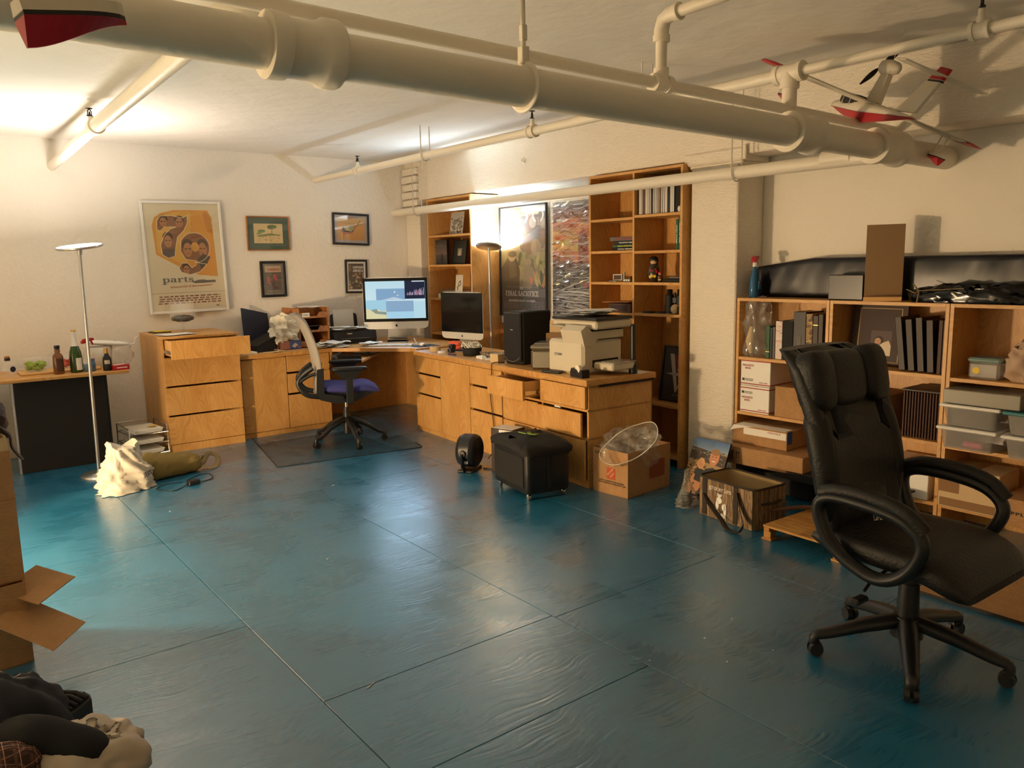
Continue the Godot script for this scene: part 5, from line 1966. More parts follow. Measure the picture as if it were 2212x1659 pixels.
	cyl(a, Vector3(0, 0.138, 0), Vector3(0, 0.178, 0), 0.0155, 0.0145, 18)
	obj("cap", a, M.gold, t)
	a = S()
	arc_label(a, 0.0336, 0.055, 0.085, -0.2, 1.2)
	obj("label_sheet", a, M.beige, t)
	t = thing("red_box", "small red and white printed carton at the table end", "box", Vector3(1.345, h, -6.9), 0.2)
	a = S()
	box(a, Vector3(0, 0.02, 0), Vector3(0.12, 0.04, 0.11), 0.002)
	obj("carton", a, M.red, t)
	a = S()
	box(a, Vector3(0.0, 0.0405, 0), Vector3(0.1, 0.001, 0.03), 0.0, T(Vector3.ZERO, 0.3))
	box(a, Vector3(0.0, 0.02, 0.0555), Vector3(0.08, 0.008, 0.001))
	obj("white_print", a, M.ink_white, t)

func arc_label(a: SurfaceTool, r: float, y0: float, y1: float, mid: float, span: float):
	var n := 10
	for i in n:
		var q := mid - span / 2 + span * i / n
		var s := mid - span / 2 + span * (i + 1) / n
		var u := Vector3(sin(q), 0, cos(q)) * r
		var v := Vector3(sin(s), 0, cos(s)) * r
		quad(a, u + Vector3(0, y0, 0), v + Vector3(0, y0, 0), v + Vector3(0, y1, 0), u + Vector3(0, y1, 0), u + v, 1)

func food_box(called: String, label: String, at: Vector3, m: Material, kind: int):
	var t := thing(called, label, "food box", at, 0.1)
	var a := S()
	var rings := []
	for k in [[0.07, 0.055, 0.0], [0.085, 0.068, 0.07], [0.09, 0.073, 0.075], [0.088, 0.07, 0.1], [0.06, 0.045, 0.108]]:
		var ring := []
		for i in 28:
			var q := TAU * i / 28.0
			ring.append(Vector3(k[0] * spow(cos(q), 0.4), k[2], k[1] * spow(sin(q), 0.4)))
		rings.append(ring)
	loft(a, rings)
	obj("clear_tub", a, M.glass, t)
	var r := RandomNumberGenerator.new()
	r.seed = 6 + kind
	if kind == 1:
		for k in 9:
			a = S()
			pillow(a, Vector3(-0.045 + 0.045 * (k % 3), 0.026 + 0.022 * (k / 6), -0.03 + 0.03 * ((k / 3) % 2)), Vector3(0.024, 0.022, 0.024), 0.9, 1.0, Transform3D(), 14, 8)
			obj("tomato", a, m, t)
	else:
		for k in 16:
			a = S()
			var q := Vector3(r.randf_range(-0.05, 0.05), r.randf_range(0.02, 0.06), r.randf_range(-0.035, 0.035))
			lump(a, q, Vector3(0.028, 0.012, 0.024), 0.012, 20.0, k, 0.004, 12, 8, 0.9, -1)
			obj("lettuce_leaf", a, m, t)

func spray_bottle(label: String, at: Vector3, h: float, body: Material):
	var t := thing("spray_bottle", label, "spray bottle", at, 0.3)
	var k := h / 0.26
	var a := S()
	var rings := []
	for s in [[0.04, 0.0], [0.044, 0.006], [0.044, 0.06], [0.041, 0.1], [0.03, 0.15], [0.016, 0.185], [0.014, 0.2]]:
		var ring := []
		for i in 24:
			var q := TAU * i / 24.0
			ring.append(Vector3(s[0] * 1.1 * cos(q), s[1], s[0] * 0.75 * sin(q)) * k)
		rings.append(ring)
	loft(a, rings)
	obj("bottle", a, body, t)
	a = S()
	rings = []
	for s in [[0.039, 0.002], [0.042, 0.008], [0.0425, 0.06]]:
		var ring := []
		for i in 24:
			var q := TAU * i / 24.0
			ring.append(Vector3(s[0] * 1.08 * cos(q), s[1], s[0] * 0.73 * sin(q)) * k)
		rings.append(ring)
	loft(a, rings)
	obj("blue_cleaner", a, M.blue_liquid, t)
	a = S()
	box(a, Vector3(0.0, 0.078, 0.034) * k, Vector3(0.05, 0.05, 0.002) * k)
	obj("label_sheet", a, mat("label_blue", Color("4a84b8"), 0.5), t)
	text(t, "Windex", T(Vector3(0.0, 0.09, 0.0355) * k, 0, 0, 0.3), 0.014 * k, 0.05 * k, M.ink_red, "Droid Sans", true, true)
	a = S()
	cyl(a, Vector3(0, 0.195, 0) * k, Vector3(0, 0.225, 0) * k, 0.016 * k, 0.014 * k, 16)
	obj("collar", a, M.white, t)
	a = S()
	prism(a, [[-0.05, 0.236], [-0.03, 0.258], [0.03, 0.264], [0.045, 0.262], [0.048, 0.244], [0.02, 0.238], [-0.02, 0.226], [-0.045, 0.222]], -0.012, 0.012, Transform3D(Basis.from_scale(Vector3.ONE * k), Vector3.ZERO))
	prism(a, [[0.024, 0.24], [0.034, 0.24], [0.044, 0.215], [0.038, 0.205], [0.03, 0.22]], -0.006, 0.006, Transform3D(Basis.from_scale(Vector3.ONE * k), Vector3.ZERO))
	obj("trigger_head", a, M.red, t)

# ---------- bookcase contents; z along the wall, x into the case ----------
func east(called: String, label: String, cat: String, x: float, y: float, z: float, turn := 0.0, group := "") -> Node3D:
	return thing(called, label, cat, Vector3(x, y, z), -PI / 2 + turn, group)

# book standing: spine towards the room; w thickness, h height, d depth
func book(called: String, label: String, x: float, y: float, z: float, w: float, h: float, d: float, m: Material, lean := 0.0, group := "", title := "", tm: Material = null, bands := 0):
	var t := east(called, label, "book", x, y, z, 0.0, group)
	t.rotate_object_local(Vector3.BACK, lean)
	var a := S()
	bx(a, Vector3(0, 0, -d), Vector3(0.003, h, 0), 0.001)
	bx(a, Vector3(w - 0.003, 0, -d), Vector3(w, h, 0), 0.001)
	bx(a, Vector3(0, 0, -0.003), Vector3(w, h, 0.0), 0.001)
	obj("cover", a, m, t)
	a = S()
	bx(a, Vector3(0.003, 0.003, -d + 0.004), Vector3(w - 0.003, h - 0.003, -0.003))
	obj("pages", a, M.paper, t)
	if title:
		text(t, title, T(Vector3(w / 2, h * 0.5, 0.0004), 0, 0, -PI / 2), w * 0.4, h * 0.6, tm)
	if bands:
		a = S()
		for k in bands:
			box(a, Vector3(w / 2, h * (0.2 + 0.6 * k / maxi(1, bands - 1)), 0.0004), Vector3(w * 0.98, 0.004, 0.0012))
		obj("spine_band", a, tm, t)
	return t

func flat_book(label: String, x: float, y: float, z: float, w: float, h: float, d: float, m: Material, title: String, tm: Material, turn := 0.0):
	var t := east("book", label, "book", x, y, z, turn)
	var a := S()
	bx(a, Vector3(0, 0, -d), Vector3(w, 0.003, 0), 0.001)
	bx(a, Vector3(0, h - 0.003, -d), Vector3(w, h, 0), 0.001)
	bx(a, Vector3(0, 0, -0.003), Vector3(w, h, 0), 0.001)
	obj("cover", a, m, t)
	a = S()
	bx(a, Vector3(0.003, 0.003, -d + 0.004), Vector3(w - 0.004, h - 0.003, -0.003))
	obj("pages", a, M.paper, t)
	if title:
		text(t, title, T(Vector3(w * 0.55, h * 0.5, 0.0005)), h * 0.5, w * 0.62, tm)

func tall_case_things():
	# DVD cases, top right
	var r := RandomNumberGenerator.new()
	r.seed = 12
	var tones := [Color("d8d4cc"), Color("22201f"), Color("c9c4ba"), Color("7a5a4a"), Color("2a2c34"), Color("b0a090"), Color("e2ded6"), Color("45332c")]
	for k in 8:
		mat("case%d" % k, tones[k], 0.35)
	var z := -4.15
	for k in 22:
		var w := 0.0145
		var t := east("disc_case", "slim disc case in the row on the top right shelf", "disc case", 4.43 + r.randf() * 0.006, 1.8555, z, 0.0, "disc cases on the top right shelf")
		var a := S()
		bx(a, Vector3(0, 0, -0.135), Vector3(w, 0.19, 0), 0.0015)
		obj("case", a, M.black, t)
		a = S()
		bx(a, Vector3(0.0018, 0.004, -0.13), Vector3(w - 0.0018, 0.186, 0.0006))
		obj("sleeve", a, M["case%d" % ([0, 0, 2, 6, 3, 0, 2, 5, 6, 1][(k * 7 + 3) % 10])], t)
		z += w + 0.0012
	var t := east("black_case", "tall black case right of the disc row", "case", 4.43, 1.8555, -3.80, 0.0)
	var a := S()
	bx(a, Vector3(0, 0, -0.2), Vector3(0.06, 0.2, 0), 0.003)
	obj("shell", a, M.black_matte, t)
	t = thing("white_egg", "small cream oval ornament at the right end of the top shelf", "ornament", Vector3(4.42, 1.8555, -3.745))
	a = S()
	lathe(a, [[0, 0.0], [0.012, 0.004], [0.017, 0.02], [0.014, 0.036], [0, 0.045]], 20)
	obj("shell", a, M.cloth_white, t)
	# stacked books, left column
	var y := 1.601
	for b in [[0.24, 0.022, "Carl House: Unfastened", "ink_white", "black_matte"], [0.24, 0.022, "Secret of the Sea", "yellow", "green"], [0.22, 0.026, "Boxed Down Type", "ink_white", "black"], [0.27, 0.032, "HOLLYWOOD", "ink_red", "ink_grey"]]:
		flat_book(["black flat book at the bottom of the stack of four", "dark green flat book second from the stack bottom", "black flat book third from the stack bottom", "grey flat book with red title topping the stack"][[0.022, 0.022, 0.026, 0.032].find(b[1]) if b[4] != "green" else 1], 4.44, y, -4.19 - b[0], b[0], b[1], 0.17, M[b[4]], b[2], M[b[3]], 0.0)
		y += b[1] + 0.0005
	# two green books at the right
	book("book", "thin dark green book left of the pair by the column", 4.43, 1.593, -3.79, 0.022, 0.215, 0.15, M.green, 0.0, "", "SHORT STORIES", M.ink_white)
	book("book", "green book with pale title right of the pair by the column", 4.43, 1.593, -3.766, 0.032, 0.235, 0.16, M.green, 0.0, "", "COLLECTED TALES", M.ink_white)
	# little model and box, left column third row
	t = east("toy_television", "tiny silver framed toy set on the left column shelf", "toy", 4.43, 1.361, -4.36, 0.1)
	a = S()
	box(a, Vector3(0, 0.055, 0), Vector3(0.085, 0.006, 0.02), 0.001)
	box(a, Vector3(0, 0.015, 0), Vector3(0.085, 0.006, 0.02), 0.001)
	for s in [-0.04, 0.04]:
		box(a, Vector3(s, 0.035, 0), Vector3(0.006, 0.046, 0.02), 0.001)
	obj("frame", a, M.white, t)
	a = S()
	box(a, Vector3(0, 0.035, 0), Vector3(0.076, 0.038, 0.008))
	obj("panel", a, M.brown, t)
	a = S()
	cyl(a, Vector3(0.06, 0.0, 0), Vector3(0.06, 0.075, 0), 0.01, 0.008, 12)
	pillow(a, Vector3(-0.02, 0.006, 0.02), Vector3(0.05, 0.008, 0.03), 0.7, 0.9)
	obj("post", a, M.silver_tin, t)
	t = east("adapter_strip", "small grey adapter with pale sockets beside the toy set", "adapter", 4.43, 1.361, -4.28, 0.05)
	a = S()
	box(a, Vector3(0.03, 0.012, 0), Vector3(0.075, 0.024, 0.05), 0.003)
	obj("shell", a, M.ink_grey, t)
	a = S()
	for k in 3:
		box(a, Vector3(0.008 + 0.022 * k, 0.014, 0.0255), Vector3(0.014, 0.012, 0.002))
	obj("sockets", a, M.ink_white, t)
	t = east("grey_case", "flat dark case behind the toy set", "case", 4.5, 1.361, -4.3)
	a = S()
	box(a, Vector3(0.05, 0.02, -0.05), Vector3(0.1, 0.04, 0.1), 0.006)
	obj("shell", a, M.black_matte, t)
	a = S()
	box(a, Vector3(4.405, 1.3615, -4.33), Vector3(0.03, 0.001, 0.025), 0.0)
	tag(obj("yellow_note", a, M.yellow), "tiny yellow note at the shelf edge under the toy set", "note")
	# wooden box
	t = east("wooden_box", "dark wooden box with carved front and loose lid board", "box", 4.425, 1.126, -4.44, 0.0)
	a = S()
	box(a, Vector3(0.1, 0.035, -0.1), Vector3(0.24, 0.07, 0.2), 0.003)
	obj("body", a, M.brown, t)
	a = S()
	box(a, Vector3(0.08, 0.035, 0.001), Vector3(0.17, 0.04, 0.004), 0.001)
	obj("plaque", a, M.brown_deep, t)
	a = S()
	box(a, Vector3(0.09, 0.078, -0.09), Vector3(0.3, 0.006, 0.24), 0.001, T(Vector3.ZERO, 0.0, 0.0, 0.03))
	obj("lid_board", a, M.oak, t)
	# matryoshka pair
	doll("tall painted nesting doll with red and yellow roses", Vector3(4.47, 1.3605, -4.03), 0.19)
	doll("small painted nesting doll right of the tall one", Vector3(4.45, 1.3605, -3.95), 0.078)
	t = east("dark_laptop", "closed dark flat case at the right of the nesting dolls", "case", 4.45, 1.3605, -3.93)
	a = S()
	box(a, Vector3(0.1, 0.012, -0.09), Vector3(0.2, 0.024, 0.18), 0.004)
	obj("lower_shell", a, M.black_matte, t)
	a = S()
	box(a, Vector3(0.12, 0.032, -0.1), Vector3(0.16, 0.014, 0.15), 0.004)
	obj("upper_shell", a, M.ink_grey, t)
	# binoculars
	t = east("binoculars", "black binoculars standing on their large lenses", "binoculars", 4.53, 1.131, -3.875, 0.25)
	for s in [-0.042, 0.042]:
		a = S()
		lathe(a, [[0, 0], [0.036, 0], [0.036, 0], [0.036, 0.05], [0.03, 0.07], [0.031, 0.125], [0.026, 0.135], [0.021, 0.14], [0.021, 0.175], [0, 0.175]], 22, T(Vector3(s, 0, 0)))
		obj("barrel", a, M.plastic_dark, t)
	a = S()
	box(a, Vector3(0, 0.095, 0), Vector3(0.05, 0.05, 0.024), 0.006)
	cyl(a, Vector3(0, 0.07, 0), Vector3(0, 0.15, 0), 0.009, -1.0, 12)
	obj("bridge", a, M.black, t)
	t = east("baseball", "old cream baseball by the binoculars", "ball", 4.45, 1.131, -3.80)
	a = S()
	pillow(a, Vector3(0, 0.036, 0), Vector3(0.036, 0.036, 0.036), 1.0, 1.0, Transform3D(), 28, 16)
	obj("ball", a, M.cardboard_pale, t)
	a = S()
	var sp := []
	for k in 30:
		var q := TAU * k / 30.0
		sp.append(Vector3(0, 0.036, 0) + Vector3(cos(q) * 0.9, 0.45 * cos(2.0 * q), sin(q) * 0.9).normalized() * 0.0362)
	tube(a, sp, 0.0008, 5, true)
	obj("stitching", a, M.brown, t)
	t = east("black_block", "black lens cap block right of the baseball", "gadget", 4.43, 1.131, -3.77)
	a = S()
	box(a, Vector3(0.02, 0.028, -0.03), Vector3(0.05, 0.056, 0.06), 0.006)
	obj("shell", a, M.black_matte, t)
	for k in 2:
		t = east("lens_cap", ["round black lens cap at the shelf front left", "round black lens cap nearer the binoculars"][k], "lens cap", 4.45 + 0.05 * k, 1.131, -4.06 + 0.09 * k)
		a = S()
		lathe(a, [[0, 0], [0.05, 0], [0.052, 0.005], [0.046, 0.011], [0, 0.012]], 28)
		obj("cap", a, M.black, t)
	# framed V
	var p := Pic.new(200, 320, Color("2e2c2b"))
	p.poly([[0.2, 0.12], [0.36, 0.12], [0.58, 0.78], [0.5, 0.86]], Color("a8a096"))
	p.poly([[0.96, 0.12], [1.0, 0.14], [0.54, 0.86], [0.5, 0.8], [0.56, 0.76]], Color("a8a096"))
	p.poly([[0.38, 0.14], [0.94, 0.14], [0.72, 0.5], [0.52, 0.5]], Color("7c2026"))
	p.specks(18, 0.5, 0.2, 0.85, 0.42, 0.015, 0.035, [Color("8a7a70"), Color("5a1c20")], 4)
	p.poly([[0.1, 0.5], [0.48, 0.47], [1.0, 0.49], [0.48, 0.54]], Color("9c958c"))
	p.rect(0.4, 0.9, 0.85, 0.912, Color("8a857d"))
	t = picture("black framed print with a large grey V over red", 0.29, 0.42, T(Vector3(4.56, 0.672, -3.87), -PI / 2, -0.15), 0.014, M.black, p.mat(0.5), 0.0, null, 0.02, false)
	# narrow corner case
	p = Pic.new(96, 128, Color("b9b5ab"))
	p.specks(80, 0.0, 0.25, 1.0, 1.0, 0.03, 0.09, [Color("7c7a74"), Color("a09c92"), Color("5c5a56"), Color("c8c4ba")], 41)
	t = picture("grey photograph leaning on the corner bookcase top shelf", 0.23, 0.235, T(Vector3(4.62, 1.935, -6.84), -PI / 2, -0.16), 0.006, M.beige, p.mat(0.6), 0.0, null, 0.012, false)
	p = Pic.new(128, 180, Color("34302e"))
	p.fade(0.0, 0.6, Color("35302e"), Color("6a5650"))
	p.fade(0.6, 1.0, Color("4a4440"), Color("2a2827"))
	p.poly([[0.5, 0.95], [0.46, 0.7], [0.5, 0.56], [0.58, 0.54], [0.66, 0.7], [0.68, 0.95]], Color("1c1a1a"))
	t = east("novel", "thick dark novel with a lone cloaked figure on its cover", "book", 4.46, 1.521, -7.05, 0.12)
	a = S()
	box(a, Vector3(0.11, 0.125, -0.02), Vector3(0.18, 0.25, 0.035), 0.002)
	obj("cover", a, M.black, t)
	decal(t, "print", 0.178, 0.248, T(Vector3(0.11, 0.125, -0.0018)), p.mat(0.4))
	text(t, "J.R.R.", T(Vector3(0.1, 0.215, -0.0012)), 0.018, 0.055, M.ink_grey, "Droid Serif", false)
	text(t, "TOLKIEN", T(Vector3(0.1, 0.19, -0.0012)), 0.022, 0.12, M.ink_grey, "Droid Serif", false)
	p = Pic.new(96, 128, Color("2e3230"))
	p.rect(0.32, 0.34, 0.66, 0.66, Color("8a8278"))
	p.poly([[0.36, 0.66], [0.44, 0.4], [0.56, 0.42], [0.6, 0.66]], Color("b8a894"))
	t = picture("dark framed portrait leaning on the corner bookcase shelf", 0.24, 0.24, T(Vector3(4.58, 1.642, -6.74), -PI / 2, -0.14), 0.004, M.black, p.mat(0.5), 0.0, null, 0.02, false)
	for k in 2:
		flat_book(["white flat book under the grey one in the corner case", "grey flat book on top of the white one"][k], 4.46, 1.179 + 0.045 * k, -7.0 + 0.06 * k, 0.3 - 0.08 * k, 0.044 - 0.006 * k, 0.2, [M.paper, M.ink_grey][k], "", null, 0.05)
	p = Pic.new(64, 160, Color("cfc6b4"))
	p.rect(0.0, 0.68, 1.0, 1.0, Color("a8b4b0"))
	p.path([[0.3, 0.62], [0.5, 0.3], [0.7, 0.25], [0.75, 0.4], [0.5, 0.5]], 0.08, Color("2c2826"))
	p.path([[0.2, 0.5], [0.4, 0.6], [0.3, 0.66]], 0.06, Color("2c2826"))
	t = east("bookmark_card", "tall pale card with black ink mark leaning on corner shelf", "card", 4.46, 1.179, -6.72, 0.1)
	a = S()
	box(a, Vector3(0.07, 0.12, -0.012), Vector3(0.11, 0.235, 0.006), 0.001, T(Vector3.ZERO, 0, -0.1))
	obj("board", a, M.paper, t)
	decal(t, "print", 0.108, 0.232, T(Vector3(0.07, 0.12, -0.0085), 0, 0) * T(Vector3.ZERO, 0, 0) if false else T(Vector3.ZERO, 0, -0.1) * T(Vector3(0.07, 0.12, -0.0085)), p.mat(0.6))
	t = thing("rock", "small lilac rock at the corner of the lower shelf", "rock", Vector3(4.44, 1.179, -6.44))
	a = S()
	lump(a, Vector3(0, 0.025, 0), Vector3(0.055, 0.035, 0.04), 0.03, 14.0, 3, 0.0, 20, 12, 0.9, -1)
	obj("stone", a, M.stone, t)
	# papers in the case behind the dark computer
	a = S()
	box(a, Vector3(4.55, 0.86, -6.72), Vector3(0.22, 0.08, 0.4), 0.004)
	tag(obj("paper_ream", a, M.cardboard_pale), "pale stack of paper on the shelf between the two computers", "papers")

func doll(label: String, at: Vector3, h: float):
	var t := thing("nesting_doll", label, "doll", at, -0.95)
	var k := h / 0.19
	var pr := [[0, 0], [0.035, 0], [0.037, 0.012], [0.037, 0.012], [0.045, 0.03], [0.049, 0.06], [0.046, 0.09], [0.038, 0.115], [0.033, 0.125], [0.036, 0.145], [0.034, 0.165], [0.022, 0.184], [0, 0.19]]
	for q in pr:
		q[0] *= k
		q[1] *= k
	var a := S()
	lathe(a, pr, 28)
	obj("body", a, mat("doll_body", Color("3a2a1c"), 0.25) if not M.has("doll_body") else M.doll_body, t)
	a = S()
	pillow(a, Vector3(0, 0.148, 0.008) * k, Vector3(0.029, 0.026, 0.03) * k, 0.9, 0.9)
	obj("face", a, M.doll_face if M.has("doll_face") else mat("doll_face", Color("d8b078"), 0.3), t)
	a = S()
	pillow(a, Vector3(0, 0.16, -0.001) * k, Vector3(0.0365, 0.031, 0.037) * k, 0.9, 0.9)
	obj("head_scarf", a, M.black if h > 0.1 else M.red, t)
	a = S()
	for s in [-0.012, 0.012]:
		pillow(a, Vector3(s, 0.152, 0.0365) * k, Vector3(0.004, 0.003, 0.002) * k, 1.0, 1.0, Transform3D(), 8, 6)
	obj("eyes", a, M.ink, t)
	a = S()
	for c in [Vector3(0.0, 0.082, 0.041), Vector3(0.014, 0.09, 0.037), Vector3(-0.016, 0.086, 0.037), Vector3(0.02, 0.075, 0.038)]:
		pillow(a, c * k, Vector3(0.013, 0.012, 0.006) * k, 0.8, 0.9, Transform3D(), 12, 8)
	obj("red_roses", a, M.red, t)
	a = S()
	for c in [Vector3(-0.006, 0.048, 0.044), Vector3(0.012, 0.044, 0.042), Vector3(-0.02, 0.04, 0.039)]:
		pillow(a, c * k, Vector3(0.012, 0.012, 0.006) * k, 0.8, 0.9, Transform3D(), 12, 8)
	obj("yellow_roses", a, M.yellow, t)
	a = S()
	for c in [Vector3(-0.032, 0.07, 0.028), Vector3(0.034, 0.062, 0.026), Vector3(-0.026, 0.104, 0.026), Vector3(0.024, 0.108, 0.026)]:
		pillow(a, c * k, Vector3(0.009, 0.012, 0.006) * k, 0.8, 0.9, Transform3D(), 10, 6)
	obj("leaves", a, M.green, t)

# ---------- low bookcase contents ----------
func carton(label: String, at: Vector3, turn: float, s: Vector3, m: Material, called := "cardboard_box") -> Node3D:
	var t := thing(called, label, "box", at, -PI / 2 + turn)
	var a := S()
	box(a, Vector3(0, s.y / 2, 0), s, 0.003)
	obj("carton", a, m, t)
	a = S()
	box(a, Vector3(0, s.y + 0.0003, 0), Vector3(0.05, 0.0008, s.z))
	obj("packing_tape", a, M.tape_brown, t)
	return t

func low_case_things():
	mat("tape_brown", Color("a8855a"), 0.3)
	var y := 0.8725
	# unit 1, top row
	var t := east("wrapped_horn", "clear plastic bag around a pale rolled object, left in unit", "bag", 4.5, y, -3.15)
	var a := S()
	lump(a, Vector3(0.02, 0.17, 0), Vector3(0.075, 0.19, 0.06), 0.06, 9.0, 8, 0.0, 28, 20)
	obj("plastic_bag", a, M.film, t)
	a = S()
	tube(a, [Vector3(-0.01, 0.02, 0.03), Vector3(-0.02, 0.1, 0.035), Vector3(-0.01, 0.2, 0.03)], [0.012, 0.028, 0.012], 12)
	obj("rolled_paper", a, M.cardboard_pale, t)
	var zz := -3.045
	var specs := [[0.03, 0.21, "green", "dark green slim book first in the unit row", 1], [0.018, 0.2, "navy", "thin navy book second in the unit row", 0], [0.018, 0.205, "ink_grey", "thin grey book third in the unit row", 0], [0.05, 0.245, "marbled", "red and white marbled box book in the unit row", 0], [0.075, 0.25, "black_matte", "charcoal binder beside the marbled spine", 0], [0.085, 0.31, "black", "tall black binder with finger tab in the unit row", 0], [0.045, 0.3, "paisley", "tan patterned album right of the tall black binder", 0], [0.035, 0.29, "brown_deep", "dark brown album near the unit's right side", 2], [0.03, 0.3, "brown_deep", "last dark album against the unit's right side", 0]]
	var p := Pic.new(64, 256, Color("d8c8c0"))
	p.specks(150, 0.0, 0.0, 1.0, 1.0, 0.03, 0.1, [Color("c03a44"), Color("e8e0d8"), Color("d88a90"), Color("4a5a90"), Color("f0e8e0")], 51, 0.3)
	M["marbled"] = p.mat(0.5)
	(M["marbled"] as StandardMaterial3D).uv1_triplanar = true
	(M["marbled"] as StandardMaterial3D).uv1_scale = Vector3.ONE * 4.0
	p = Pic.new(128, 256, Color("9a7c50"))
	p.specks(160, 0.0, 0.0, 1.0, 1.0, 0.02, 0.07, [Color("6e5432"), Color("b89a66"), Color("57422a"), Color("a88a58")], 52, 1.6, 1.0)
	M["paisley"] = p.mat(0.6)
	(M["paisley"] as StandardMaterial3D).uv1_triplanar = true
	(M["paisley"] as StandardMaterial3D).uv1_scale = Vector3.ONE * 4.0
	for s in specs:
		var b = book("book" if s[1] < 0.24 else "binder", s[3], 4.46, y, zz, s[0], s[1], 0.2, M[s[2]], 0.0, "", "", M.gold, s[4])
		if s[1] == 0.31:
			a = S()
			box(a, Vector3(s[0] / 2, 0.1, 0.001), Vector3(0.03, 0.12, 0.003), 0.001)
			obj("label_pocket", a, M.ink_grey, b)
		zz += s[0] + 0.002
	# row 2: mailing boxes
	for k in 2:
		t = carton(["white mailing box with red stripes, lower of two", "white mailing box with red stripes, upper of two"][k], Vector3(4.57, 0.501 + 0.182 * k, -3.095), 0.02 * k, Vector3(0.225, 0.18, 0.29), M.white, "mailing_box")
		for q in [0.012, 0.165]:
			a = S()
			box(a, Vector3(0, q, 0.1455), Vector3(0.227, 0.006, 0.001))
			box(a, Vector3(0.113, q, 0), Vector3(0.001, 0.006, 0.292))
			obj("red_stripe", a, M.ink_red, t)
		text(t, "PRIORITY", T(Vector3(-0.055, 0.135 if k else 0.1, 0.146)), 0.013, 0.085, M.ink_red)
		text(t, "MAIL", T(Vector3(-0.055, 0.117 if k else 0.082, 0.146)), 0.012, 0.045, M.ink_red)
		a = S()
		box(a, Vector3(-0.09, 0.04 if k else 0.135, 0.146), Vector3(0.018, 0.016, 0.001))
		obj("eagle_mark", a, M.navy, t)
		text(t, "UNITED STATES", T(Vector3(-0.045, 0.044 if k else 0.139, 0.146)), 0.006, 0.06, M.ink_grey)
		text(t, "POSTAL SERVICE", T(Vector3(-0.045, 0.035 if k else 0.13, 0.146)), 0.006, 0.06, M.ink_grey)
		text(t, "USPS.COM", T(Vector3(0.06, 0.025, 0.146)), 0.007, 0.06, M.ink_red)
	carton("plain brown carton right of the white mailing boxes", Vector3(4.55, 0.501, -2.78), 0.0, Vector3(0.32, 0.2, 0.25), M.cardboard)
	# row 3: label box over long flat box with arrows
	t = carton("long flat brown box with arrow marks sticking out of the shelf", Vector3(4.38, 0.2, -2.88), 0.06, Vector3(0.54, 0.115, 0.34), M.cardboard)
	a = S()
	for k in 9:
		box(a, Vector3(-0.235, 0.025 + 0.0075 * k, 0.1705), Vector3(0.035, 0.0022 + 0.002 * (k % 2), 0.001))
	for s in [-0.254, -0.216]:
		box(a, Vector3(s, 0.055, 0.1705), Vector3(0.002, 0.08, 0.001))
	for s in [-0.19, -0.175]:
		box(a, Vector3(s, 0.06, 0.1705), Vector3(0.003, 0.03, 0.001))
		prism(a, [[s - 0.006, 0.072], [s + 0.006, 0.072], [s, 0.084]], 0.17, 0.171)
	box(a, Vector3(-0.182, 0.04, 0.1705), Vector3(0.026, 0.002, 0.001))
	obj("shipping_marks", a, M.ink, t)
	a = S()
	box(a, Vector3(4.5, 0.18, -2.88), Vector3(0.14, 0.038, 0.5), 0.003)
	tag(obj("dark_slab", a, M.brown_deep), "dark flat object under the arrow marked box", "board")
	t = carton("brown box with torn white address label on the arrow box", Vector3(4.45, 0.3165, -2.97), 0.03, Vector3(0.4, 0.12, 0.3), M.cardboard)
	a = S()
	box(a, Vector3(0.04, 0.088, 0.151), Vector3(0.31, 0.045, 0.001))
	box(a, Vector3(0.0, 0.1205, 0.1), Vector3(0.36, 0.001, 0.09))
	obj("white_label", a, M.paper, t)
	a = S()
	sheet(a, [[Vector3(-0.19, 0.118, 0.152), Vector3(-0.12, 0.122, 0.153), Vector3(-0.05, 0.118, 0.153)], [Vector3(-0.2, 0.085, 0.18), Vector3(-0.15, 0.1, 0.17), Vector3(-0.1, 0.112, 0.16)]])
	obj("torn_flap", a, M.paper, t)
	for s in [-0.201, 0.201]:
		a = S()
		box(a, Vector3(s, 0.08, 0.12), Vector3(0.001, 0.08, 0.06))
		obj("blue_tape", a, M.blue, t)
	text(t, "FRAGILE", T(Vector3(0.11, 0.1, 0.1518)), 0.009, 0.09, M.ink_red)
	# dark items below
	t = carton("black flat case under the lowest shelf of the first unit", Vector3(4.5, 0.015, -2.88), 0.0, Vector3(0.5, 0.12, 0.28), M.black_matte, "black_case")
	# unit 2 top: photo mat and albums
	p = Pic.new(200, 260, Color("3a2620"))
	p.path([[0.12, 0.06], [0.9, 0.06], [0.9, 0.97], [0.12, 0.97], [0.12, 0.06]], 0.012, Color("c0a468"))
	p.rect(0.36, 0.44, 0.75, 0.86, Color("5a4a48"))
	p.disc(0.52, 0.6, 0.09, 0.07, Color("2a1a16"))
	p.disc(0.5, 0.62, 0.06, 0.06, Color("c89878"))
	p.poly([[0.44, 0.86], [0.48, 0.72], [0.6, 0.64], [0.7, 0.6], [0.75, 0.68], [0.75, 0.86]], Color("dccbb0"))
	p.rect(0.475, 0.615, 0.49, 0.625, Color("3a2420"))
	p.rect(0.51, 0.615, 0.525, 0.625, Color("3a2420"))
	p.rect(0.485, 0.655, 0.52, 0.663, Color("a04038"))
	t = picture("dark brown photo mat with gold line and portrait of smiling person", 0.33, 0.355, T(Vector3(4.60, 1.058, -2.36), -PI / 2, -0.12), 0.004, M.brown_deep, p.mat(0.6), 0.0, null, 0.014, false)
	for k in 4:
		book("photo_album", ["black leather album leaning first after the photo mat", "black leather album leaning second in the row", "black leather album leaning third in the row", "black leather album leaning fourth in the row"][k], 4.46, y + 0.004, -2.165 + 0.052 * k, 0.036, 0.3 - 0.012 * (k % 2), 0.22, M.brown_deep, 0.13 - 0.02 * k, "", "", M.gold, 0)
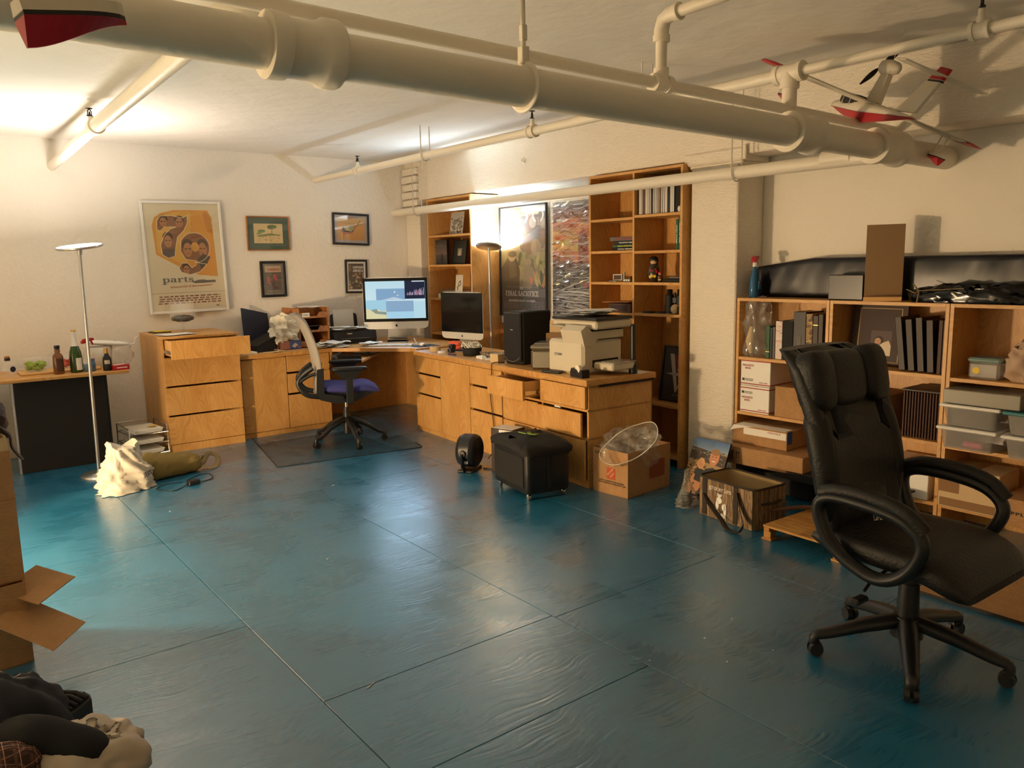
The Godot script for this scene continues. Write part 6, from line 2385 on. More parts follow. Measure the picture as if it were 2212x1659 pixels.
	for k in 2:
		book("photo_album", ["reddish brown upright album near the unit side", "dark brown upright album touching the unit side"][k], 4.46, y, -1.96 + 0.024 * k, 0.022, 0.295, 0.22, [M.brown, M.brown_deep][k])
	# unit 2 second row: accordion files
	t = east("accordion_file", "brown pleated accordion file behind the black chair", "file", 4.46, 0.501, -2.13)
	for k in 14:
		a = S()
		bx(a, Vector3(0.016 * k, 0, -0.24), Vector3(0.016 * k + 0.009, 0.26 + 0.004 * (k % 2), 0), 0.002)
		obj("pleat", a, M.brown, t)
	a = S()
	bx(a, Vector3(-0.005, 0.262, -0.24), Vector3(0.228, 0.275, 0.01), 0.003)
	obj("flap", a, M.brown_deep, t)
	carton("brown carton behind the black chair in the middle unit", Vector3(4.57, 0.501, -2.36), 0.0, Vector3(0.3, 0.22, 0.25), M.cardboard_dark)
	carton("flat white papers box low in the middle unit", Vector3(4.55, 0.161, -2.1), 0.0, Vector3(0.3, 0.2, 0.25), M.white)
	# unit 3
	t = east("food_container", "small teal lidded plastic container on the right unit", "container", 4.52, 0.867, -1.72)
	a = S()
	box(a, Vector3(0, 0.045, 0), Vector3(0.15, 0.09, 0.13), 0.012)
	obj("tub", a, M.bin_plastic, t)
	a = S()
	box(a, Vector3(0, 0.1, 0), Vector3(0.162, 0.025, 0.142), 0.01)
	obj("lid", a, mat("teal_pale", Color("7b9490"), 0.5), t)
	a = S()
	prism(a, ell(-0.035, 0.045, 0.018, 0.018, 18), 0.065, 0.0665)
	obj("sticker", a, M.yellow, t)
	t = east("plastic_bag", "crumpled beige plastic bag tied up on the right unit", "bag", 4.53, 0.867, -1.53)
	a = S()
	lump(a, Vector3(0, 0.09, 0), Vector3(0.085, 0.1, 0.08), 0.05, 10.0, 15, 0.0, 36, 22)
	tube(a, curve([Vector3(0.02, 0.15, 0.02), Vector3(0.05, 0.2, 0.03), Vector3(0.09, 0.18, 0.03), Vector3(0.07, 0.12, 0.04)], 5), 0.013, 8, false, 2.0)
	obj("bag", a, mat("bag_beige", Color("b79c84"), 0.6), t)
	t = east("detergent_bottle", "blue cleaner bottle with orange cap and yellow label", "bottle", 4.5, 0.867, -1.385)
	a = S()
	var rings := []
	for s in [[0.062, 0.0], [0.066, 0.01], [0.064, 0.06], [0.05, 0.13], [0.035, 0.17], [0.02, 0.195], [0.018, 0.2]]:
		var ring := []
		for i in 24:
			var q := TAU * i / 24.0
			ring.append(Vector3(s[0] * spow(cos(q), 0.7), s[1], s[0] * 0.6 * spow(sin(q), 0.7)))
		rings.append(ring)
	loft(a, rings)
	obj("bottle", a, M.blue, t)
	a = S()
	cyl(a, Vector3(0, 0.198, 0), Vector3(0, 0.225, 0), 0.018, -1.0, 18)
	obj("collar", a, M.white, t)
	a = S()
	pillow(a, Vector3(0, 0.245, 0), Vector3(0.024, 0.024, 0.024), 0.6, 0.8)
	obj("cap", a, M.orange, t)
	a = S()
	box(a, Vector3(-0.03, 0.045, 0.036), Vector3(0.055, 0.03, 0.003), 0.0, T(Vector3.ZERO, 0, 0, 0.12))
	obj("yellow_label", a, M.yellow, t)
	# bins
	bin("clear bin with white lid and pink tube, lower left", Vector3(4.50, 0.4955, -1.745), M.white, 1)
	bin("clear bin with white lid and coiled cable, upper left", Vector3(4.50, 0.6185, -1.735), M.white, 2)
	bin("clear bin with white lid, lower right at the frame edge", Vector3(4.48, 0.4955, -1.42), M.white, 3)
	bin("clear bin with blue lid, upper right at the frame edge", Vector3(4.48, 0.6185, -1.42), M.teal, 4)
	t = east("flat_box", "flat frosted plastic box lying across the storage bins", "box", 4.44, 0.742, -1.68)
	a = S()
	box(a, Vector3(0, 0.0375, -0.02), Vector3(0.37, 0.075, 0.24), 0.004)
	obj("shell", a, clear("frosted", Color(0.6, 0.58, 0.52, 0.85), 0.3), t)
	# bottom
	t = carton("brown box with dark tape squares under the plastic bins", Vector3(4.52, 0.161, -1.73), 0.0, Vector3(0.3, 0.22, 0.26), M.cardboard_pale)
	a = S()
	box(a, Vector3(-0.095, 0.14, 0.1305), Vector3(0.105, 0.11, 0.001))
	box(a, Vector3(0.08, 0.16, 0.1305), Vector3(0.085, 0.07, 0.001))
	box(a, Vector3(0.0, 0.03, 0.1305), Vector3(0.28, 0.045, 0.001))
	obj("brown_tape", a, M.cardboard_dark, t)
	t = carton("brown printed carton at the lower right edge", Vector3(4.45, 0.161, -1.4), 0.0, Vector3(0.28, 0.14, 0.3), M.cardboard)
	text(t, "APPLES", T(Vector3(-0.05, 0.07, 0.1515)), 0.016, 0.12, M.ink)
	# on top of the low units
	spray_bottle("blue spray cleaner bottle with red nozzle on the low bookcase", Vector3(4.53, 1.2625, -3.19), 0.27, M.bottle_blue)
	t = thing("wrapped_board", "long dark blue plastic wrapped board along the wall on the bookcase", "wrapped board", Vector3(4.66, 1.2625, -2.2), -PI / 2)
	a = S()
	var f := noise(71, 3.0, 3)
	rings = []
	for k in 41:
		var v := k / 40.0
		var x := lerpf(-1.03, 1.0, v)
		var hh := 0.255 * minf(1.0, 0.80 + v * 1.0)
		var ring := []
		for i in 20:
			var q := TAU * i / 20.0
			var yy := hh * (0.5 + 0.5 * spow(sin(q), 0.3))
			ring.append(Vector3(x, maxf(0.0, yy), 0.05 * spow(cos(q), 0.4) + 0.006 * f.get_noise_2d(x * 6.0, yy * 20.0)))
		rings.append(ring)
	loft(a, rings)
	obj("wrap", a, mat("navy_film", Color("0e111c"), 0.33), t)
	t = thing("cardboard_sheet", "upright brown cardboard sheet standing in a wood block", "sheet", Vector3(4.50, 1.2625, -2.30), -PI / 2 + 0.45)
	a = S()
	box(a, Vector3(0, 0.225, 0), Vector3(0.2, 0.42, 0.006), 0.001)
	obj("sheet", a, mat("sheet_brown", Color("8a6c48"), 0.7), t)
	a = S()
	box(a, Vector3(0, 0.0125, 0), Vector3(0.2, 0.025, 0.14), 0.002)
	obj("foot_block", a, M.edge, t)
	t = thing("bagged_parts", "black plastic bag of parts with pale straps on the low bookcase", "bag", Vector3(4.5, 1.2625, -1.78), -PI / 2)
	a = S()
	lump(a, Vector3(0, 0.03, 0), Vector3(0.36, 0.05, 0.08), 0.035, 14.0, 44, 0.0, 60, 14)
	obj("plastic_bag", a, mat("film_black", Color("0d0d10"), 0.12), t)
	a = S()
	tube(a, [Vector3(-0.36, 0.07, 0.05), Vector3(-0.3, 0.05, 0.07), Vector3(-0.28, 0.065, 0.08), Vector3(-0.05, 0.08, 0.07)], 0.006, 8, false, 0.4)
	tube(a, [Vector3(-0.34, 0.1, 0.02), Vector3(-0.28, 0.06, 0.075), Vector3(-0.285, 0.0, 0.085)], 0.005, 8, false, 0.4)
	obj("strap", a, M.strap, t)
	t = thing("black_box", "low black box in front of the wrapped board", "box", Vector3(4.53, 1.2625, -2.52), -PI / 2)
	a = S()
	box(a, Vector3(0, 0.075, 0), Vector3(0.22, 0.15, 0.1), 0.004)
	obj("shell", a, M.navy_film, t)

func bin(label: String, at: Vector3, lid: Material, kind: int):
	var t := thing("storage_bin", label, "storage bin", at, -PI / 2, "clear lidded bins on the right unit")
	var a := S()
	var rings := []
	for s in [[0.125, 0.13, 0.0], [0.14, 0.145, 0.1]]:
		var ring := []
		for i in 32:
			var q := TAU * i / 32.0
			ring.append(Vector3(s[0] * spow(cos(q), 0.25), s[2], s[1] * spow(sin(q), 0.25)))
		rings.append(ring)
	loft(a, rings)
	obj("tub", a, M.bin_plastic, t)
	a = S()
	box(a, Vector3(0, 0.108, 0), Vector3(0.3, 0.018, 0.31), 0.006)
	obj("lid", a, lid, t)
	a = S()
	if kind == 1:
		cyl(a, Vector3(-0.03, 0.022, 0.08), Vector3(0.06, 0.022, 0.08), 0.018, -1.0, 14)
		obj("pink_tube", a, M.pink, t)
	else:
		var r := RandomNumberGenerator.new()
		r.seed = kind
		for k in 10:
			var q := []
			for i in 5:
				q.append(Vector3(r.randf_range(-0.1, 0.1), r.randf_range(0.012, 0.06), r.randf_range(-0.1, 0.1)))
			tube(a, curve(q, 4), 0.005, 6)
		obj("cables", a, [M.black, M.ink_grey, M.cardboard_dark][kind % 3], t).set_meta("kind", "stuff")

# ---------- things on the floor ----------
func floor_things():
	# round black heater
	var t := thing("round_heater", "round black fan heater standing on the teal floor", "heater", Vector3(3.24, 0, -4.73), 0.55)
	var a := S()
	var ax := T(Vector3(0, 0.15, -0.075), 0, PI / 2)
	lathe(a, [[0, -0.005], [0.085, 0], [0.112, 0.012], [0.124, 0.04], [0.124, 0.04], [0.124, 0.115], [0.124, 0.115], [0.115, 0.14], [0.1, 0.15], [0.095, 0.146], [0, 0.146]], 40, ax)
	obj("drum", a, M.plastic_dark, t)
	for k in 7:
		a = S()
		var pts := []
		for i in 36:
			var q := TAU * i / 36.0
			var rr := 0.02 + 0.0125 * k
			pts.append(Vector3(cos(q) * rr, 0.15 + sin(q) * rr, 0.074))
		tube(a, pts, 0.002, 6, true)
		obj("grille_ring", a, M.black, t)
	a = S()
	for s in [-1.0, 1.0]:
		cyl(a, Vector3(s * 0.12, 0.15, 0), Vector3(s * 0.137, 0.15, 0), 0.026, 0.022, 20)
		tube(a, [Vector3(s * 0.134, 0.15, 0), Vector3(s * 0.13, 0.06, 0), Vector3(s * 0.09, 0.012, 0)], 0.012, 10, false, 1.6)
	box(a, Vector3(0, 0.009, 0), Vector3(0.2, 0.018, 0.12), 0.006)
	obj("stand", a, M.plastic_dark, t)
	a = S()
	box(a, Vector3(-0.108, 0.085, 0.01), Vector3(0.002, 0.028, 0.045), 0.0, T(Vector3.ZERO, 0, 0, 0.0))
	obj("rating_label", a, M.ink_white, t)
	a = S()
	tube(a, curve([Vector3(3.33, 0.006, -4.68), Vector3(3.38, 0.006, -4.58), Vector3(3.36, 0.006, -4.5), Vector3(3.4, 0.006, -4.35), Vector3(3.46, 0.006, -4.3)], 6), 0.005, 6)
	tag(obj("heater_cord", a, M.black), "black cord from the round heater to the cooler bag", "cord")
	# insulated delivery bag on casters
	t = thing("cooler_bag", "black insulated cooler bag on small casters with green emblem", "cooler bag", Vector3(3.2525, 0, -4.02), -1.745)
	a = S()
	var rings := []
	for s in [[0.045, 0.97], [0.06, 1.0], [0.2, 1.01], [0.31, 1.0]]:
		var ring := []
		for i in 40:
			var q := TAU * i / 40.0
			ring.append(Vector3(0.245 * s[1] * spow(cos(q), 0.18), s[0], 0.165 * s[1] * spow(sin(q), 0.18)))
		rings.append(ring)
	loft(a, rings)
	obj("body", a, M.bag_black, t)
	a = S()
	rings = []
	var f := noise(81, 5.0, 2)
	for s in [[0.318, 1.07], [0.355, 1.09], [0.372, 0.97], [0.38, 0.6], [0.385, 0.02]]:
		var ring := []
		for i in 40:
			var q := TAU * i / 40.0
			var p := Vector3(0.25 * s[1] * spow(cos(q), 0.2), s[0], 0.172 * s[1] * spow(sin(q), 0.2))
			p.y += 0.018 * f.get_noise_2d(p.x * 3.0, p.z * 3.0) - 0.015 * pow(absf(p.x) / 0.25, 2.0)
			ring.append(p)
		rings.append(ring)
	loft(a, rings)
	obj("lid", a, M.bag_cloth, t)
	a = S()
	for k in 3:
		var pts := []
		for i in 15:
			var q := -0.6 + 3.8 * i / 14.0
			pts.append(Vector3(0.02 + 0.05 * cos(q) * (1.0 - 0.22 * k), 0.389 + 0.012 * f.get_noise_2d(0.06, 0.1), -0.01 + 0.035 * sin(q) * (1.0 - 0.22 * k)))
		tube(a, pts, 0.003, 6)
	tube(a, [Vector3(-0.08, 0.389, 0.045), Vector3(0.0, 0.39, 0.03)], 0.004, 6)
	obj("emblem", a, mat("emblem_green", Color("7d9a3e"), 0.7), t)
	a = S()
	box(a, Vector3(0.0, 0.18, 0.168), Vector3(0.4, 0.2, 0.006), 0.003)
	box(a, Vector3(0.249, 0.19, 0.0), Vector3(0.006, 0.24, 0.03), 0.002)
	box(a, Vector3(0.249, 0.3, 0.0), Vector3(0.008, 0.03, 0.3), 0.003)
	obj("pocket", a, M.bag_cloth, t)
	for k in 4:
		a = S()
		var c := Vector3(0.2 * (1 if k & 1 else -1), 0.02, 0.13 * (1 if k & 2 else -1))
		cyl(a, c + Vector3(0, 0, -0.008), c + Vector3(0, 0, 0.008), 0.02, -1.0, 16)
		cyl(a, c + Vector3(0, 0.005, 0), c + Vector3(0, 0.03, 0), 0.011, -1.0, 10)
		obj("caster", a, M.chrome, t)
	# product boxes behind it
	t = thing("product_box", "tall dark and white product box behind the cooler bag", "box", Vector3(3.43, 0, -4.5), -1.3)
	a = S()
	box(a, Vector3(0, 0.165, 0), Vector3(0.2, 0.33, 0.15), 0.002)
	obj("carton", a, M.brown_deep, t)
	a = S()
	box(a, Vector3(0.035, 0.2, 0.0755), Vector3(0.12, 0.25, 0.002))
	box(a, Vector3(0, 0.331, 0), Vector3(0.18, 0.002, 0.13))
	obj("white_panel", a, M.paper, t)
	text(t, "CBT", T(Vector3(0.02, 0.25, 0.0768)), 0.022, 0.05, M.ink)
	t = thing("product_box", "small white box with crossed lines before the tall product box", "box", Vector3(3.36, 0, -4.37), -1.3)
	a = S()
	box(a, Vector3(0, 0.125, 0), Vector3(0.13, 0.25, 0.12), 0.002)
	obj("carton", a, M.brown_deep, t)
	a = S()
	box(a, Vector3(0, 0.15, 0.0605), Vector3(0.115, 0.17, 0.002))
	obj("white_panel", a, M.paper, t)
	# moving box with clear film cover
	t = thing("moving_box", "open cardboard moving box with orange square logo", "box", Vector3(3.79, 0, -3.6), -1.504)
	a = S()
	open_box(a, 0.3, 0.3, 0.44, 0.004)
	obj("carton", a, M.cardboard, t)
	var ho := mat("ink_home", Color("b8512c"), 0.8)
	a = S()
	for s in [[0.0, 0.0]]:
		prism(a, [[-0.03, 0.105], [0.045, 0.105], [0.045, 0.18], [-0.03, 0.18]], 0.2205, 0.2212)
	var lg := obj("logo_square", a, ho, t)
	text(lg, "THE HOME", T(Vector3(0.0, 0.152, 0.2216), 0, 0, 0.75), 0.012, 0.07, M.cardboard_pale)
	text(lg, "DEPOT", T(Vector3(0.017, 0.134, 0.2216), 0, 0, 0.75), 0.012, 0.045, M.cardboard_pale)
	text(t, "SUPPLY STORAGE YOUR PACKING", T(Vector3(0.01, 0.088, 0.2212)), 0.009, 0.22, M.ink)
	text(t, "SUPPLY NEEDS AT HOMEDEPOT.COM", T(Vector3(0.015, 0.074, 0.2212)), 0.009, 0.23, M.ink)
	text(t, "EXTRA", T(Vector3(-0.105, 0.268, 0.2212)), 0.016, 0.055, M.ink)
	a = S()
	prism(a, [[0.0, 0.09], [0.16, 0.09], [0.16, 0.21], [0.0, 0.21]], 0.1505, 0.1512, T(Vector3(0, 0, 0), PI / 2))
	obj("side_logo", a, mat("ink_home_dim", Color("8f4a2c"), 0.8), t)
	t = thing("film_cover", "clear elastic rimmed plastic cover draped over the moving box", "plastic cover", Vector3(3.60, 0.36, -3.44))
	var bs := Basis(Vector3(0.61, 0.0, 0.79).normalized(), 0.0) if false else Basis.from_euler(Vector3(-0.45, -0.95, 0.0))
	var rim := []
	for k in 48:
		var q := TAU * k / 48.0
		var v := Vector3(cos(q) * 0.205 * (1.0 + 0.05 * sin(3.0 * q)), sin(q) * 0.105 * (1.0 + 0.08 * cos(2.0 * q)), 0.01 * sin(5.0 * q)).rotated(Vector3.BACK, 0.6)
		rim.append(bs * v)
	a = S()
	tube(a, rim, 0.0028, 6, true)
	obj("elastic_rim", a, M.cloth_white, t)
	rings = []
	for k in 9:
		var v := k / 8.0
		var ring := []
		for i in 48:
			var p: Vector3 = rim[i] * cos(v * 1.45) + bs * Vector3(0, 0, -0.15 * sin(v * 1.45))
			p += bs * Vector3(f.get_noise_2d(i * 0.35, v * 4.0), f.get_noise_2d(i * 0.35 + 50.0, v * 4.0), f.get_noise_2d(i * 0.3, v * 3.0 + 70.0)) * 0.035 * sin(v * 2.4)
			ring.append(p)
		rings.append(ring)
	a = S()
	loft(a, rings, false)
	obj("film", a, M.film, t)
	a = S()
	lump(a, Vector3(3.78, 0.27, -3.6), Vector3(0.19, 0.1, 0.14), 0.07, 8.0, 62, 0.02, 40, 20, 0.6)
	tag(obj("packing_film", a, M.film), "crumpled clear packing film filling the moving box", "plastic film")
	# photo canvas
	var p := Pic.new(220, 300, Color("a98a5e"))
	p.fade(0.0, 0.2, Color("4a6a9c"), Color("8aa0b8"))
	p.poly([[0.0, 0.16], [1.0, 0.24], [1.0, 0.45], [0.0, 0.38]], Color("4c4038"))
	p.specks(60, 0.0, 0.2, 1.0, 0.4, 0.01, 0.04, [Color("6a5a4c"), Color("38302c"), Color("c0b8a8"), Color("7a8894")], 71, 0.4)
	p.specks(260, 0.0, 0.45, 0.5, 1.0, 0.012, 0.04, [Color("6a4a2c"), Color("caa878"), Color("46301e"), Color("8c6a44")], 72, 0.5)
	p.poly([[0.45, 0.62], [0.52, 0.52], [0.7, 0.48], [0.9, 0.52], [0.98, 0.7], [0.96, 1.0], [0.42, 1.0]], Color("26292c"))
	p.disc(0.68, 0.3, 0.13, 0.15, Color("c88a66"))
	p.disc(0.68, 0.2, 0.125, 0.06, Color("9c7450"))
	p.rect(0.61, 0.28, 0.65, 0.292, Color("4a3022"))
	p.rect(0.71, 0.28, 0.75, 0.292, Color("4a3022"))
	p.rect(0.63, 0.36, 0.73, 0.38, Color("e8dcd0"))
	p.disc(0.36, 0.44, 0.1, 0.1, Color("d8aa70"))
	p.disc(0.37, 0.47, 0.075, 0.075, Color("cf966e"))
	p.rect(0.33, 0.46, 0.36, 0.468, Color("4a3022"))
	p.rect(0.39, 0.46, 0.42, 0.468, Color("4a3022"))
	p.poly([[0.22, 0.62], [0.3, 0.54], [0.45, 0.55], [0.52, 0.64], [0.44, 0.78], [0.28, 0.76]], Color("22262a"))
	p.poly([[0.22, 0.64], [0.28, 0.66], [0.24, 0.86], [0.3, 1.0], [0.2, 1.0], [0.16, 0.8]], Color("c48860"))
	p.poly([[0.3, 0.76], [0.46, 0.78], [0.52, 0.66], [0.56, 0.7], [0.48, 0.9], [0.4, 1.0], [0.34, 1.0]], Color("bc8058"))
	p.path([[0.6, 0.68], [0.68, 0.655], [0.74, 0.68], [0.84, 0.66]], 0.035, Color("b8b09c"))
	t = thing("photo_canvas", "photo canvas of an adult and a blond child in dark shirts", "photo canvas")
	t.transform = T(Vector3(4.06, 0.172, -3.2), -PI / 2, -0.39)
	a = S()
	box(a, Vector3(0, 0, -0.008), Vector3(0.29, 0.37, 0.016), 0.002)
	obj("stretcher", a, M.black_matte, t)
	decal(t, "print", 0.289, 0.369, T(Vector3(0, 0, 0.0006)), p.mat(0.6))
	text(t, "G MA", T(Vector3(0.07, -0.095, 0.001)), 0.022, 0.075, M.ink_white, "Droid Sans", false)
	# bag of bits
	t = thing("parts_bag", "clear plastic bag of small metal parts in front of photo canvas", "bag", Vector3(3.80, 0, -3.12), 0.4)
	a = S()
	rings = []
	for k in 12:
		var v := k / 11.0
		var ring := []
		for i in 28:
			var q := TAU * i / 28.0
			var rr := lerpf(1.0, 0.18, smoothstep(0.25, 0.95, v)) * (0.85 + 0.4 * f.get_noise_2d(i * 0.6, v * 6.0))
			ring.append(Vector3(0.14 * rr * cos(q) - 0.06 * v, 0.002 + 0.2 * v * v + 0.03 * v, 0.075 * rr * sin(q)))
		rings.append(ring)
	loft(a, rings)
	obj("plastic_bag", a, M.film, t)
	a = S()
	var r := RandomNumberGenerator.new()
	r.seed = 19
	for k in 16:
		var q := Vector3(r.randf_range(-0.1, 0.12), 0.012 + r.randf() * 0.03, r.randf_range(-0.04, 0.04))
		var d := Vector3(r.randf_range(-1, 1), r.randf_range(-0.2, 0.2), r.randf_range(-1, 1)).normalized() * 0.03
		cyl(a, q - d, q + d, 0.006, -1.0, 8)
	obj("metal_parts", a, M.iron, t).set_meta("kind", "stuff")
	# grocery tote
	t = thing("grocery_tote", "open grocery tote printed like wood planks with white vegetables", "tote", Vector3(3.81, 0, -2.735), -1.67)
	p = Pic.new(512, 300, Color("7c6448"))
	for k in 13:
		var x0 := k / 13.0
		p.rect(x0, 0.0, x0 + 0.077, 1.0, [Color("8a7050"), Color("6e583e"), Color("94795a"), Color("7a6146")][k % 4])
		p.rect(x0, 0.0, x0 + 0.008, 1.0, Color("33281c"))
	p.specks(260, 0.0, 0.0, 1.0, 1.0, 0.002, 0.006, [Color("4a3a28"), Color("a08a68"), Color("5a4834")], 91, 14.0)
	var wm: Material = p.mat(0.75)
	a = S()
	rings = []
	var w := 0.42
	var dd := 0.27
	var hh := 0.235
	for s in [[0.0, 0.97], [0.01, 1.0], [hh, 1.02]]:
		var ring := []
		for i in 36:
			var q := TAU * i / 36.0
			ring.append(Vector3(w / 2 * s[1] * spow(cos(q), 0.22), s[0], dd / 2 * s[1] * spow(sin(q), 0.22)))
		rings.append(ring)
	for s in [[hh, 0.985], [0.02, 0.95], [0.018, 0.02]]:
		var ring := []
		for i in 36:
			var q := TAU * i / 36.0
			ring.append(Vector3(w / 2 * s[1] * spow(cos(q), 0.22), s[0], dd / 2 * s[1] * spow(sin(q), 0.22)))
		rings.append(ring)
	loft(a, rings, false)
	obj("lining", a, mat("lining", Color("9c8459"), 0.8), t)
	decal(t, "front_print", w * 0.96, hh * 0.97, T(Vector3(0, hh / 2, dd / 2 * 1.022), 0, 0.0), wm)
	decal(t, "end_print", dd * 0.92, hh * 0.97, T(Vector3(w / 2 * 1.022, hh / 2, 0), PI / 2), wm)
	text(t, "groceries", T(Vector3(-0.04, 0.185, dd / 2 * 1.022 + 0.001)), 0.034, 0.17, M.ink_white, "Droid Sans Mono", false)
	a = S()
	var rg := []
	for i in 48:
		var q := TAU * i / 48.0
		rg.append(Vector3(w / 2 * 1.025 * spow(cos(q), 0.25), hh + 0.002, dd / 2 * 1.03 * spow(sin(q), 0.25)))
	tube(a, rg, 0.007, 8, true)
	obj("rim_binding", a, M.strap_dark, t)
	a = S()
	var zf := dd / 2 * 1.022
	for c in [[-0.06, 0.09, 0.012, 0.03], [-0.045, 0.12, 0.02, 0.02], [-0.01, 0.085, 0.014, 0.02], [0.0, 0.07, 0.01, 0.04]]:
		prism(a, ell(c[0], c[1], c[2], c[3], 16), zf, zf + 0.0008)
	for k in 6:
		tube(a, [Vector3(-0.045, 0.13, zf), Vector3(-0.06 + 0.008 * k, 0.16, zf + 0.001)], 0.0025, 5)
		tube(a, [Vector3(-0.02, 0.05, zf), Vector3(-0.04 + 0.01 * k, 0.02, zf + 0.001)], 0.002, 5)
	obj("vegetable_print", a, M.ink_white, t)
	a = S()
	for s in [-0.16, 0.08]:
		box(a, Vector3(s, 0.12, zf + 0.002), Vector3(0.034, 0.22, 0.004), 0.001)
	tube(a, curve([Vector3(-0.155, 0.14, zf + 0.006), Vector3(-0.1, 0.09, zf + 0.02), Vector3(0.02, 0.03, zf + 0.05), Vector3(0.1, 0.008, zf + 0.09), Vector3(0.19, 0.012, zf + 0.1), Vector3(0.2, 0.05, zf + 0.07), Vector3(0.15, 0.08, zf + 0.03), Vector3(0.09, 0.2, zf + 0.008)], 6), 0.018, 8, false, 0.14)
	obj("strap", a, M.strap_dark, t)
	a = S()
	tube(a, curve([Vector3(w / 2 * 1.03, 0.15, 0.08), Vector3(w / 2 * 1.03 + 0.02, 0.15, 0.0), Vector3(w / 2 * 1.03, 0.15, -0.08)], 6), 0.014, 8, false, 0.4)
	obj("end_handle", a, M.strap_dark, t)
	# dolly
	t = thing("wooden_dolly", "low slatted wooden dolly in front of the low bookcase", "dolly", Vector3(3.80, 0, -2.22), -1.60)
	for k in 9:
		a = S()
		box(a, Vector3(0.02, 0.079, 0.19 - 0.0475 * k), Vector3(0.46, 0.012, 0.0455), 0.0015)
		obj("slat", a, M.pine, t)
	a = S()
	for s in [-0.19, 0.23]:
		box(a, Vector3(s, 0.062, 0.0), Vector3(0.035, 0.022, 0.42), 0.002)
	obj("crossbar", a, M.pine, t)
	for k in 4:
		a = S()
		var c := Vector3(0.225 if k & 1 else -0.19, 0.0255, 0.18 if k & 2 else -0.18)
		box(a, c, Vector3(0.045, 0.051, 0.045), 0.002)
		box(a, c + Vector3(0, -0.02, 0), Vector3(0.06, 0.011, 0.06), 0.002)
		obj("foot", a, M.pine, t)
	a = S()
	tube(a, curve([Vector3(3.75, 0.1, -2.55), Vector3(3.95, 0.11, -2.42), Vector3(4.05, 0.105, -2.3), Vector3(4.02, 0.095, -2.05)], 6), 0.012, 8)
	tag(obj("pinkish_hose", a, mat("hose", Color("6b4a38"), 0.6)), "short brown hose lying along the back of the dolly", "hose")
	# stack of dark boards behind
	for k in 5:
		a = S()
		box(a, Vector3(4.3, 0.17 + 0.011 * k, -2.45 + 0.02 * k), Vector3(0.16, 0.009, 0.75), 0.001)
		tag(obj("dark_board", a, M.black_matte), ["lowest thin black board of the shelf stack", "second thin black board of the shelf stack", "middle thin black board of the shelf stack", "fourth thin black board of the shelf stack", "topmost thin black board of the shelf stack"][k], "board")
	# flat cardboard and cable at the right
	a = S()
	box(a, Vector3(3.92, 0.008, -1.1), Vector3(0.8, 0.016, 0.95), 0.001)
	var cbd := tag(obj("cardboard_sheet", a, M.cardboard), "flat cardboard sheet on the floor right of the black chair", "cardboard")
	a = S()
	box(a, Vector3(3.519, 0.008, -1.1), Vector3(0.004, 0.015, 0.95))
	obj("frayed_edge", a, M.ink, cbd)
	a = S()
	tube(a, curve([Vector3(3.9, 0.03, -1.2), Vector3(3.75, 0.1, -1.14), Vector3(3.68, 0.04, -1.12), Vector3(3.64, 0.022, -1.1), Vector3(3.62, 0.022, -1.0)], 6), 0.009, 8)
	tag(obj("brown_cable", a, mat("cable_brown", Color("52331f"), 0.5)), "brown cable looping on the flat cardboard sheet", "cable")
	a = S()
	tube(a, curve([Vector3(3.9, 0.06, -1.05), Vector3(3.78, 0.09, -1.07), Vector3(3.73, 0.05, -1.02), Vector3(3.8, 0.035, -0.97), Vector3(3.9, 0.04, -0.98)], 6, true), 0.018, 10, true)
	tag(obj("black_hose", a, M.black_matte), "thick black hose loop at the right edge", "hose")
	# wire letter trays
	t = thing("wire_tray", "three tier silver wire letter tray full of papers beside chest", "letter tray", Vector3(1.49, 0, -6.97), 0.12)
	for k in 3:
		a = S()
		var y := 0.03 + 0.085 * k
		var q := [Vector3(-0.145, y, -0.16), Vector3(0.145, y, -0.16), Vector3(0.145, y, 0.16), Vector3(-0.145, y, 0.16)]
		tube(a, curve(q, 1, true), 0.0045, 6, true)
		for s in range(-6, 7):
			cyl(a, Vector3(0.022 * s, y, -0.16), Vector3(0.022 * s, y, 0.16), 0.0018, -1.0, 6)
		var tr := obj("wire_shelf", a, M.chrome, t)
		a = S()
		for i in 3:
			box(a, Vector3(0.004 * i - 0.004, y + 0.008 + 0.011 * i, 0.004 * i), Vector3(0.22, 0.01, 0.28), 0.001)
		obj("papers", a, M.paper, tr)
	a = S()
	for s in [-0.15, 0.15]:
		tube(a, [Vector3(s, 0.0, 0.15), Vector3(s, 0.25, 0.13), Vector3(s, 0.27, -0.15), Vector3(s, 0.0, -0.16)], 0.005, 6)
	tube(a, [Vector3(-0.15, 0.27, -0.15), Vector3(0.15, 0.27, -0.15)], 0.005, 6)
	obj("wire_frame", a, M.chrome, t)
	a = S()
	box(a, Vector3(0.06, 0.245, 0.06), Vector3(0.07, 0.001, 0.05))
	obj("yellow_note", a, M.yellow, t)
	# white carrier bag
	t = thing("carrier_bag", "white plastic carrier bag sagging on the floor by lamp base", "bag", Vector3(1.12, 0, -5.9), 0.2)
	a = S()
	rings = []
	for k in 22:
		var v := k / 21.0
		var ring := []
		for i in 44:
			var q := TAU * i / 44.0
			var rr := lerpf(1.0, 0.55, smoothstep(0.3, 0.95, v)) * (0.92 + 0.3 * f.get_noise_2d(cos(q) * 0.5 + v * 0.7, sin(q) * 0.5 + 3.0) + 0.1 * f.get_noise_2d(cos(q) * 3.0 + v, sin(q) * 3.0 + v * 3.0))
			var ear := 0.06 * maxf(0.0, cos(2.0 * q)) * smoothstep(0.7, 1.0, v)
			ring.append(Vector3(0.18 * rr * spow(cos(q), 0.7) + 0.0 * v, 0.004 + 0.3 * v + ear + 0.012 * f.get_noise_2d(i * 0.2, v * 2.0) * v, 0.13 * rr * spow(sin(q), 0.7)))
		rings.append(ring)
	loft(a, rings)
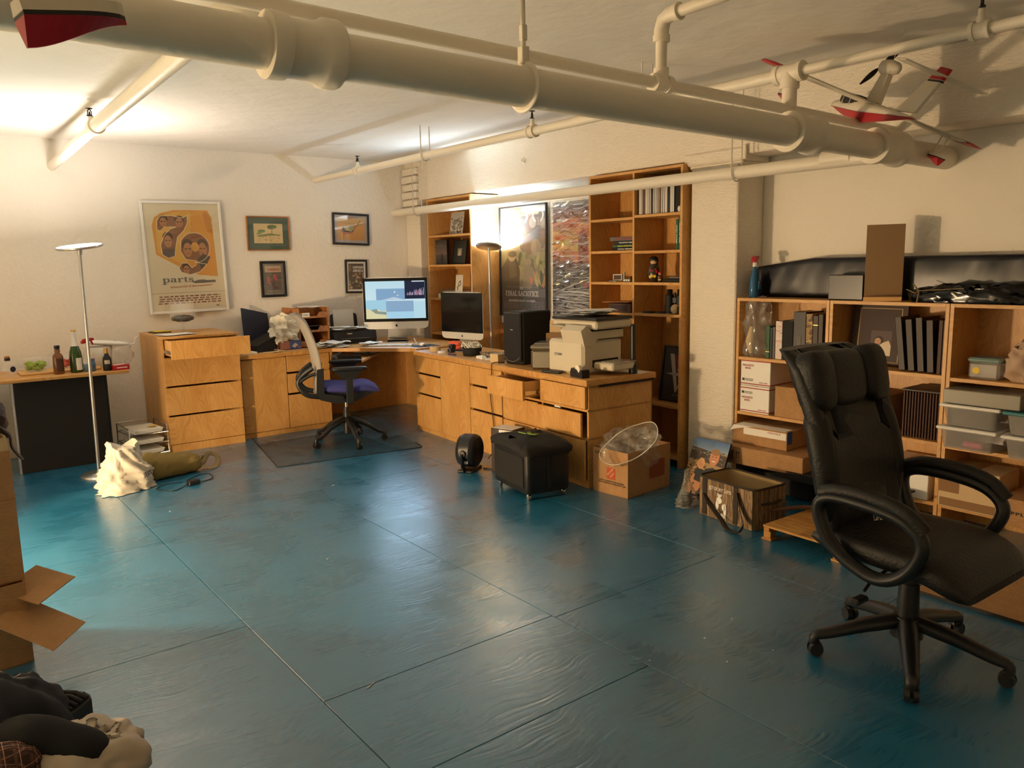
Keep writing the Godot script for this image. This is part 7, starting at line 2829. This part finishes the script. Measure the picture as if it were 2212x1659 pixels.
	obj("bag", a, M.bag_white, t)
	text(t, "IRKN", T(Vector3(0.1, 0.12, 0.136), 0.5, -0.1, 0.1), 0.035, 0.085, M.ink, "Droid Serif", true, true)
	a = S()
	box(a, Vector3(0.1, 0.098, 0.137), Vector3(0.08, 0.004, 0.001), 0.0, T(Vector3(0, 0, 0.0)))
	# olive canvas bag
	t = thing("canvas_bag", "olive canvas shoulder bag lying behind the white bag", "bag", Vector3(1.47, 0, -6.12), 0.15)
	a = S()
	rings = []
	for k in 18:
		var v := k / 17.0
		var ring := []
		for i in 32:
			var q := TAU * i / 32.0
			var rr := 0.125 * (1.0 - 0.38 * v) * (1.0 + 0.12 * f.get_noise_2d(v * 2.0, i * 0.2)) * minf(1.0, 0.5 + v * 4.0) * minf(1.0, 0.75 + (1.0 - v) * 3.0)
			ring.append(Vector3(-0.2 + 0.42 * v, maxf(0.003, 0.095 - 0.03 * v + rr * 0.85 * spow(sin(q), 0.8)), rr * 1.15 * spow(cos(q), 0.8)))
		rings.append(ring)
	loft(a, rings)
	obj("body", a, M.olive, t)
	a = S()
	tube(a, curve([Vector3(0.2, 0.05, 0.05), Vector3(0.28, 0.012, 0.08), Vector3(0.38, 0.012, -0.01), Vector3(0.42, 0.05, -0.1), Vector3(0.36, 0.08, -0.12), Vector3(0.28, 0.03, -0.06), Vector3(0.21, 0.06, -0.03)], 6), 0.02, 8, false, 0.15)
	tube(a, curve([Vector3(0.21, 0.07, 0.02), Vector3(0.26, 0.1, -0.02), Vector3(0.27, 0.07, -0.06), Vector3(0.22, 0.05, -0.06)], 5), 0.016, 8, false, 0.2)
	obj("strap", a, M.strap, t)
	# power brick with wires
	t = thing("power_adapter", "black power adapter with thin wires on the floor", "adapter", Vector3(1.525, 0, -5.72), 0.2)
	a = S()
	box(a, Vector3(0, 0.018, 0), Vector3(0.085, 0.036, 0.05), 0.006)
	obj("brick", a, M.black, t)
	a = S()
	tube(a, curve([Vector3(-0.04, 0.014, 0.0), Vector3(-0.1, 0.004, 0.02), Vector3(-0.16, 0.004, 0.05), Vector3(-0.2, 0.004, 0.0), Vector3(-0.22, 0.004, -0.1), Vector3(-0.12, 0.004, -0.16), Vector3(-0.02, 0.004, -0.12)], 6), 0.003, 6)
	tube(a, curve([Vector3(0.04, 0.014, 0.0), Vector3(0.1, 0.004, -0.02), Vector3(0.18, 0.004, -0.06), Vector3(0.22, 0.004, -0.2), Vector3(0.12, 0.004, -0.2), Vector3(0.02, 0.004, -0.14)], 6), 0.003, 6)
	obj("wires", a, M.black, t)
	# specks of litter
	for k in 14:
		a = S()
		var s := r.randf_range(0.004, 0.012)
		box(a, Vector3(r.randf_range(0.6, 3.0), 0.0012, r.randf_range(-5.4, -1.5)), Vector3(s, 0.0024, s * 0.7), 0.0005)
		tag(obj("floor_crumb", a, M.paper), "tiny white crumb on the painted floor", "crumb", "crumbs on the floor")
	a = S()
	box(a, Vector3.ZERO, Vector3(0.045, 0.003, 0.004), 0.001)
	var o := tag(obj("toothpick", a, M.cloth_white), "pale little stick lying on the open floor", "stick")
	o.transform = T(Vector3(1.215, 0.002, -2.455), 0.5)

# ---------- boxes and clothes at the left edge ----------
func left_pile():
	var t := thing("moving_box", "tall open cardboard box at the left edge, upper of two", "box", Vector3(0.075, 0.33, -3.67), 0.12)
	var a := S()
	open_box(a, 0.36, 0.52, 0.36, 0.004)
	obj("carton", a, M.cardboard, t)
	a = S()
	box(a, Vector3(0.1, 0.545, 0.178), Vector3(0.15, 0.05, 0.003), 0.0, T(Vector3.ZERO, 0, 0.0))
	box(a, Vector3(0.178, 0.5, 0.05), Vector3(0.003, 0.14, 0.2))
	obj("flap", a, M.cardboard_pale, t)
	a = S()
	box(a, Vector3(0.13, 0.33, 0.1807), Vector3(0.1, 0.002, 0.001))
	box(a, Vector3(0.02, 0.3, 0.1807), Vector3(0.03, 0.25, 0.001))
	obj("crease", a, M.cardboard_dark, t)
	t = thing("moving_box", "lower cardboard box with two flaps spread over the floor", "box", Vector3(0.05, 0, -3.66), 0.12)
	a = S()
	open_box(a, 0.4, 0.33, 0.4, 0.004)
	obj("carton", a, M.cardboard, t)
	a = S()
	box(a, Vector3(0.09, 0, 0), Vector3(0.18, 0.004, 0.2), 0.0, T(Vector3(0.17, 0.27, 0.2), 0.5, 0.15, 0.25))
	obj("flap", a, M.cardboard, t)
	a = S()
	box(a, Vector3(0.1, 0, 0.03), Vector3(0.2, 0.004, 0.26), 0.0, T(Vector3(0.12, 0.18, 0.32), 0.75, 0.42, 0.1))
	obj("flap", a, M.cardboard, t)
	t = thing("leather_bag", "dark brown bag with strap on top of the tall box", "bag", Vector3(0.14, 0.82, -3.68), 0.3)
	a = S()
	lump(a, Vector3(0, 0.1, 0), Vector3(0.12, 0.11, 0.1), 0.06, 7.0, 27, 0.0, 30, 18)
	tube(a, curve([Vector3(0.06, 0.14, 0.06), Vector3(0.12, 0.08, 0.1), Vector3(0.13, 0.02, 0.1), Vector3(0.15, -0.03, 0.13)], 5), 0.016, 8, false, 0.3)
	obj("bag", a, M.brown_deep, t)
	# clothes on the floor
	a = S()
	lump(a, Vector3(0.06, 0.14, -2.72), Vector3(0.24, 0.19, 0.22), -0.07, 2.6, 28, 0.0, 60, 32, 0.9)
	tag(obj("jacket", a, M.navy_cloth), "dark navy jacket heaped on the floor at bottom left", "jacket")
	t = thing("ribbed_case", "black case with ribbed padded edge under the navy jacket", "case", Vector3(0.2, 0, -2.74), 0.75)
	a = S()
	box(a, Vector3(0, 0.08, 0), Vector3(0.3, 0.16, 0.2), 0.025)
	obj("shell", a, M.black, t)
	for k in 10:
		a = S()
		tube(a, [Vector3(-0.11 + 0.024 * k, 0.162, -0.08), Vector3(-0.11 + 0.024 * k, 0.165, 0.06), Vector3(-0.11 + 0.024 * k, 0.15, 0.1)], 0.008, 8)
		obj("rib", a, M.ink_grey if false else M.black_matte, t)
	var p := Pic.new(128, 128, Color("3a241c"))
	for k in 4:
		p.rect(0.25 * k + 0.04, 0.0, 0.25 * k + 0.1, 1.0, Color("5a4034"))
		p.rect(0.25 * k + 0.14, 0.0, 0.25 * k + 0.16, 1.0, Color("c08a78"))
		p.rect(0.0, 0.25 * k + 0.05, 1.0, 0.25 * k + 0.07, Color("b88472"))
		p.rect(0.0, 0.25 * k + 0.12, 1.0, 0.25 * k + 0.17, Color("251814"))
	var pm: StandardMaterial3D = p.mat(0.9)
	pm.uv1_triplanar = true
	pm.uv1_scale = Vector3.ONE * 7.0
	a = S()
	lump(a, Vector3(0.03, 0.12, -2.42), Vector3(0.2, 0.15, 0.14), -0.04, 3.0, 29, 0.0, 50, 28)
	tag(obj("plaid_shirt", a, pm), "brown plaid flannel shirt bunched at the bottom left corner", "shirt")
	a = S()
	tube(a, curve([Vector3(0.1, 0.2, -2.55), Vector3(0.17, 0.225, -2.47), Vector3(0.25, 0.2, -2.40), Vector3(0.32, 0.17, -2.33)], 6), [0.05, 0.052, 0.054, 0.055, 0.056, 0.056, 0.056, 0.056, 0.056, 0.055, 0.054, 0.054, 0.055, 0.056, 0.056, 0.054, 0.05, 0.042, 0.03], 16)
	tag(obj("dark_sleeve", a, mat("sleeve", Color("15161a"), 0.95)), "dark grey sleeve lying over the white plastic bag", "sleeve")
	t = thing("plastic_bag", "puffed white plastic bag on the floor at bottom left", "bag", Vector3(0.29, 0, -2.42))
	a = S()
	lump(a, Vector3(0, 0.1, 0), Vector3(0.17, 0.12, 0.16), -0.035, 3.5, 33, 0.0, 60, 32)
	obj("bag", a, mat("bag_milky", Color("b8aa98"), 0.5), t)

# ---------- model seaplanes ----------
func hull_float(t: Node3D, x: Transform3D, l: float):
	var rings := []
	for part in 2:
		rings = []
		for k in 13:
			var v := k / 12.0
			var z := lerpf(-0.5, 0.5, v) * l
			var w := l * 0.2 * (1.0 if v > 0.45 else pow(sin(v / 0.45 * PI / 2), 0.6)) * (1.0 - 0.25 * maxf(0, v - 0.45))
			var keel := -l * 0.3 * (0.25 + 0.75 * smoothstep(0.0, 1.0, v))
			var ring := []
			if part == 0:
				ring = [x * Vector3(-w, 0, z), x * Vector3(-w * 0.8, l * 0.13, z), x * Vector3(w * 0.8, l * 0.13, z), x * Vector3(w, 0, z)]
			else:
				ring = [x * Vector3(-w, -l * 0.035, z), x * Vector3(w, -l * 0.035, z), x * Vector3(w * 0.1, keel, z), x * Vector3(-w * 0.1, keel, z)]
			rings.append(ring)
		var a := S()
		loft(a, rings, true, -1)
		obj("float_deck" if part == 0 else "float_keel", a, M.model_white if part == 0 else M.red, t)
	var a := S()
	rings = []
	for k in 13:
		var v := k / 12.0
		var z := lerpf(-0.5, 0.5, v) * l
		var w := l * 0.202 * (1.0 if v > 0.45 else pow(sin(v / 0.45 * PI / 2), 0.6)) * (1.0 - 0.25 * maxf(0, v - 0.45))
		rings.append([x * Vector3(-w, -l * 0.035, z), x * Vector3(-w, 0.001, z), x * Vector3(w, 0.001, z), x * Vector3(w, -l * 0.035, z)])
	loft(a, rings, true, -1)
	obj("float_stripe", a, M.ink, t)

func wing(t: Node3D, x0: float, x1: float, tip0: bool, tip1: bool, chord: float):
	# airfoil slab along local x
	var sec := func(px: float, k: float) -> Array:
		var ring := []
		for q in [[-0.5, 0.0], [-0.42, 0.055], [-0.2, 0.085], [0.1, 0.075], [0.5, 0.008], [0.5, -0.004], [0.1, -0.03], [-0.3, -0.035], [-0.46, -0.03]]:
			ring.append(Vector3(px, q[1] * chord * k, q[0] * chord * k))
		return ring
	var t0 := x0 + (0.11 if tip0 else 0.0)
	var t1 := x1 - (0.11 if tip1 else 0.0)
	var a := S()
	loft(a, [sec.call(t0, 1.0), sec.call(t1, 1.0)])
	obj("wing", a, M.model_white, t)
	for e in [[tip0, t0, x0], [tip1, t1, x1]]:
		if e[0]:
			a = S()
			loft(a, [sec.call(e[1], 1.0), sec.call(lerpf(e[1], e[2], 0.6), 0.92), sec.call(lerpf(e[1], e[2], 0.9), 0.7), sec.call(e[2], 0.3)])
			obj("wing_tip", a, M.red, t)
			a = S()
			loft(a, [sec.call(e[1] - signf(e[2] - e[1]) * 0.012, 1.03), sec.call(e[1], 1.03)])
			obj("tip_stripe", a, M.ink, t)

func seaplane():
	var t := thing("model_seaplane", "white and red model seaplane hanging among the pipes at right", "model plane")
	var X := Vector3(0.833, -0.325, 0.448).normalized()
	var Z := Vector3(-0.537, -0.277, 0.797)
	Z = (Z - X * X.dot(Z)).normalized()
	var Y := Z.cross(X).normalized()
	t.transform = Transform3D(Basis(X, Y, Z), Vector3(4.03, 2.285, -2.17))
	wing(t, -0.63, 0.66, true, true, 0.155)
	# hull
	for part in 2:
		var a := S()
		var rings := []
		for k in 17:
			var v := k / 16.0
			var z := lerpf(-0.42, 0.42, v)
			var s := pow(sin(clampf(v * 1.9, 0.0, 1.0) * PI / 2), 0.7) * (1.0 if v < 0.45 else lerpf(1.0, 0.28, (v - 0.45) / 0.55))
			var w := 0.058 * s + 0.002
			var low := -0.035 - 0.062 * s + 0.05 * maxf(0.0, v - 0.5)
			var mid := -0.055 + 0.05 * maxf(0.0, v - 0.5) + 0.01 * (1.0 - s)
			var top := -0.03 + 0.045 * s
			if part == 0:
				rings.append([Vector3(-w, mid, z), Vector3(-w * 0.95, mid + (top - mid) * 0.6, z), Vector3(-w * 0.45, top, z), Vector3(w * 0.45, top, z), Vector3(w * 0.95, mid + (top - mid) * 0.6, z), Vector3(w, mid, z)])
			else:
				rings.append([Vector3(-w, mid - 0.002, z), Vector3(w, mid - 0.002, z), Vector3(w * 0.12, low, z), Vector3(-w * 0.12, low, z)])
		loft(a, rings, true, 1 if part == 0 else -1)
		obj("fuselage" if part == 0 else "hull_bottom", a, M.model_white if part == 0 else M.red, t)
	var a := S()
	pillow(a, Vector3(0, -0.002, -0.15), Vector3(0.0585, 0.032, 0.12), 0.6, 0.5)
	obj("cockpit_window", a, M.ink, t)
	a = S()
	for z in [-0.2, -0.12]:
		box(a, Vector3(0, -0.002, z), Vector3(0.119, 0.058, 0.004))
	obj("window_post", a, M.model_white, t)
	# nacelle on a pylon with a propeller
	a = S()
	prism(a, [[-0.05, 0.01], [0.07, 0.01], [0.04, 0.15], [-0.03, 0.17]], -0.014, 0.014, T(Vector3.ZERO, -PI / 2))
	obj("pylon", a, M.model_white, t)
	a = S()
	lathe(a, [[0, -0.07], [0.024, -0.068], [0.036, -0.05], [0.038, 0.0], [0.03, 0.06], [0.012, 0.09], [0, 0.092]], 22, T(Vector3(0, 0.185, 0.0), 0, PI / 2))
	obj("nacelle", a, M.model_white, t)
	a = S()
	lathe(a, [[0, -0.09], [0.016, -0.086], [0.022, -0.068], [0, -0.066]], 18, T(Vector3(0, 0.185, 0.0), 0, PI / 2))
	obj("motor", a, M.iron, t)
	a = S()
	for s in [0.0, PI]:
		var rr := []
		for k in 8:
			var v := k / 7.0
			var c := 0.004 + 0.011 * sin(pow(v, 0.8) * PI)
			var ring := []
			for q in [[-1, -0.3], [1, 0.3], [1, 0.5], [-1, -0.1]]:
				ring.append(T(Vector3(0, 0.185, -0.095), 0, 0, s - 0.5) * Vector3(q[0] * c, 0.012 + 0.115 * v, q[1] * 0.006))
			rr.append(ring)
		loft(a, rr)
	obj("propeller", a, M.black, t)
	# tail
	a = S()
	prism(a, [[0.16, -0.01], [0.42, -0.0], [0.50, 0.165], [0.40, 0.165], [0.3, 0.05]], -0.008, 0.008, T(Vector3.ZERO, -PI / 2))
	obj("fin", a, M.model_white, t)
	a = S()
	prism(a, [[0.395, 0.155], [0.497, 0.155], [0.512, 0.205], [0.44, 0.21]], -0.009, 0.009, T(Vector3.ZERO, -PI / 2))
	obj("fin_tip", a, M.red, t)
	a = S()
	box(a, Vector3(0, 0.148, 0.445), Vector3(0.02, 0.008, 0.1))
	obj("fin_stripe", a, M.ink, t)
	a = S()
	box(a, Vector3(0, 0.172, 0.47), Vector3(0.44, 0.008, 0.09), 0.003)
	obj("tailplane", a, M.model_white, t)
	text(t, "N621A", T(Vector3(0.051, -0.012, 0.09), PI / 2), 0.02, 0.09, M.ink)
	# tip floats on struts
	for s in [-0.45, 0.46]:
		a = S()
		for z in [-0.03, 0.03]:
			cyl(a, Vector3(s, 0, z), Vector3(s, -0.1, z), 0.004, -1.0, 8)
		obj("float_strut", a, M.model_white, t)
		hull_float(t, T(Vector3(s, -0.112, 0.0)), 0.135)
	a = S()
	var o: Vector3 = t.transform.affine_inverse() * Vector3(4.0, CEIL, -2.0)
	cyl(a, Vector3(0, 0.01, 0.05), o, 0.0012, -1.0, 6)
	obj("hanging_wire", a, M.rod, t)

func near_float():
	var t := thing("model_seaplane", "model seaplane wing tip float in red and white at top left", "model plane")
	var Z := Vector3(-0.95, -0.16, 0.12).normalized()
	var X := Vector3.UP.cross(Z).normalized()
	t.transform = Transform3D(Basis(X, Z.cross(X), Z), Vector3(0.236, 1.872, -1.286))
	hull_float(t, Transform3D(), 0.14)
	var a := S()
	for s in [-0.026, 0.03]:
		cyl(a, Vector3(0, 0.01, s), Vector3(0, 0.1, s), 0.005, -1.0, 10)
	obj("float_strut", a, M.model_white, t)
	var w := Node3D.new()
	w.name = "wing_panel"
	t.add_child(w)
	w.position = Vector3(0.0, 0.105, 0)
	wing(w, -0.12, 0.9, true, false, 0.16)
	a = S()
	cyl(a, Vector3(0.3, 0.11, 0), Vector3(0.3, 0.7, 0), 0.0012, -1.0, 6)
	obj("hanging_wire", a, M.rod, t)
